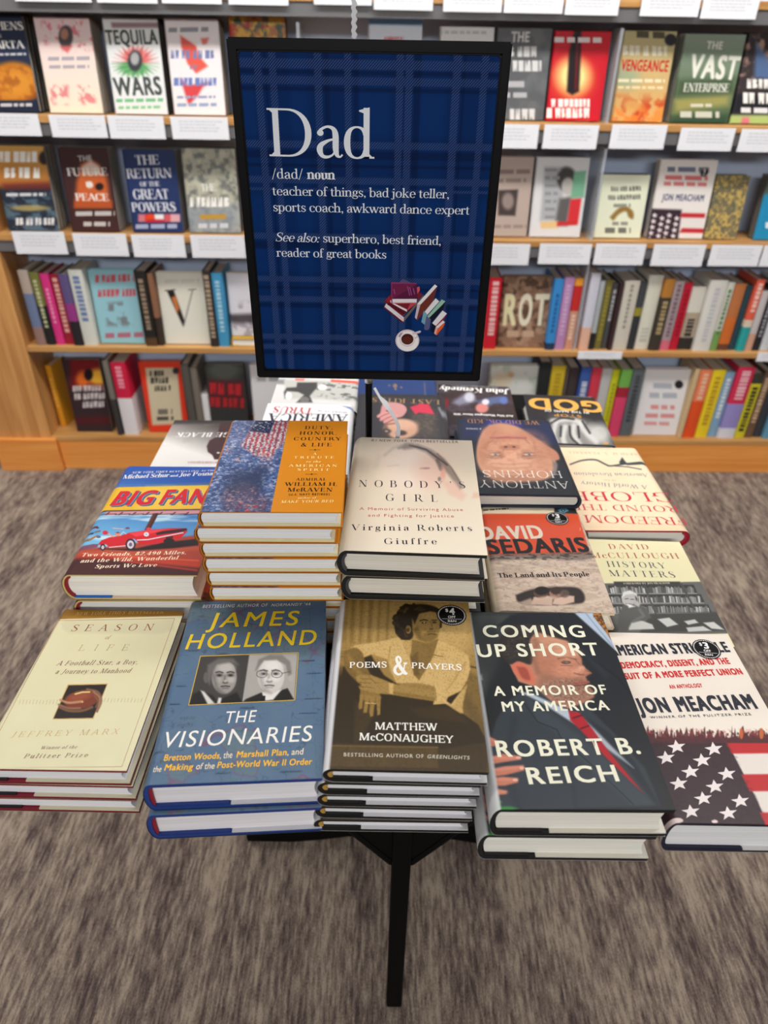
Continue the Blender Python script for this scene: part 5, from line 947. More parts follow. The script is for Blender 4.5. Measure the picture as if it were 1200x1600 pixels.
# ------------------------------------------------------------------ bookcase wall
oak = wood('honey_oak', (172, 120, 64), (214, 164, 102), 0); oakv = wood('honey_oak_upright', (186, 128, 70), (222, 166, 102), 2)
oakd = wood('honey_oak_kick', (228, 142, 64), (246, 170, 88), 0)
steel = solid('grey_shelf_metal', (106, 105, 108), 0.5, 0.05, 20)
blue = solid('slate_blue_back_panel', (192, 210, 240), 0.5, 0.06, 5)
MS = Rz(SHY); o0 = shelf_pt(0, 0, 0); MS[:3, 3] = o0                     # shelf frame: x along, y into the case, z up
S0, S1, DEP = -1.142, 1.62, 0.178
SHELVES = [1.4225, 1.137, 0.820, 0.4655, 0.134]
def sbox(s0, s1, y0, y1, z0, z1): return MB().box(s0, s1, y0, y1, z0, z1)
def build_case():
    e = empty('bookcase', MS@Tr(0.2, 0, 0)); tag(e, 'honey oak bookcase with slate blue back behind the table, full of books', 'bookcase')
    sh = lambda mb: mb
    def part(name, s0, s1, y0, y1, z0, z1, m, bev=0.0015): return obj(name, MB().box(s0-.2, s1-.2, y0, y1, z0, z1).mesh(name, m, False, bev), e)
    part('back_panel', S0, S1, DEP, DEP+.012, 0.0, 2.0, blue)
    part('end_panel', S0-.19, S0, -.004, DEP+.012, 0.0, 2.0, oakv)
    part('plinth_block', S0-.20, S0+.02, -.022, -.0045, 0.0, 0.128, oakd)
    for i, z in enumerate(SHELVES):
        if i < 4:
            part('shelf_board', S0+.0005, S1, 0.0, DEP-.0005, z-.019, z, oak)
            if i < 3: part('shelf_rail', S0+.0005, S1, .004, .02, z-.052, z-.0195, steel)
        else:
            part('shelf_board', S0+.0005, S1, -.006, DEP-.0005, z-.018, z+.0, oak)
            part('kick_board', S0+.0205, S1, -.004, .014, 0.0, z-.0185, oakd)
    for s in (-.197, .664):                              # clear acrylic dividers at the bay joints
        pass
build_case()
def acrylic():
    m = bpy.data.materials.new('clear_acrylic'); m.use_nodes = True; N, L = nt(m); b = N['Principled BSDF']; b.inputs['Base Color'].default_value = rgba((225, 232, 242)); b.inputs['Roughness'].default_value = 0.12
    tr = N.new('ShaderNodeBsdfTransparent'); mx = N.new('ShaderNodeMixShader'); mx.inputs[0].default_value = 0.35
    L.new(tr.outputs[0], mx.inputs[1]); L.new(b.outputs[0], mx.inputs[2]); L.new(mx.outputs[0], N['Material Output'].inputs['Surface']); return m
ACR = acrylic()
for s, z0, z1, d in ((-.197, 1.1375, 1.359, 'left of the sign top'), (.664, 1.1375, 1.359, 'right of the red war book on the top full shelf'), (.676, .8205, 1.073, 'between the portrait cover and the cream cover'), (.684, .466, .756, 'among the spines right of the sign')):
    q = MB().box(-.004, .004, -.06 if z0 > .8 else -.012, .10, 0, z1-z0).build('acrylic_divider', ACR, None, MS@Tr(s, .066 if z0 > .8 else .02, z0), bev=.001)
    tag(q, 'clear acrylic shelf divider '+d, 'divider', 'acrylic dividers on the bookcase')

# ------------------------------------------------------------------ the books on the table
KB = (18, 18, 20)
stack('poems', .0244, .4954, .7941, -.4, .1466, .2256, .0189, 5, Spec(spine=(228, 228, 232), case=KB, bt=.0036, page=(246, 246, 252), wrap=1, rb=.009, head=(190, 150, 70), end=(KB, .28), flap=((222, 222, 226), .3), over=.003, rough=.3),
    a_poems, ['hardcover topping its pile, sepia cover of a seated man in a pale shirt', 'second copy down in the sepia seated-man pile', 'middle copy of the five in the sepia seated-man pile', 'fourth copy down in the sepia seated-man pile', 'bottom copy of the sepia seated-man pile, above the table leg'],
    'sepia portrait hardcovers at the front of the table', offs=[(0, 0, 0), (-.0055, 0, .2), (-.007, .001, .4), (-.009, .001, .2), (-.012, 0, .6)])
stack('vis', -.139, .502, .777, 3.8, .161, .244, .03875, 2, Spec(spine=(88, 108, 134), case=(32, 62, 138), bt=.0045, page=(246, 244, 250), wrap=5, rb=.008, head=(150, 24, 46), end=((30, 58, 130), .46), flap=((214, 214, 220), .47)),
    a_vis, ['blue map hardcover topping its pair, two grey portraits inset on the cover', 'lower copy of the blue map hardcover, blue cloth case showing at the front'], 'blue map hardcovers at the front of the table', offs=[(0, 0, 0), (-.003, -.004, .3)])
stack('season', -.3039, .5039, .7677, .1, .1435, .2158, .0226, 3, Spec(spine=(214, 208, 172), case=(136, 26, 48), bt=.0032, page=(246, 246, 252), wrap=8, rb=.006, end=(KB, .20), flap=((224, 218, 190), .32), over=.003),
    a_season, ['cream hardcover with a framed football picture, topmost of its pile', 'middle copy in the cream football pile at far left', 'bottom copy in the cream football pile at far left'], 'cream football hardcovers at the left front', offs=[(0, 0, 0), (.002, 0, -.3), (.0005, .001, -.2)])
stack('reich', .1761, .4825, .7793, .7, .1588, .2504, .0396, 2, Spec(spine=(214, 216, 218), case=(20, 24, 25), bt=.0042, page=(252, 250, 241), wrap=0, rb=.008, end=(KB, .30), flap=((232, 228, 216), .34)),
    a_reich, ['dark hardcover with a smiling bearded man in suit and red tie, upper of two', 'lower copy under the dark suit-and-red-tie hardcover'], 'dark suit-and-tie hardcovers at the right front', offs=[(0, 0, 0), (-.006, 0, -.4)])
stack('amer', .3370, .4909, .7446, 0, .148, .2454, .0447, 1, Spec(spine=(230, 220, 208), case=(28, 32, 54), page=(246, 248, 252), wrap=8, rb=.008, end=((28, 32, 54), .52), flap=((224, 222, 222), .53)),
    a_amer, ['cream hardcover with white stars and red stripes at the right front corner'], None)
stack('nob', .0333, .7197, .8756, -1.6, .1622, .2558, .0351, 5, Spec(spine=(214, 200, 176), case=(20, 22, 24), bt=.0042, page=(241, 237, 226), wrap=8, rb=.013, bulge=.9, head=(70, 70, 72), over=.0045),
    a_nob, ['thick cream hardcover with a faded woman\'s face, in front of the sign pole', 'second copy under the cream faded-face hardcover', 'third cream faded-face copy, behind the sepia pile', 'fourth cream faded-face copy, behind the sepia pile', 'lowest cream faded-face copy, behind the sepia pile'], 'cream faded-face hardcovers below the sign', offs=[(0, 0, 0), (.002, .003, .8), (.004, .022, .4), (.003, .024, .2), (.004, .023, .6)])
stack('duty', -.1198, .6996, .9220, 1.4, .1484, .2078, .0202, 11, Spec(spine=(206, 128, 26), case=(206, 128, 26), page=(246, 248, 252), wrap=1, rb=.005, bulge=1.3, over=.002, bt=.0012, et=.0036, end=((236, 224, 184), .985)),
    a_duty, ['orange and blue painted-flag hardcover topping the tall pile', 'second copy from the top of the orange painted-flag pile', 'third copy from the top of the orange painted-flag pile', 'fourth copy from the top of the orange painted-flag pile', 'fifth copy from the top of the orange painted-flag pile', 'sixth copy from the top of the orange painted-flag pile, last one in view'] + ['copy low in the orange painted-flag pile, behind the blue map books']*5,
    'orange painted-flag hardcovers in the tall pile', offs=[(0, 0, 0), (-.006, 0, -.4), (-.004, .001, .2), (-.003, 0, .1), (-.0015, .001, -.2), (-.001, 0, .1)]+[(0, .034, .1)]*5)
stack('bigfan', -.294, .742, .815, 1.2, .157, .244, .0384, 3, Spec(spine=(214, 190, 130), case=(210, 186, 124), bt=.0022, page=(252, 250, 246), wrap=4, rb=.012, head=(150, 26, 40), end=((30, 104, 196), .33), flap=((232, 206, 186), .34)),
    a_bigfan, ['bright blue hardcover with a red convertible under a billboard, topmost of its pile', 'second copy in the red convertible pile, behind the cream football book', 'lowest copy in the red convertible pile, behind the cream football book'], 'red convertible hardcovers on the left', offs=[(0, 0, 0), (.004, 0, .4), (.003, .002, 0)])
stack('sed', .2052, .7287, .7722, -.7, .1406, .2233, .0242, 3, Spec(spine=(228, 212, 184), case=(232, 216, 190), page=(252, 250, 237), wrap=2, rb=.009, over=.003),
    a_sed, ['orange and sand-coloured hardcover with two heads in a sand hollow, topmost copy', 'second copy under the sand-coloured hardcover with two heads', 'lowest copy under the sand-coloured hardcover with two heads'], 'sand-coloured hardcovers right of centre', offs=[(0, 0, 0), (.003, .001, .4), (.001, .002, -.2)])
stack('hist', .3614, .7256, .7215, -1.5, .1417, .2140, .0220, 1, Spec(spine=(228, 220, 178), wrap=8, rb=.008),
    a_hist, ['pale yellow hardcover with a grey photo of a man at a desk among bookshelves'], None)
stack('globe', .3749, .9733, .7296, 1.1, .1586, .2534, .0299, 1, Spec(spine=(236, 214, 180), case=(176, 24, 50), page=(252, 252, 241), wrap=4, rb=.013, head=(190, 40, 60)),
    a_globe, ['upside-down cream hardcover with red lettering and a snake drawing, at the right edge'], None, flip=True, nu=160, nv=240)
stack('hop', .2, .955, .795, .2, .16, .235, .0238, 4, Spec(spine=(28, 32, 40), case=(30, 44, 66), page=(233, 233, 226), wrap=6, rb=.008, bulge=1.2),
    a_hop, ['upside-down dark hardcover with a close-up of an old man\'s face, topmost copy', 'second copy under the dark old-man\'s-face hardcover', 'third copy under the dark old-man\'s-face hardcover', 'lowest copy under the dark old-man\'s-face hardcover'], 'dark face hardcovers behind the sand-coloured ones', flip=True, offs=[(0, 0, 0), (-.002, .001, .3), (-.001, .002, 0), (0, .001, .2)])
stack('tyrus', -.134, 1.0235, .782, .4, .154, .25, .0275, 3, Spec(spine=(230, 230, 234), wrap=8), a_tyrus, ['upside-down white hardcover with red and navy lettering behind the orange pile', 'second white red-lettered copy behind the orange pile', 'lowest white red-lettered copy behind the orange pile'], 'white hardcovers behind the orange pile', flip=True, nu=90, nv=130)
stack('sold', -.132, 1.272, .768, .4, .162, .24, .0342, 2, Spec(spine=(224, 224, 224), wrap=8), a_sold, ['white hardcover with grey action photos, just below the sign frame', 'lower copy of the white hardcover with grey action photos'], 'white photo hardcovers under the sign', flip=True, nu=120, nv=180)
stack('last', .029, 1.089, .776, -.2, .161, .24, .0255, 3, Spec(spine=(40, 38, 42), wrap=8), a_last, ['upside-down dark hardcover with a ringed hand over a face, behind the sign pole', 'second copy under the dark hand-over-face hardcover', 'lowest copy under the dark hand-over-face hardcover'], 'dark hand-over-face hardcovers behind the pole', flip=True, nu=150, nv=220, offs=[(0, 0, 0), (.001, .001, .3), (.0, .001, 0)])
stack('blue', .023, 1.333, .765, -.2, .155, .236, .0327, 2, Spec(spine=(36, 60, 112), case=(36, 60, 112), wrap=8), a_blue, ['navy blue hardcover with a small tan emblem, just under the sign frame', 'lower copy of the navy blue hardcover with a tan emblem'], 'navy hardcovers under the sign', flip=True, nu=80, nv=120)
stack('ken', .1785, 1.2308, .737, -2.1, .151, .2256, .0372, 1, Spec(spine=(44, 34, 36), wrap=8), a_ken, ['upside-down dark brown hardcover with white slanted lettering behind the old man\'s face'], None, flip=True, nu=130, nv=190)
stack('god', .346, 1.2065, .734, -3.1, .148, .204, .0343, 1, Spec(spine=(34, 34, 36), wrap=8), a_god, ['upside-down black hardcover with big gold lettering and grey praying hands'], None, flip=True, nu=130, nv=180)
stack('hugo', -.309, 1.0415, .74, 1.0, .155, .235, .0403, 1, Spec(spine=(214, 210, 206), wrap=8), a_hugo, ['upside-down white and smoky grey hardcover with a brown map shape, behind the convertible book'], None, flip=True, nu=120, nv=180)

# ------------------------------------------------------------------ the sign
def a_sign(s):
    s.view(350, 0, 2.5); s.fill((10, 50, 110)); q = np.zeros(len(s.G)); uu = s.G[:, 0]/s.w+.5
    def band(x, a, b, f): return np.clip((x-a)/f+.5, 0, 1)*np.clip((b-x)/f+.5, 0, 1)
    for a, b in ((.057, .085), (.115, .142), (.288, .316), (.404, .430), (.604, .632), (.640, .668), (.822, .852), (.930, .957)): q = np.maximum(q, .52*band(uu, a, b, .004))
    vv = .5-s.G[:, 1]/s.h
    for a, b in ((.018, .042), (.062, .083), (.235, .255), (.338, .358), (.372, .380), (.512, .532), (.655, .674), (.724, .744), (.862, .882), (.902, .92)): q = np.maximum(q, .48*band(vv, a, b, .004))
    for a, b in ((.05, .19), (.26, .45), (.58, .70), (.80, .98)): s.mix(.22*band(uu, a, b, .02), (8, 26, 66))
    for a, b in ((.0, .10), (.22, .40), (.50, .56), (.64, .76), (.85, .95)): s.mix(.22*band(vv, a, b, .02), (8, 26, 66))
    for a, b in ((.095, .105), (.325, .345), (.44, .46), (.675, .70), (.86, .872)): s.mix(.35*band(uu, a, b, .004), (6, 20, 54))
    for a, b in ((.046, .056), (.09, .1), (.262, .285), (.30, .31), (.54, .565), (.69, .70), (.75, .765), (.89, .897), (.925, .94)): s.mix(.40*band(vv, a, b, .004), (6, 20, 54))
    s.hat = q
    w = (236, 243, 252)
    s.T('Dad', 178, 610, 587, 620, 188, SERIF, w, -.02); s.T('/dad/', 188, 697, 309, 699, 38, SERIF, w); s.T('noun', 324, 699, 435, 701, 38, SERIFB, w, -.02)
    s.T('teacher of things, bad joke teller,', 190, 762, 878, 775, 35, SERIF, w, -.02); s.T('sports coach, awkward dance expert', 194, 825, 958, 838, 35, SERIF, w, -.02)
    s.T('See also:', 202, 942, 374, 947, 34, SERIF, w, -.03, .22); s.T('superhero, best friend,', 388, 946, 846, 957, 34, SERIF, w, -.02); s.T('reader of great books', 205, 1002, 634, 1010, 33, SERIF, w, -.02)
    s.view(560, 410, 6.6667); P = s.P
    P([(420, 212), (460, 168), (560, 218), (500, 250)], (84, 84, 128)); P([(268, 405), (340, 330), (620, 300), (672, 335), (460, 560)], (120, 36, 46)); P([(280, 395), (320, 350), (340, 400), (330, 430)], (150, 40, 48))
    P([(258, 470), (280, 425), (478, 580), (468, 622), (452, 628)], (96, 28, 40)); P([(272, 462), (290, 428), (474, 574), (470, 616), (460, 612)], (226, 224, 236)); P([(390, 530), (470, 580), (474, 600), (462, 612)], (224, 196, 212)); P([(474, 575), (680, 335), (672, 370), (474, 616)], (104, 104, 96)); P([(300, 440), (320, 415), (500, 510), (470, 545)], (92, 22, 34)); P([(330, 415), (360, 420), (505, 490), (508, 515), (440, 480)], (232, 228, 240)); P([(505, 500), (540, 430), (610, 420), (500, 512)], (196, 72, 86)); P([(610, 260), (636, 250), (640, 290), (612, 330)], (216, 92, 106))
    P([(342, 212), (606, 214), (618, 380), (354, 380)], (112, 38, 78)); P([(354, 378), (560, 260), (606, 225), (618, 380)], (88, 30, 66)); P([(330, 400), (354, 380), (608, 380), (606, 418), (340, 420)], (232, 228, 236)); P([(340, 205), (354, 218), (354, 428), (342, 420)], (140, 50, 96)); P([(342, 206), (604, 214), (606, 224), (344, 220)], (150, 56, 108)); P([(350, 418), (606, 416), (600, 424), (352, 428)], (206, 120, 140))
    for x0, y0, x1, y1 in ((508, 248, 530, 345), (530, 258, 550, 340), (566, 266, 582, 332), (366, 278, 376, 330)): P([(x0, y0), (x0+8, y0), (x1+8, y1), (x1, y1)], (168, 84, 150))
    P([(612, 432), (795, 228), (822, 248), (650, 440)], (232, 234, 240)); P([(645, 440), (822, 256), (778, 400), (612, 605), (605, 590)], (112, 52, 46)); P([(588, 575), (614, 432), (645, 440), (606, 592)], (204, 190, 206))
    P([(690, 512), (805, 372), (842, 405), (718, 545)], (230, 230, 236)); P([(655, 620), (680, 505), (718, 548), (690, 650)], (118, 166, 190)); P([(718, 560), (868, 384), (906, 405), (740, 585)], (148, 196, 180)); P([(730, 582), (906, 408), (890, 470), (760, 620)], (24, 28, 42)); P([(684, 680), (708, 560), (755, 590), (738, 690), (715, 706), (690, 700)], (92, 92, 134))
    P([(768, 632), (876, 500), (922, 532), (806, 660)], (232, 230, 236)); P([(806, 660), (922, 532), (890, 590), (812, 672)], (150, 44, 56)); P([(750, 710), (768, 630), (806, 662), (786, 740)], (26, 26, 46)); P([(806, 670), (880, 604), (900, 620), (826, 686)], (236, 232, 236)); P([(826, 686), (902, 622), (888, 665), (812, 760), (806, 750)], (232, 96, 40)); P([(788, 738), (806, 672), (826, 686), (806, 752)], (222, 176, 180))
    E = lambda cx, cy, rx, ry, c: P([(cx+rx*math.cos(i*math.pi/20), cy+ry*math.sin(i*math.pi/20)) for i in range(40)], c)
    E(510, 812, 124, 114, (214, 206, 216)); E(512, 818, 112, 104, (240, 240, 244)); P([(560, 735), (640, 708), (655, 718), (640, 732), (566, 752)], (214, 200, 212)); P([(415, 770), (440, 735), (466, 728), (432, 780)], (160, 150, 172)); P([(572, 790), (616, 766), (622, 774), (580, 800)], (206, 190, 204)); E(510, 800, 80, 74, (206, 190, 200)); E(510, 796, 76, 70, (238, 236, 240)); E(510, 798, 64, 57, (72, 30, 26)); E(510, 806, 50, 42, (92, 44, 34))
SGX, SGY, SGZ, SGW, SGH = -.0245, .8945, (1.3265+.9405)/2, .3045, .3865
def build_sign():
    e = empty('table_sign', Tr(SGX, SGY+.012, TOP)); tag(e, 'framed navy plaid poster sign on a slim black pole standing among the books', 'sign')
    Mi = np.linalg.inv(np.array(e.matrix_world)); M = Tr(SGX, SGY, SGZ)@Rx(math.pi/2)
    iw, ih = SGW-.022, SGH-.024
    S = Surface(M, iw, ih, -.003, 320, 400); a_sign(S)
    nu, nv = S.nu, S.nv; m = nv+1; ii = np.arange(nu)[:, None]*m; jj = np.arange(nv)[None, :]; a = (ii+jj).ravel(); Q = np.column_stack([a, a+m, a+m+1, a+1])
    V = np.column_stack([S.G, np.full(len(S.G), -.003)]); eV, eF, eC = S.extra_arrays('cover'); b = len(V)
    me = make_mesh('poster', np.vstack([V, eV]), [Q]+[tuple(i+b for i in f) for f in eF], printed('poster_print', .55, True, .05), np.vstack([lin(S.col), eC]), np.concatenate([S.hat, np.zeros(len(eV))]))
    p = obj('poster', me, e); p.matrix_world = Matrix(M.tolist())
    fr = solid('black_frame_plastic', (9, 10, 14), .45, .06, 60); fr.node_tree.nodes['Principled BSDF'].inputs['Specular IOR Level'].default_value = .15; w, h = SGW/2, SGH/2; mb = MB()
    o = [(-w, -h), (w, -h), (w, h), (-w, h)]; i = [(-w+.0115, -h+.0125), (w-.0115, -h+.0125), (w-.0115, h-.0125), (-w+.0115, h-.0125)]
    for k in range(4):
        q = (k+1) % 4
        mb.add([(*o[k], -.012), (*o[q], -.012), (*i[q], -.012), (*i[k], -.012), (*o[k], 0), (*o[q], 0), (*i[q], 0), (*i[k], 0)], [(0, 1, 2, 3), (4, 7, 6, 5), (0, 4, 5, 1), (2, 6, 7, 3)])
    import bmesh
    me = mb.mesh('frame', fr); bm = bmesh.new(); bm.from_mesh(me); bmesh.ops.remove_doubles(bm, verts=bm.verts, dist=1e-5)
    bmesh.ops.bevel(bm, geom=[x for x in bm.edges if len(x.link_faces) == 2 and x.calc_face_angle() > .5], offset=.0018, segments=2, affect='EDGES'); bm.to_mesh(me); bm.free()
    f = obj('frame', me, e); f.matrix_world = Matrix(M.tolist())
    bk = MB().box(-w+.004, w-.004, -h+.004, h-.004, -.0105, -.0045).build('backing_board', fr, e); bk.matrix_world = Matrix(M.tolist())
    px, py = SGX, SGY+.022
    def part(n, mb, mt, sm=True): x = obj(n, mb.mesh(n, mt, sm), e); bpy.context.view_layer.update(); x.matrix_world = Matrix.Identity(4); return x
    zb = SGZ-SGH/2
    pl = part('pole', MB().tube([(px, py, TOP+.008), (px, py, zb+.10)], .0049, 20), black)
    cl = part('collar', MB().tube([(px, py, zb-.013), (px, py, zb+.002)], .0060, 24), solid('brushed_nickel', (196, 196, 198), .3, .05, 80, .9))
    cl.parent = pl; cl.matrix_parent_inverse = Matrix.Identity(4); cl.matrix_basis = Matrix.Identity(4)
    part('pole_foot', MB().box(px-.022, px+.022, py-.018, py+.018, TOP, TOP+.008), black, False)
    return e
build_sign()
def ribbon_mesh(pts, widths, nrm, th=.0004):
    V = []; F = []; pts = [np.array(p, float) for p in pts]
    for i, (p, wd) in enumerate(zip(pts, widths)):
        t = pts[min(i+1, len(pts)-1)]-pts[max(i-1, 0)]; t /= np.linalg.norm(t); n = np.array(nrm, float); s_ = np.cross(t, n); s_ /= np.linalg.norm(s_); n = np.cross(s_, t)
        V += [p+s_*wd/2+n*th, p-s_*wd/2+n*th, p-s_*wd/2-n*th, p+s_*wd/2-n*th]
    for i in range(len(pts)-1):
        for k in range(4): F.append((i*4+k, i*4+(k+1) % 4, i*4+4+(k+1) % 4, i*4+4+k))
    F += [(3, 2, 1, 0), tuple(range(len(V)-4, len(V)))]
    return MB().add(V, F)
white_band = solid('white_plastic_band', (226, 226, 232), .4, .04, 200)
pp = [(585, 606, 4), (593, 620, 4), (602, 630, 8.5), (610, 642, 6), (619, 657, 5), (623, 667, 6), (622, 678, 7), (620, 688, 7)]
pts = []
for i, (x, y, w) in enumerate(pp): pts.append(at_y(x, y, .912-.006*i))
r_ = ribbon_mesh(pts, [w*.00088 for _, _, w in pp], (0.2, -1, .35)).build('tie_ribbon', white_band); tag(r_, 'white plastic ribbon hanging from the collar of the sign pole', 'ribbon')
pt = [at_y(553+(1.5 if k % 2 else -1.2), 60-k*6, SGY+.03) for k in range(14)]
r_ = ribbon_mesh(pt, [.0058 if k % 2 else .0048 for k in range(14)], (0, -1, 0)).build('hanging_strip', white_band); tag(r_, 'pale plastic strip rising behind the top edge of the sign', 'strip')

# ------------------------------------------------------------------ books and cards on the bookcase
ZB = [1.137, 0.820, 0.4655, 0.134]
def stand_matrix(s, off, z, lean, turn=0.0): return MS@Tr(s, off, z+.0004)@Rz(turn)@Rx(math.pi/2-lean)
def face_out(row, xl, xr, xtop, ytop, paint, label, group, t=.028, off=.035, lean=.10, nu=60, nv=90, spine=(60, 60, 60), copies=1, page=(206, 200, 190), zoff=0.0, h=None):
    """a book shown cover outward; xl, xr the ends of its foot and ytop its top edge in the photograph"""
    z = ZB[row]+zoff
    def y_at(x):                                        # pixel row of the shelf top at this depth
        lo, hi = -50, 900
        for _ in range(40):
            m = (lo+hi)/2
            if on_shelf(x, m, off)[1] > z: lo = m
            else: hi = m
        return lo
    s0 = on_shelf(xl, y_at(xl), off)[0]; s1 = on_shelf(xr, y_at(xr), off)[0]; w = s1-s0
    if h is None:
        h = .2
        for _ in range(4): h = (on_shelf(xtop, ytop, off+h*math.sin(lean))[1]-z)/math.cos(lean)
    sc = (s0+s1)/2
    def M(k): return stand_matrix(sc, off+k*(t+.0006)/math.cos(lean), z+t*math.sin(lean), lean)@Tr(0, h/2, -t)
    sp = Spec(spine=spine, case=spine, page=page, wrap=4, rb=.006, rough=.45)
    S = Surface(M(0), w, h, t, nu, nv); paint(S); st = sticker_mesh(S) if 'sticker' in S.ex else None
    put_book(M(0), book_parts(w, h, t, sp, S), label, group, 'display_book', sticker=st)
    if copies > 0:
        S2 = Surface(M(0), w, h, t, 12, 16); S2.fill(spine); P2 = book_parts(w, h, t, sp, S2)
        for k in range(1, copies+1): put_book(M(k), P2, ('first', 'second')[k-1]+' copy behind the '+label, group, 'display_book')
    return S
def B1(s, *a): return s
G1 = 'books shown cover out on the top full shelf'; G2 = 'books shown cover out on the second shelf'
def c_sparta(s):
    s.view(0, 0, 3); s.fill((36, 46, 72)); s.ell(60, 390, 130, 100, (196, 120, 36), .25); s.ell(70, 390, 100, 70, (222, 150, 56), .8, .8); s.mottle(.02, .02, .5, .7, (150, 76, 24), 3, .6, np.clip((s.Y-300)/20, 0, 1)*np.clip((470-s.Y)/10, 0, 1)); s.poly([(-200, 470), (200, 470), (200, 540), (-200, 540)], (30, 40, 62), 4)
    s.T('ATHENS', -80, 140, 112, 140, 38, SERIFB, W); s.T('&', -20, 175, 10, 175, 22, SERIF, W); s.T('SPARTA', -80, 228, 118, 226, 36, SERIFB, W); s.bars(-80, 262, 122, 258, 10, (200, 200, 205), 1); s.bars(-60, 500, 150, 498, 14, (200, 200, 205), 2)
def c_pink(s):
    s.view(0, 0, 3); s.fill((238, 222, 214)); s.grad((300, 100), (350, 520), (240, 214, 216), (240, 226, 204)); s.mottle(.012, .012, .5, .6, (222, 110, 124), 3, .8, s.m_poly([(195, 100), (430, 100), (445, 235), (215, 235)], 12)); s.mottle(.012, .012, .5, .6, (220, 120, 124), 5, .8, np.clip(s.m_poly([(235, 400), (320, 400), (320, 490), (240, 490)], 8)+s.m_poly([(365, 400), (445, 400), (450, 490), (370, 490)], 8), 0, 1))
    s.ell(308, 172, 34, 54, (84, 74, 78), .2); s.ell(302, 160, 18, 26, (176, 128, 108), .3); s.poly([(280, 215), (340, 215), (316, 250)], (222, 110, 110), 5); s.bars(225, 285, 420, 282, 18, (176, 168, 176), 5); s.bars(230, 322, 418, 320, 16, (176, 168, 176), 6)
def c_teq(s):
    s.view(0, 0, 3); s.fill((228, 230, 230)); s.poly([(520, 105), (740, 105), (745, 130), (525, 130)], (150, 120, 128), 5)
    for i in range(14):
        a = math.pi*i/13; c = (206, 84, 84) if i % 2 else (224, 130, 124); s.poly([(600, 290), (660, 300), (635+110*math.cos(a), 290-85*math.sin(a))], c, 4, .9)
        s.poly([(600, 290), (670, 300), (635+115*math.cos(a), 300+70*math.sin(a))], (70, 150, 92) if i % 2 else (120, 176, 110), 4, .9)
    s.ell(633, 285, 34, 50, (60, 62, 66), .25); s.ell(632, 275, 20, 30, (170, 170, 172), .4)
    s.T('TEQUILA', 500, 208, 742, 206, 66, SANSX, (76, 82, 80), -.02); s.T('WARS', 540, 448, 762, 442, 82, SANSX, (74, 80, 78), -.02); s.bars(545, 480, 765, 476, 16, (120, 190, 140), 3); s.bars(555, 512, 760, 508, 14, (140, 200, 150), 4)
def c_dem(s):
    s.view(0, 0, 3); s.fill((238, 230, 232)); s.poly([(845, 165), (920, 215), (930, 260), (975, 310), (920, 345), (880, 300), (850, 220)], (226, 92, 78), 5); s.poly([(845, 365), (880, 400), (985, 385), (950, 410), (930, 445), (885, 495), (870, 450)], (214, 70, 74), 6); s.poly([(940, 180), (980, 175), (970, 205), (950, 210)], (226, 120, 104), 4)
    s.bars(790, 152, 990, 148, 22, (150, 150, 160), 8); s.blk(800, 275, 1005, 275, 40, (120, 130, 176), 7); s.blk(890, 325, 922, 325, 22, (130, 130, 160), 7); s.blk(815, 402, 1018, 402, 38, (110, 130, 190), 7); s.bars(830, 462, 1010, 460, 12, (150, 160, 190), 9); s.bars(830, 500, 1020, 498, 16, (150, 170, 200), 10)
def c_col(s): s.view(350, 0, 2.5); s.fill((180, 120, 80)); s.mottle(.02, .02, .42, .58, (222, 176, 70), 2, .9); s.mottle(.018, .018, .55, .65, (70, 90, 80), 4, .9); s.mottle(.018, .018, .58, .66, (180, 60, 50), 7, .9)
def c_cr1(s): s.view(400, 0, 3); s.fill((214, 220, 232)); s.poly([(510, 85), (790, 85), (790, 120), (510, 112)], (120, 170, 222), 8); s.blk(600, 188, 694, 188, 16, (206, 90, 96), 7)
def c_wh1(s): s.view(400, 0, 3); s.fill((226, 226, 226)); s.bars(850, 158, 1080, 160, 14, (190, 190, 194), 4)
def c_gray(s):
    s.view(760, 0, 2.7273); s.fill((92, 94, 98)); s.mottle(.03, .03, .4, .7, (112, 114, 116), 3, .7); c = (214, 214, 214)
    s.T('THE', 105, 178, 182, 178, 42, SANSX, c); s.blk(30, 242, 215, 242, 44, c, 7); s.blk(-60, 304, 235, 304, 46, c, 7); s.bars(60, 372, 170, 372, 26, (180, 180, 182), 2); s.bars(60, 416, 172, 416, 22, (180, 180, 182), 3); s.blk(100, 510, 210, 510, 46, c, 7)
def c_red(s):
    s.view(760, 0, 2.7273); s.fill((206, 28, 46)); s.ell(370, 335, 84, 88, (226, 110, 40), .9, .8); s.ell(370, 325, 70, 75, (250, 226, 150), .8); s.poly([(375, 130), (405, 130), (402, 240), (395, 390), (365, 405), (342, 390), (352, 220)], (34, 24, 28), 5); s.line([(388, 180), (380, 380)], 10, (140, 30, 36), .7, 4)
    s.bars(290, 180, 490, 182, 22, (236, 224, 224), 4); s.blk(276, 456, 440, 456, 34, W, 7); s.blk(256, 502, 446, 502, 42, W, 7); s.bars(256, 520, 440, 520, 6, (240, 190, 120), 8)
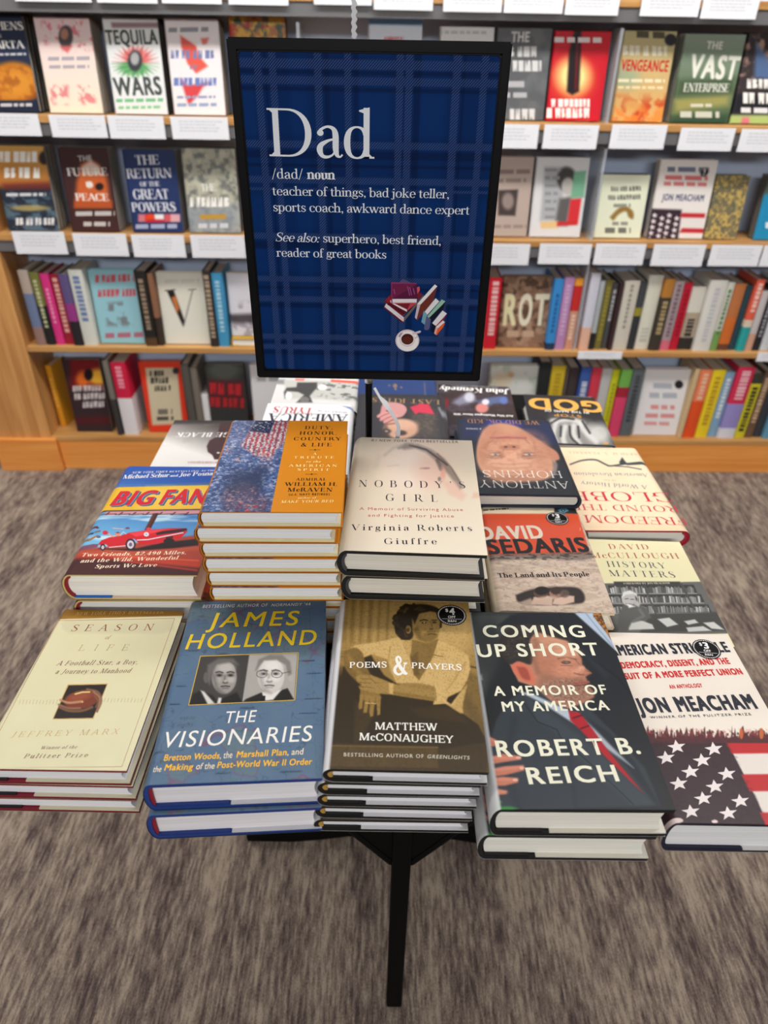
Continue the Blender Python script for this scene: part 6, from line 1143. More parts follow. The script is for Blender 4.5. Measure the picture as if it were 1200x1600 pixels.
def c_ven(s):
    s.view(760, 0, 2.7273); s.fill((206, 186, 130)); s.grad((690, 120), (640, 530), (196, 188, 142), (222, 168, 100)); s.ell(590, 330, 60, 50, (150, 176, 150), .9, .7); s.mottle(.02, .02, .45, .6, (196, 70, 34), 4, .9, np.clip((s.Y-390)/60, 0, 1)); s.mottle(.014, .014, .5, .6, (236, 140, 60), 6, .8, np.clip((s.Y-420)/60, 0, 1)); s.ell(620, 450, 40, 24, (216, 170, 100), .7, .8); s.poly([(565, 130), (578, 128), (570, 200), (560, 260)], (170, 40, 36), 3)
    s.ell(785, 170, 26, 26, (46, 46, 48), .2); s.bars(640, 160, 760, 165, 28, (90, 84, 66), 3); s.blk(580, 235, 770, 240, 42, (236, 230, 206), 7); s.T('VENGEANCE', 572, 300, 772, 305, 46, SANSX, (196, 40, 36)); s.bars(560, 350, 760, 352, 14, (236, 226, 190), 6); s.bars(560, 378, 755, 380, 12, (232, 214, 170), 7)
def c_vast(s):
    s.view(760, 0, 2.7273); s.fill((120, 136, 116)); s.grad((960, 140), (900, 540), (148, 164, 148), (70, 92, 60)); s.poly([(800, 420), (1040, 400), (1030, 450), (800, 480)], (176, 164, 92), 16, .8); s.poly([(820, 340), (1060, 330), (1050, 400), (810, 410)], (66, 84, 56), 16, .8); s.poly([(790, 500), (1030, 490), (1020, 540), (785, 535)], (52, 78, 58), 12)
    w = (232, 232, 220); s.T('THE', 936, 208, 1004, 210, 32, SANSX, w); s.T('VAST', 858, 328, 1064, 338, 96, SANSX, w); s.T('ENTERPRISE', 838, 390, 1030, 392, 36, SERIFB, w); s.bars(870, 456, 960, 456, 14, (214, 210, 190), 2); s.bars(826, 500, 992, 502, 26, (206, 206, 190), 3)
def c_last1(s):
    s.view(760, 0, 2.7273); s.fill((60, 52, 54)); s.mottle(.02, .02, .45, .6, (206, 164, 144), 3, .8, np.clip((380-s.Y)/60, 0, 1)); s.poly([(1040, 400), (1220, 400), (1220, 480), (1040, 480)], (34, 34, 40), 10); s.poly([(1030, 490), (1230, 490), (1230, 560), (1020, 560)], (176, 196, 120), 6); s.poly([(1090, 500), (1120, 500), (1120, 550), (1080, 550)], (220, 120, 130), 5); s.poly([(1150, 180), (1220, 280), (1220, 340), (1140, 330)], (86, 110, 150), 10)
    s.blk(1110, 376, 1290, 380, 40, W, 7); s.blk(1094, 440, 1280, 446, 46, W, 7); s.bars(1085, 480, 1280, 484, 22, (230, 230, 230), 3)
def c_fort(s):
    s.view(0, 210, 3); s.fill((40, 46, 62)); s.grad((100, 60), (100, 250), (214, 166, 92), (176, 110, 50)); s.poly([(-20, 250), (300, 240), (310, 470), (0, 470)], (42, 50, 64), 14); s.mottle(.02, .012, .48, .62, (96, 122, 140), 3, .8, np.clip((s.Y-260)/20, 0, 1)); s.poly([(10, 230), (260, 220), (265, 260), (20, 260)], (110, 40, 40), 10, .7); s.ell(140, 345, 90, 14, (190, 170, 110), .6, .8); s.ell(208, 110, 26, 32, (50, 40, 40), .4)
    s.blk(-4, 130, 180, 130, 50, W, 7); s.blk(20, 205, 212, 205, 50, W, 7); s.bars(30, 290, 215, 288, 14, (210, 210, 214), 2); s.blk(75, 425, 262, 425, 34, (226, 226, 226), 7)
def c_future(s):
    s.view(0, 210, 3); s.fill((66, 40, 40)); s.poly([(380, 140), (420, 120), (460, 140), (500, 200), (520, 340), (350, 340), (360, 220)], (206, 100, 50), 12); s.poly([(385, 190), (385, 150), (425, 122), (465, 150), (470, 190)], (226, 196, 180), 8); s.ell(466, 245, 20, 18, (40, 26, 26), .4); s.ell(420, 236, 16, 16, (236, 222, 210), .5); s.poly([(350, 310), (525, 310), (525, 345), (350, 345)], (186, 86, 40), 8)
    s.T('THE', 368, 126, 432, 124, 26, SANSB, (200, 196, 194)); s.T('FUTURE', 318, 194, 505, 192, 36, SERIFB, W); s.T('IS', 405, 246, 436, 246, 24, SERIFB, W); s.T('PEACE', 356, 310, 510, 312, 34, SERIFB, W); s.bars(355, 382, 538, 380, 20, (196, 190, 188), 2); s.bars(392, 430, 515, 430, 20, (196, 190, 188), 3)
def c_return(s):
    s.view(0, 210, 3); s.fill((36, 52, 98)); w = (226, 228, 236)
    s.T('THE', 638, 142, 748, 140, 44, SERIFB, w); s.T('RETURN', 596, 206, 806, 202, 44, SERIFB, w); s.T('OF THE', 658, 244, 750, 242, 22, SERIFB, w); s.T('GREAT', 628, 304, 792, 302, 46, SERIFB, w); s.T('POWERS', 620, 362, 826, 360, 42, SERIFB, w)
    for x, c in ((648, (204, 120, 130)), (680, (206, 40, 44)), (724, (236, 236, 238)), (770, (210, 90, 96)), (800, (220, 170, 176))): s.poly([(x, 374), (x+44, 374), (x+44, 410), (x, 410)], c, 3)
    s.ell(704, 392, 22, 20, (226, 70, 30), .3); s.poly([(690, 398), (770, 398), (770, 412), (690, 412)], (196, 40, 60), 3); s.bars(636, 442, 830, 440, 20, (160, 170, 200), 5)
def c_rev(s):
    s.view(0, 210, 3); s.fill((178, 176, 160)); s.mottle(.014, .014, .42, .6, (112, 116, 112), 3, .9); s.mottle(.02, .02, .5, .7, (206, 204, 180), 6, .6); s.poly([(860, 330), (1120, 330), (1130, 470), (870, 470)], (140, 150, 164), 30, .7)
    s.T('THE', 945, 265, 1012, 265, 34, SERIFB, W); s.blk(890, 340, 1090, 340, 46, W, 7); s.poly([(935, 376), (1060, 374), (1060, 396), (940, 398)], (196, 150, 60), 4); s.bars(930, 440, 1070, 438, 22, (206, 210, 216), 4)
def c_beige(s):
    s.view(740, 230, 2.6087); s.fill((186, 168, 158)); s.poly([(100, 175), (182, 172), (170, 280), (100, 278)], (70, 60, 58), 4); s.ell(140, 220, 24, 34, (150, 134, 128), .5); s.bars(60, 110, 230, 108, 18, (140, 122, 116), 1); s.bars(60, 145, 215, 143, 16, (150, 132, 124), 2); s.bars(40, 330, 215, 330, 14, (156, 140, 132), 3)
def c_port(s):
    s.view(740, 230, 2.6087); s.fill((222, 222, 224)); s.poly([(290, 80), (380, 80), (350, 300), (270, 300)], (176, 178, 182), 8); s.ell(380, 130, 40, 50, (70, 68, 68), .3); s.ell(385, 160, 26, 36, (190, 186, 182), .3); s.poly([(330, 320), (350, 210), (400, 200), (380, 320)], (96, 94, 94), 8); s.poly([(410, 100), (460, 95), (450, 205), (395, 210)], (120, 176, 144), 4); s.poly([(395, 212), (440, 208), (425, 315), (380, 315)], (214, 50, 56), 4); s.poly([(270, 305), (345, 300), (345, 330), (275, 332)], (232, 196, 140), 4); s.poly([(340, 305), (420, 300), (420, 318), (340, 322)], (206, 52, 52), 4)
    for k in range(7): s.bars(290, 100+k*32, 355-k*4, 100+k*32, 14, (150, 150, 156), k)
def c_gen(s):
    s.view(740, 230, 2.6087); s.fill((230, 234, 210)); k = (120, 120, 110); s.poly([(555, 285), (590, 250), (620, 240), (650, 262), (650, 292), (632, 285), (620, 262), (590, 275), (570, 298)], (150, 116, 60), 4, sm=True)
    s.blk(560, 180, 682, 178, 20, k, 7); s.blk(548, 216, 680, 212, 20, k, 7); s.bars(570, 245, 640, 244, 14, (150, 150, 138), 2); s.bars(565, 318, 628, 318, 14, (150, 150, 138), 3); s.bars(535, 350, 640, 350, 22, k, 4)
def c_mea(s):
    s.view(740, 230, 2.6087); s.fill((236, 230, 226)); s.poly([(715, 250), (850, 255), (835, 395), (695, 392)], (56, 40, 50), 4); s.poly([(850, 255), (950, 262), (940, 400), (830, 395)], (232, 226, 222), 3)
    for y in (268, 330, 384): s.poly([(850, y), (945, y+2), (942, y+20), (838, y+18)], (196, 44, 52), 3)
    for i in range(4):
        for j in range(5): s.star(738+i*30-j*5, 278+j*24+(i % 2)*12, 13, 12, (232, 220, 224))
    s.bars(790, 100, 960, 102, 20, (120, 124, 150), 1); s.bars(780, 132, 955, 136, 18, (222, 120, 120), 2); s.bars(775, 156, 950, 160, 16, (222, 130, 130), 3); s.T('JON MEACHAM', 766, 216, 936, 220, 26, SANSX, (90, 94, 124)); off_sticker(s, 940, 102, .013, '3')
def c_gold(s): s.view(740, 230, 2.6087); s.fill((120, 112, 88)); s.mottle(.008, .008, .46, .56, (206, 176, 96), 3, .9); s.mottle(.02, .02, .5, .7, (90, 92, 84), 6, .5)
def c_teal(s): s.view(740, 230, 2.6087); s.fill((40, 140, 186)); s.poly([(1180, 120), (1300, 120), (1300, 200), (1180, 190)], (90, 96, 90), 8); s.bars(1190, 330, 1290, 330, 24, (226, 230, 232), 2)
FO = [
 (0, -35, 63, 38, 23, c_sparta, 'navy cover with an orange painted plate at the far left', G1, (50, 48, 48), 2),
 (0, 78, 162, 147, 30, c_pink, 'pink patterned cover with a small dark oval portrait', G1, (150, 140, 128), 2),
 (0, 180, 263, 248, 31, c_teq, 'white cover with a red and green agave burst', G1, (60, 54, 50), 2),
 (0, 272, 353, 343, 32, c_dem, 'white cover with red map patches, left of the sign', G1, (150, 140, 128), 2),
 (0, 368, 452, 450, 28, c_col, 'mottled yellow and red cover half hidden by the sign corner', G1, (90, 80, 70), 1),
 (0, 575, 655, 660, 28, c_cr1, 'pale cover with a light blue band, peeking over the sign', G1, (200, 206, 214), 0),
 (0, 682, 762, 767, 45, c_wh1, 'plain white cover peeking over the right of the sign', G1, (210, 210, 212), 0),
 (0, 766, 848, 853, 46, c_gray, 'grey cover with white capitals, touching the sign edge', G1, (80, 82, 86), 1),
 (0, 852, 936, 947, 51, c_red, 'bright red cover with a dark bullet shape', G1, (90, 90, 96), 2),
 (0, 955, 1033, 1057, 51, c_ven, 'sandy cover with red lettering over a battle scene', G1, (170, 160, 140), 2),
 (0, 1046, 1136, 1167, 56, c_vast, 'green landscape cover with white lettering', G1, (150, 150, 140), 2),
 (0, 1140, 1226, 1260, 54, c_last1, 'dark collage cover at the far right of the top full shelf', G1, (60, 56, 56), 1),
 (1, 13, 93, 72, 230, c_fort, 'dark harbour cover under a golden sky at far left', G2, (110, 104, 96), 2),
 (1, 112, 188, 173, 233, c_future, 'dark brown cover with an orange and white shape', G2, (110, 106, 104), 2),
 (1, 208, 287, 272, 236, c_return, 'navy cover with stacked white lettering and small flags', G2, (110, 108, 106), 2),
 (1, 296, 377, 368, 234, c_rev, 'grey and cream mottled cover left of the sign', G2, (60, 60, 60), 1),
 (1, 744, 822, 838, 247, c_beige, 'beige cover with a small dark photo, right of the sign', G2, (150, 134, 124), 1),
 (1, 826, 905, 922, 248, c_port, 'white cover with a portrait and red-green blocks', G2, (120, 120, 124), 2),
 (1, 927, 999, 1014, 275, c_gen, 'small pale green cover with a brown quill drawing', G2, (60, 60, 54), 1),
 (1, 1011, 1096, 1118, 252, c_mea, 'tall white cover with a starred flag along its foot', G2, (200, 196, 194), 1),
 (1, 1099, 1149, 1164, 276, c_gold, 'narrow gold patterned cover on the second shelf', G2, (120, 118, 112), 1),
 (1, 1177, 1256, 1275, 276, c_teal, 'teal blue cover cut by the right edge of the picture', G2, (110, 104, 96), 1)]
for row, xl, xr, xt, yt, fn, lab, g, spc, cp in FO:
    face_out(row, xl, xr, xt, yt, fn, lab, g, t=.024 if cp else .03, spine=spc, copies=cp)
def c_blood(s):
    s.view(0, 390, 2.8571); s.fill((150, 200, 212)); s.mottle(.02, .02, .45, .6, (120, 124, 130), 4, .9, s.m_poly([(470, 240), (580, 230), (590, 340), (480, 340)], 10)); r = (196, 90, 100)
    s.blk(425, 148, 600, 142, 34, r, 7); s.blk(436, 212, 612, 208, 34, r, 7); s.bars(470, 395, 640, 390, 22, (176, 110, 130), 3)
def c_v(s):
    s.view(0, 390, 2.8571); s.fill((226, 224, 212)); s.bars(735, 150, 890, 145, 16, (212, 210, 200), 2)
    s.poly([(745, 185), (775, 180), (825, 320), (818, 345)], (40, 34, 32), 2.5); s.poly([(765, 215), (785, 205), (800, 265), (790, 285)], (206, 120, 60), 4); s.line([(860, 180), (820, 340)], 5, (120, 110, 110), 1, 1.5); s.P([(735, 186), (785, 180), (785, 176), (735, 181)], (60, 50, 50)); s.P([(840, 182), (876, 178), (876, 174), (840, 178)], (60, 50, 50))
def c_land(s): s.view(0, 390, 2.8571); s.fill((222, 220, 228)); s.mottle(.02, .02, .5, .65, (150, 140, 150), 4, .7, np.clip((s.Y-220)/40, 0, 1)); s.poly([(1020, 290), (1150, 285), (1150, 330), (1030, 325)], (70, 64, 70), 10, .9)
def c_rot(s):
    s.view(740, 400, 2.6087); s.fill((140, 108, 88)); s.mottle(.02, .02, .45, .6, (176, 144, 120), 4, .8); s.mottle(.016, .016, .52, .64, (84, 62, 50), 8, .8)
    s.T('R', 118, 280, 172, 280, 122, SANSX, (226, 218, 176)); s.T('O', 178, 280, 232, 280, 122, SANSX, (226, 218, 196)); s.T('T', 240, 280, 296, 280, 122, SANSX, (222, 214, 190)); s.bars(135, 330, 245, 330, 26, (190, 160, 136), 3)
def c_rb(s):
    s.view(0, 540, 2.8571); s.fill((56, 40, 44)); s.poly([(310, 60), (490, 60), (500, 200), (315, 190)], (120, 24, 30), 14); s.ell(440, 140, 50, 36, (240, 180, 60), .7); s.ell(370, 150, 30, 36, (226, 110, 40), .7); s.ell(395, 130, 20, 26, (30, 20, 22), .4); s.poly([(320, 320), (520, 315), (520, 350), (325, 350)], (84, 30, 36), 8); w = (206, 196, 196)
    s.blk(325, 206, 490, 200, 26, w, 7); s.blk(332, 242, 510, 236, 28, w, 7); s.blk(370, 278, 465, 274, 28, w, 7)
def c_or(s):
    s.view(0, 540, 2.8571); s.fill((222, 62, 38)); s.poly([(648, 100), (790, 98), (815, 350), (680, 355)], (206, 194, 166), 3); k = (70, 66, 60); s.ell(785, 112, 15, 15, (50, 50, 60), .2)
    s.blk(668, 138, 735, 136, 26, k, 7); s.blk(672, 170, 760, 168, 28, k, 7); s.blk(690, 204, 765, 202, 26, k, 7); s.bars(705, 308, 770, 306, 24, (120, 114, 104), 4); s.bars(700, 335, 775, 333, 18, (90, 86, 80), 5)
def c_bk(s):
    s.view(0, 540, 2.8571); s.fill((52, 54, 54)); s.ell(1000, 110, 80, 40, (110, 116, 108), .8, .8); s.poly([(930, 150), (1085, 160), (1090, 280), (940, 270)], (110, 26, 34), 12, .6); s.blk(935, 215, 1075, 222, 50, (176, 40, 48), 7); s.blk(938, 272, 1088, 278, 42, (170, 40, 48), 7)
def c_wh4(s): s.view(400, 590, 6.6667); s.fill((226, 226, 230)); s.bars(10, 40, 250, 40, 50, (176, 176, 178), 3)
def c_wh5(s):
    s.view(700, 540, 2.4); s.fill((230, 228, 230)); s.ell(866, 146, 16, 16, (40, 40, 46), .2); s.bars(770, 160, 840, 162, 20, (180, 184, 196), 2); s.bars(755, 196, 860, 198, 20, (180, 184, 196), 3); s.bars(760, 238, 850, 240, 16, (222, 150, 150), 4); s.bars(740, 270, 850, 272, 16, (222, 150, 150), 5); s.bars(735, 298, 830, 300, 14, (222, 160, 160), 6)
def c_art(s): s.view(740, 560, 7.5); s.fill((222, 226, 222)); s.mottle(.03, .03, .5, .65, (190, 200, 186), 4, .8); s.ell(330, 250, 110, 90, (226, 204, 176), .7, .8); s.poly([(70, 200), (200, 200), (200, 280), (80, 270)], (110, 80, 84), 20, .8); s.ell(440, 190, 36, 30, (206, 160, 110), .7, .8)
G3 = 'books shown cover out on the lower shelves'
T3 = [(2, 157.5, 227, 212, 423, c_blood, 'light blue cover with a grey figure among the left spines', (150, 200, 212)), (2, 258, 329, 317, 427, c_v, 'white cover with one large black letter V', (226, 224, 212)), (2, 776, 850, 857, 433, c_rot, 'brown cover of crowded faces with big pale letters', (120, 90, 74)),
 (3, 120, 176, 169, 563, c_rb, 'dark cover with a fiery red and yellow top, bottom shelf left', (60, 36, 40)), (3, 233, 296, 289, 567, c_or, 'orange cover with a cream title panel, bottom shelf', (214, 60, 36)), (3, 331, 390, 380, 570, c_bk, 'black cover with dark red lettering, bottom shelf', (50, 50, 52)), (3, 398, 462, 452, 571, c_wh4, 'white cover on the bottom shelf under the sign corner', (222, 222, 226)),
 (3, 757, 828, 841, 572, c_art, 'pale painted cover on the bottom shelf right of the sign', (220, 220, 216)), (3, 987, 1055, 1077, 578, c_wh5, 'white cover with a round black sticker, bottom shelf right', (226, 224, 226))]
for row, xl, xr, xt, yt, fn, lab, spc in T3: face_out(row, xl, xr, xt, yt, fn, lab, G3, t=.026, off=.03, lean=.06, spine=spc, copies=0)
# a yellow book lying flat with a pale landscape book standing on it
def flat_book(row, xl, xr, colr, label, t=.03, off=.012, d=.14, w=None):
    z = ZB[row]; s0 = on_shelf(xl, 0, off)[0]; s0, s1 = on_shelf(xl, 541, off)[0], on_shelf(xr, 545, off)[0]
    M = MS@Tr((s0+s1)/2, off+d/2, z+.0003); S = Surface(M, s1-s0, d, t, 8, 8); S.fill(colr)
    put_book(M, book_parts(s1-s0, d, t, Spec(spine=colr, case=colr, wrap=8, rb=.004), S), label, None, 'hardcover_book'); return (s0, s1)
flat_book(2, 362, 416, (206, 160, 52), 'yellow book lying flat at the sign edge on the third shelf')
face_out(2, 362, 415, 353.5, 427, c_land, 'white landscape cover standing on the yellow flat book', None, t=.022, off=.03, lean=.05, spine=(206, 190, 160), copies=0, zoff=.0308)

def spine_book(s0, s1, off, z, h, strips, label, group, depth=.135, turn=0.0, lean=0.0, letters=None, seed=0):
    """a book standing with its spine outward: strips are (height fraction from, to, colour)"""
    t = s1-s0; e = empty('shelved_book', MS@Tr(s0+t/2, off, z+.0004)@Rz(turn)@Rx(-lean)); tag(e, label, 'book', group)
    V = []; F = []; C = []; b = .003
    xs = [-t/2, -t/2+b*.35, -t/2+b, t/2-b, t/2-b*.35, t/2] if t > .012 else [-t/2, -t/2, -t/2+t*.15, t/2-t*.15, t/2, t/2]; ys = [.004, .0012, 0, 0, .0012, .004]
    cuts = sorted(strips)
    for a, q, c in cuts:
        n = len(V)
        for zz in (a*h, q*h):
            V += [(-t/2, depth, zz)]+[(x, y, zz) for x, y in zip(xs, ys)]+[(t/2, depth, zz)]
        C += [lin(c)]*16; F += [(n+i, n+i+1, n+8+i+1, n+8+i) for i in range(7)]
    n = len(V); th = .002
    for zz in (0, h): V += [(-t/2, depth, zz), (-t/2, .004, zz), (0, 0, zz), (t/2, .004, zz), (t/2, depth, zz), (t/2-th, depth, zz), (t/2-th, .006, zz), (-t/2+th, .006, zz), (-t/2+th, depth, zz)]
    cc = lin(cuts[-1][2]); C += [lin(cuts[0][2])]*9+[cc]*9
    F += [(n, n+1, n+7, n+8), (n+1, n+2, n+3, n+6, n+7), (n+3, n+4, n+5, n+6), (n+9, n+17, n+16, n+10), (n+10, n+16, n+15, n+12, n+11), (n+12, n+15, n+14, n+13)]
    if letters:
        r = random.Random(seed); col, a, q, wd = letters; zc = q*h
        while zc > a*h:
            k = r.uniform(.006, .013); 
            if zc-k < a*h: break
            n = len(V); x = t*wd/2; V += [(-x, -.0003, zc-k), (x, -.0003, zc-k), (x, -.0003, zc), (-x, -.0003, zc)]; F.append((n, n+1, n+2, n+3)); C += [lin(col)]*4; zc -= k+r.uniform(.0025, .006)
    obj('cover', make_mesh('cover', V, [tuple(f) for f in F], printed(rough=.45), np.array(C)), e)
    MB().box(-t/2+th+.0003, t/2-th-.0003, .0065, depth-.004, .003, h-.004).build('page_block', paper_edge((214, 206, 196)), e)
    return e
def spine_row(row, items, where, off, group, ypx):
    """items: (foot left px, foot right px, top px, colour name, strips, letters)"""
    z = ZB[row]; names = [i[3] for i in items]; last = -9
    for k, (xl, xr, yt, nm, strips, let) in enumerate(items):
        o = off+(.004*((k*5) % 4)); s0 = max(on_shelf(xl, ypx, off)[0], last); s1 = on_shelf(xr, ypx, off)[0]-.0006; last = s1+.0006
        h = on_shelf((xl+xr)/2, yt, o)[1]-z
        near = names[k-1] if k else (names[k+1] if len(names) > 1 else ''); side = 'right of' if k else 'left of'
        lab = f"{nm} spine {side} the {near} one, {where}"
        spine_book(s0, s1, o, z, h, [(a, q, c) for a, q, c in strips], lab, group, letters=let, seed=k*7+row)
one = lambda c: [(0, 1, c)]
G4 = 'spine-out books on the third shelf'; G5 = 'spine-out books on the bottom shelf'
spine_row(2, [(58, 73, 423, 'blue and tan', [(0, .25, (150, 120, 112)), (.25, .7, (110, 124, 156)), (.7, 1, (176, 160, 150))], None), (73.5, 87, 426, 'black and olive', [(0, .55, (40, 40, 40)), (.55, 1, (116, 116, 60))], ((190, 190, 150), .2, .9, .4)), (87.5, 101, 428, 'hot pink', one((214, 56, 130)), ((236, 150, 190), .3, .8, .3)), (101.5, 116, 429, 'crimson', one((160, 36, 56)), ((222, 170, 160), .15, .95, .5)), (116.5, 131, 429, 'purple and black', [(0, .35, (44, 40, 44)), (.35, .6, (150, 60, 130)), (.6, 1, (96, 84, 130))], None), (131.5, 153, 422, 'white', one((212, 214, 206)), ((110, 130, 176), .3, .92, .45))], 'third shelf far left', .012, G4, 541)
spine_row(2, [(229, 247, 424, 'black and brown', [(0, .12, (90, 66, 44)), (.12, 1, (40, 38, 36))], ((150, 130, 110), .2, .9, .4)), (247.5, 256, 428, 'tan and black', [(0, .4, (60, 48, 42)), (.4, 1, (140, 100, 76))], None)], 'left of the V cover', .012, G4, 542)
spine_row(2, [(330, 342, 424, 'dark patterned', one((58, 50, 46)), ((170, 150, 130), .1, .95, .6)), (342.5, 359, 427, 'sky blue', one((70, 150, 196)), ((170, 210, 226), .15, .9, .4))], 'right of the V cover', .012, G4, 543)
spine_row(2, [(755, 773.5, 434, 'bright red', one((204, 36, 52)), ((236, 190, 190), .15, .95, .5))], 'third shelf beside the sign frame', .014, G4, 549)
R3 = [(851, 865, 436, 'blue', [(0, .1, (40, 60, 90)), (.1, 1, (60, 140, 206))], ((40, 90, 160), .2, .8, .3)), (865.5, 881, 433, 'lilac', one((184, 136, 184)), ((206, 170, 206), .15, .9, .4)), (881.5, 895, 435, 'red and peach', [(0, .55, (206, 150, 126)), (.55, .9, (196, 48, 46)), (.9, 1, (236, 160, 60))], ((230, 200, 180), .1, .5, .4)),
 (903, 918, 427, 'white and peach', [(0, .3, (226, 180, 156)), (.3, 1, (206, 206, 220))], None), (918.5, 927, 439, 'silver grey', [(0, .25, (40, 40, 44)), (.25, 1, (170, 176, 178))], None), (927.5, 939, 437, 'olive', one((116, 108, 56)), ((150, 140, 60), .1, .9, .4)), (939.5, 948, 442, 'charcoal', one((76, 76, 80)), ((170, 170, 172), .4, .9, .5)), (948.5, 955, 443, 'dark plum', one((62, 42, 46)), None), (955.5, 978.5, 439, 'cream', one((206, 200, 188)), ((150, 144, 134), .3, .95, .2)), (979, 990.5, 439, 'slate black', [(0, .5, (54, 56, 60)), (.5, .62, (150, 140, 50)), (.62, 1, (66, 70, 74))], None), (991, 1013, 430, 'pale ivory', one((216, 214, 200)), ((190, 188, 176), .1, .3, .5)),
 (1013.5, 1029, 436, 'black and amber', [(0, .75, (64, 58, 50)), (.75, 1, (176, 120, 56))], ((170, 150, 110), .2, .7, .5)), (1029.5, 1044.5, 439, 'dusty pink', [(0, .15, (214, 110, 130)), (.15, 1, (168, 150, 154))], ((120, 100, 110), .2, .95, .4)), (1045, 1058, 442, 'scarlet', one((190, 32, 56)), ((150, 20, 40), .2, .9, .4)), (1058.5, 1080.5, 448, 'black and white', [(0, .2, (50, 48, 46)), (.2, .6, (176, 160, 140)), (.6, 1, (214, 210, 200))], ((60, 56, 54), .1, .5, .5)), (1081, 1107.5, 438, 'broad white', [(0, 1, (216, 214, 208))], ((190, 190, 196), .1, .9, .3)), (1108, 1119.5, 441, 'green and white', [(0, .3, (120, 160, 90)), (.3, 1, (206, 206, 196))], ((90, 130, 80), .2, .9, .4)), (1120, 1138, 443, 'burnt orange', [(0, .1, (110, 70, 50)), (.1, .5, (206, 110, 50)), (.5, 1, (186, 116, 70))], None), (1138.5, 1149, 446, 'dark teal', one((46, 70, 80)), None), (1149.5, 1162, 437, 'coral and teal', [(0, .35, (50, 160, 160)), (.35, .45, (220, 200, 180)), (.45, 1, (222, 96, 74))], ((236, 200, 190), .5, .95, .5)), (1162.5, 1174.5, 455, 'pale tan', [(0, .3, (206, 160, 136)), (.3, 1, (196, 190, 190))], None), (1175, 1187, 446, 'near black', one((46, 44, 48)), ((150, 150, 156), .2, .8, .4)), (1187.5, 1203, 440, 'greyish white', one((200, 206, 212)), None), (1203.5, 1220, 444, 'steel blue', one((120, 150, 180)), None)]
spine_row(2, R3[:3], 'right of the crowded faces', .012, G4, 549); spine_row(2, R3[3:], 'third shelf right', .014, G4, 551)
spine_row(3, [(181.5, 190, 565, 'grey and black', [(0, .5, (60, 58, 58)), (.5, 1, (120, 116, 108))], None), (192, 214.5, 567, 'crimson and white', [(0, .52, (226, 222, 226)), (.52, 1, (206, 36, 70))], ((236, 150, 170), .6, .95, .4))], 'left of the orange cover', .006, G5, 668)
spine_row(3, [(297, 309, 570, 'dark grey', one((88, 84, 80)), None), (309.5, 320, 575, 'taupe', one((120, 112, 104)), None), (320.5, 330.5, 618, 'short white', one((226, 226, 230)), None)], 'left of the black cover', .02, G5, 672)
spine_row(3, [(829, 846, 566, 'broad black', one((40, 42, 44)), None), (846.5, 868, 572, 'mustard yellow', one((206, 178, 48)), ((180, 150, 40), .2, .9, .4)), (868.5, 874, 575, 'grey brown', one((96, 84, 80)), None), (874.5, 890, 575, 'black', one((66, 58, 58)), None), (890.5, 906, 574, 'royal blue', [(0, .5, (150, 170, 206)), (.5, 1, (60, 90, 160))], ((214, 220, 232), .2, .8, .5)), (906.5, 922, 575, 'raspberry red', one((206, 62, 80)), None), (922.5, 938, 576, 'light grey', [(0, .3, (160, 160, 162)), (.3, 1, (190, 190, 190))], None), (938.5, 950, 578, 'acid yellow', one((206, 206, 40)), ((160, 160, 40), .2, .8, .4)), (950.5, 967, 578, 'pink and green', [(0, .6, (214, 70, 110)), (.6, .75, (160, 40, 60)), (.75, 1, (110, 170, 80))], None), (967.5, 986, 576, 'dark steel', one((96, 102, 108)), ((60, 64, 70), .2, .9, .4))], 'right of the pale painted cover', .02, G5, 680)
spine_row(3, [(1059, 1066, 577, 'beige', one((206, 180, 140)), None), (1067, 1086, 578, 'vivid orange', [(0, .55, (226, 84, 40)), (.55, 1, (232, 130, 90))], ((236, 190, 160), .55, .95, .4)), (1086.5, 1106.5, 578, 'bright yellow', one((232, 206, 44)), ((190, 150, 40), .15, .9, .4)), (1107, 1121.5, 581, 'pale blue', one((130, 166, 196)), ((220, 226, 230), .3, .9, .4)), (1122, 1147, 574, 'red and lavender', [(0, .15, (216, 216, 226)), (.15, .5, (150, 140, 200)), (.5, 1, (206, 50, 84))], ((236, 190, 200), .55, .95, .5)), (1147.5, 1164, 584, 'yellow and black', [(0, .85, (206, 196, 44)), (.85, 1, (60, 60, 50))], ((40, 40, 40), .1, .8, .5)), (1164.5, 1178, 580, 'brown', one((110, 84, 66)), ((200, 170, 140), .2, .9, .5)), (1178.5, 1192, 577, 'black striped', one((58, 60, 66)), None), (1192.5, 1210, 590, 'teal blue', one((96, 150, 180)), None), (1210.5, 1226, 580, 'dull grey', one((120, 120, 124)), None)], 'bottom shelf far right', .012, G5, 682)
# the slanted orange book at the left end of the bottom shelf
sA = S0+.0175
spine_book(sA-.011, sA+.011, .072, ZB[3], .235, one((218, 150, 40)), 'orange-spined black book set at an angle, left end of the bottom shelf', None, depth=.095, turn=-.12, letters=((240, 190, 90), .3, .8, .3))

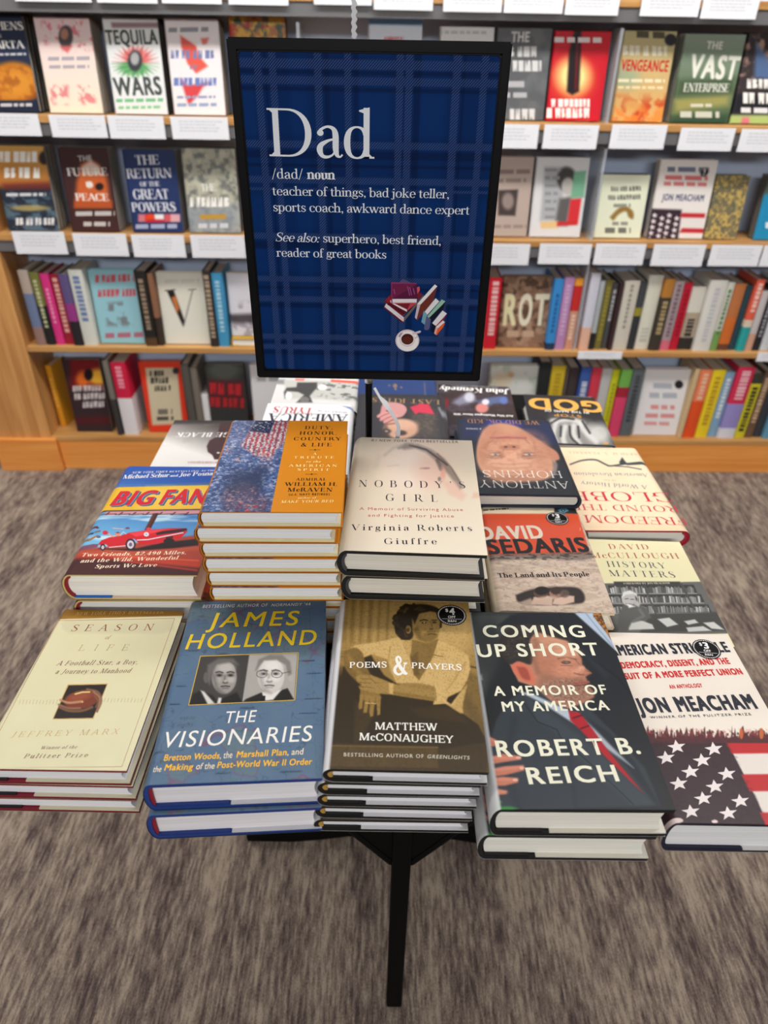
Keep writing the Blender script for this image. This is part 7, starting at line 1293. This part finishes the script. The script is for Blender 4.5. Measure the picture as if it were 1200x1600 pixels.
# ------------------------------------------------------------------ cards on the shelf edges
card_m = solid('white_card', (238, 239, 246), .55, .015, 40)
def shelf_card(x0, x1, y0, y1, label, group, off=-.006):
    s0, za = on_shelf(x0, (y0+y1)/2, off); s1, _ = on_shelf(x1, (y0+y1)/2, off); zt = on_shelf((x0+x1)/2, y0, off)[1]; zb = on_shelf((x0+x1)/2, y1, off)[1]; w, h = s1-s0, zt-zb
    e = empty('shelf_card', MS@Tr((s0+s1)/2, off, (zt+zb)/2)@Rx(math.pi/2)); tag(e, label, 'card', group)
    cd = MB().box(-w/2, w/2, -h/2, h/2, -.0012, 0.0).build('card', card_m, e, None, bev=.0004)
    r = random.Random(int(x0)); V = []; F = []
    for k in range(4):
        y = h*(.28-.14*k); x = -w*.36
        while x < w*r.uniform(.2, .38):
            l = w*r.uniform(.03, .10); n = len(V); V += [(x, y, .0002), (x+l, y, .0002), (x+l, y+h*.045, .0002), (x, y+h*.045, .0002)]; F.append((n, n+1, n+2, n+3)); x += l+w*.015
    obj('print', make_mesh('print', V, F, solid('grey_print', (206, 208, 216), .6, .02)), cd)
for x0, x1, y0, y1, lab in [(-40, 62, 177, 212, 'navy plate cover'), (79, 166, 180, 215, 'pink patterned cover'), (170, 257, 181, 217, 'agave burst cover'), (268, 357, 183, 218, 'red map patches cover'), (760, 841, 194, 232, 'grey capitals cover'), (849, 934, 195, 233, 'bright red cover'), (954, 1040, 195, 233, 'sandy battle cover'), (1061, 1146, 200, 236, 'green landscape cover'), (1155, 1240, 202, 238, 'dark collage cover')]:
    shelf_card(x0, x1, y0, y1, 'white printed card on the shelf edge below the '+lab, 'cards along the top full shelf')
for x0, x1, y0, y1, lab in [(22, 103, 362, 397, 'dark harbour cover'), (116, 199, 365, 400, 'brown and orange cover'), (207, 289, 367, 402, 'navy flags cover'), (299, 383, 368, 403, 'grey mottled cover'), (745, 827, 381, 414, 'beige cover'), (842, 923, 381, 413, 'grey portrait cover'), (929, 1007, 381, 414, 'pale green cover'), (1019, 1100, 382, 416, 'starred flag cover'), (1109, 1188, 383, 416, 'gold patterned cover'), (1190, 1270, 384, 417, 'teal cover')]:
    shelf_card(x0, x1, y0, y1, 'white printed card on the second shelf edge below the '+lab, 'cards along the second shelf')
for x0, x1, y1, lab in [(20, 140, 3, 'above the navy plate cover'), (149, 244, 5, 'above the agave burst cover'), (251, 345, 6, 'above the red map patches cover'), (356, 450, 8, 'above the mottled yellow cover'), (490, 581, 8, 'above the sign, left of the pale strip'), (584, 677, 16, 'above the light blue band cover'), (693, 785, 19, 'above the plain white cover'), (788, 881, 21, 'above the grey capitals cover'), (884, 968, 24, 'above the bright red cover'), (1002, 1094, 26, 'above the sandy battle cover'), (1097, 1185, 30, 'above the green landscape cover')]:
    shelf_card(x0, x1, y1-36, y1, 'white card on the topmost shelf edge '+lab, 'cards along the topmost shelf')
shelf_card(903, 972, 549, 561, 'small white tag on the third shelf edge below the spines', 'tags on the third shelf', -.003)
shelf_card(1183, 1240, 551, 565, 'small white tag on the third shelf edge at far right', 'tags on the third shelf', -.003)
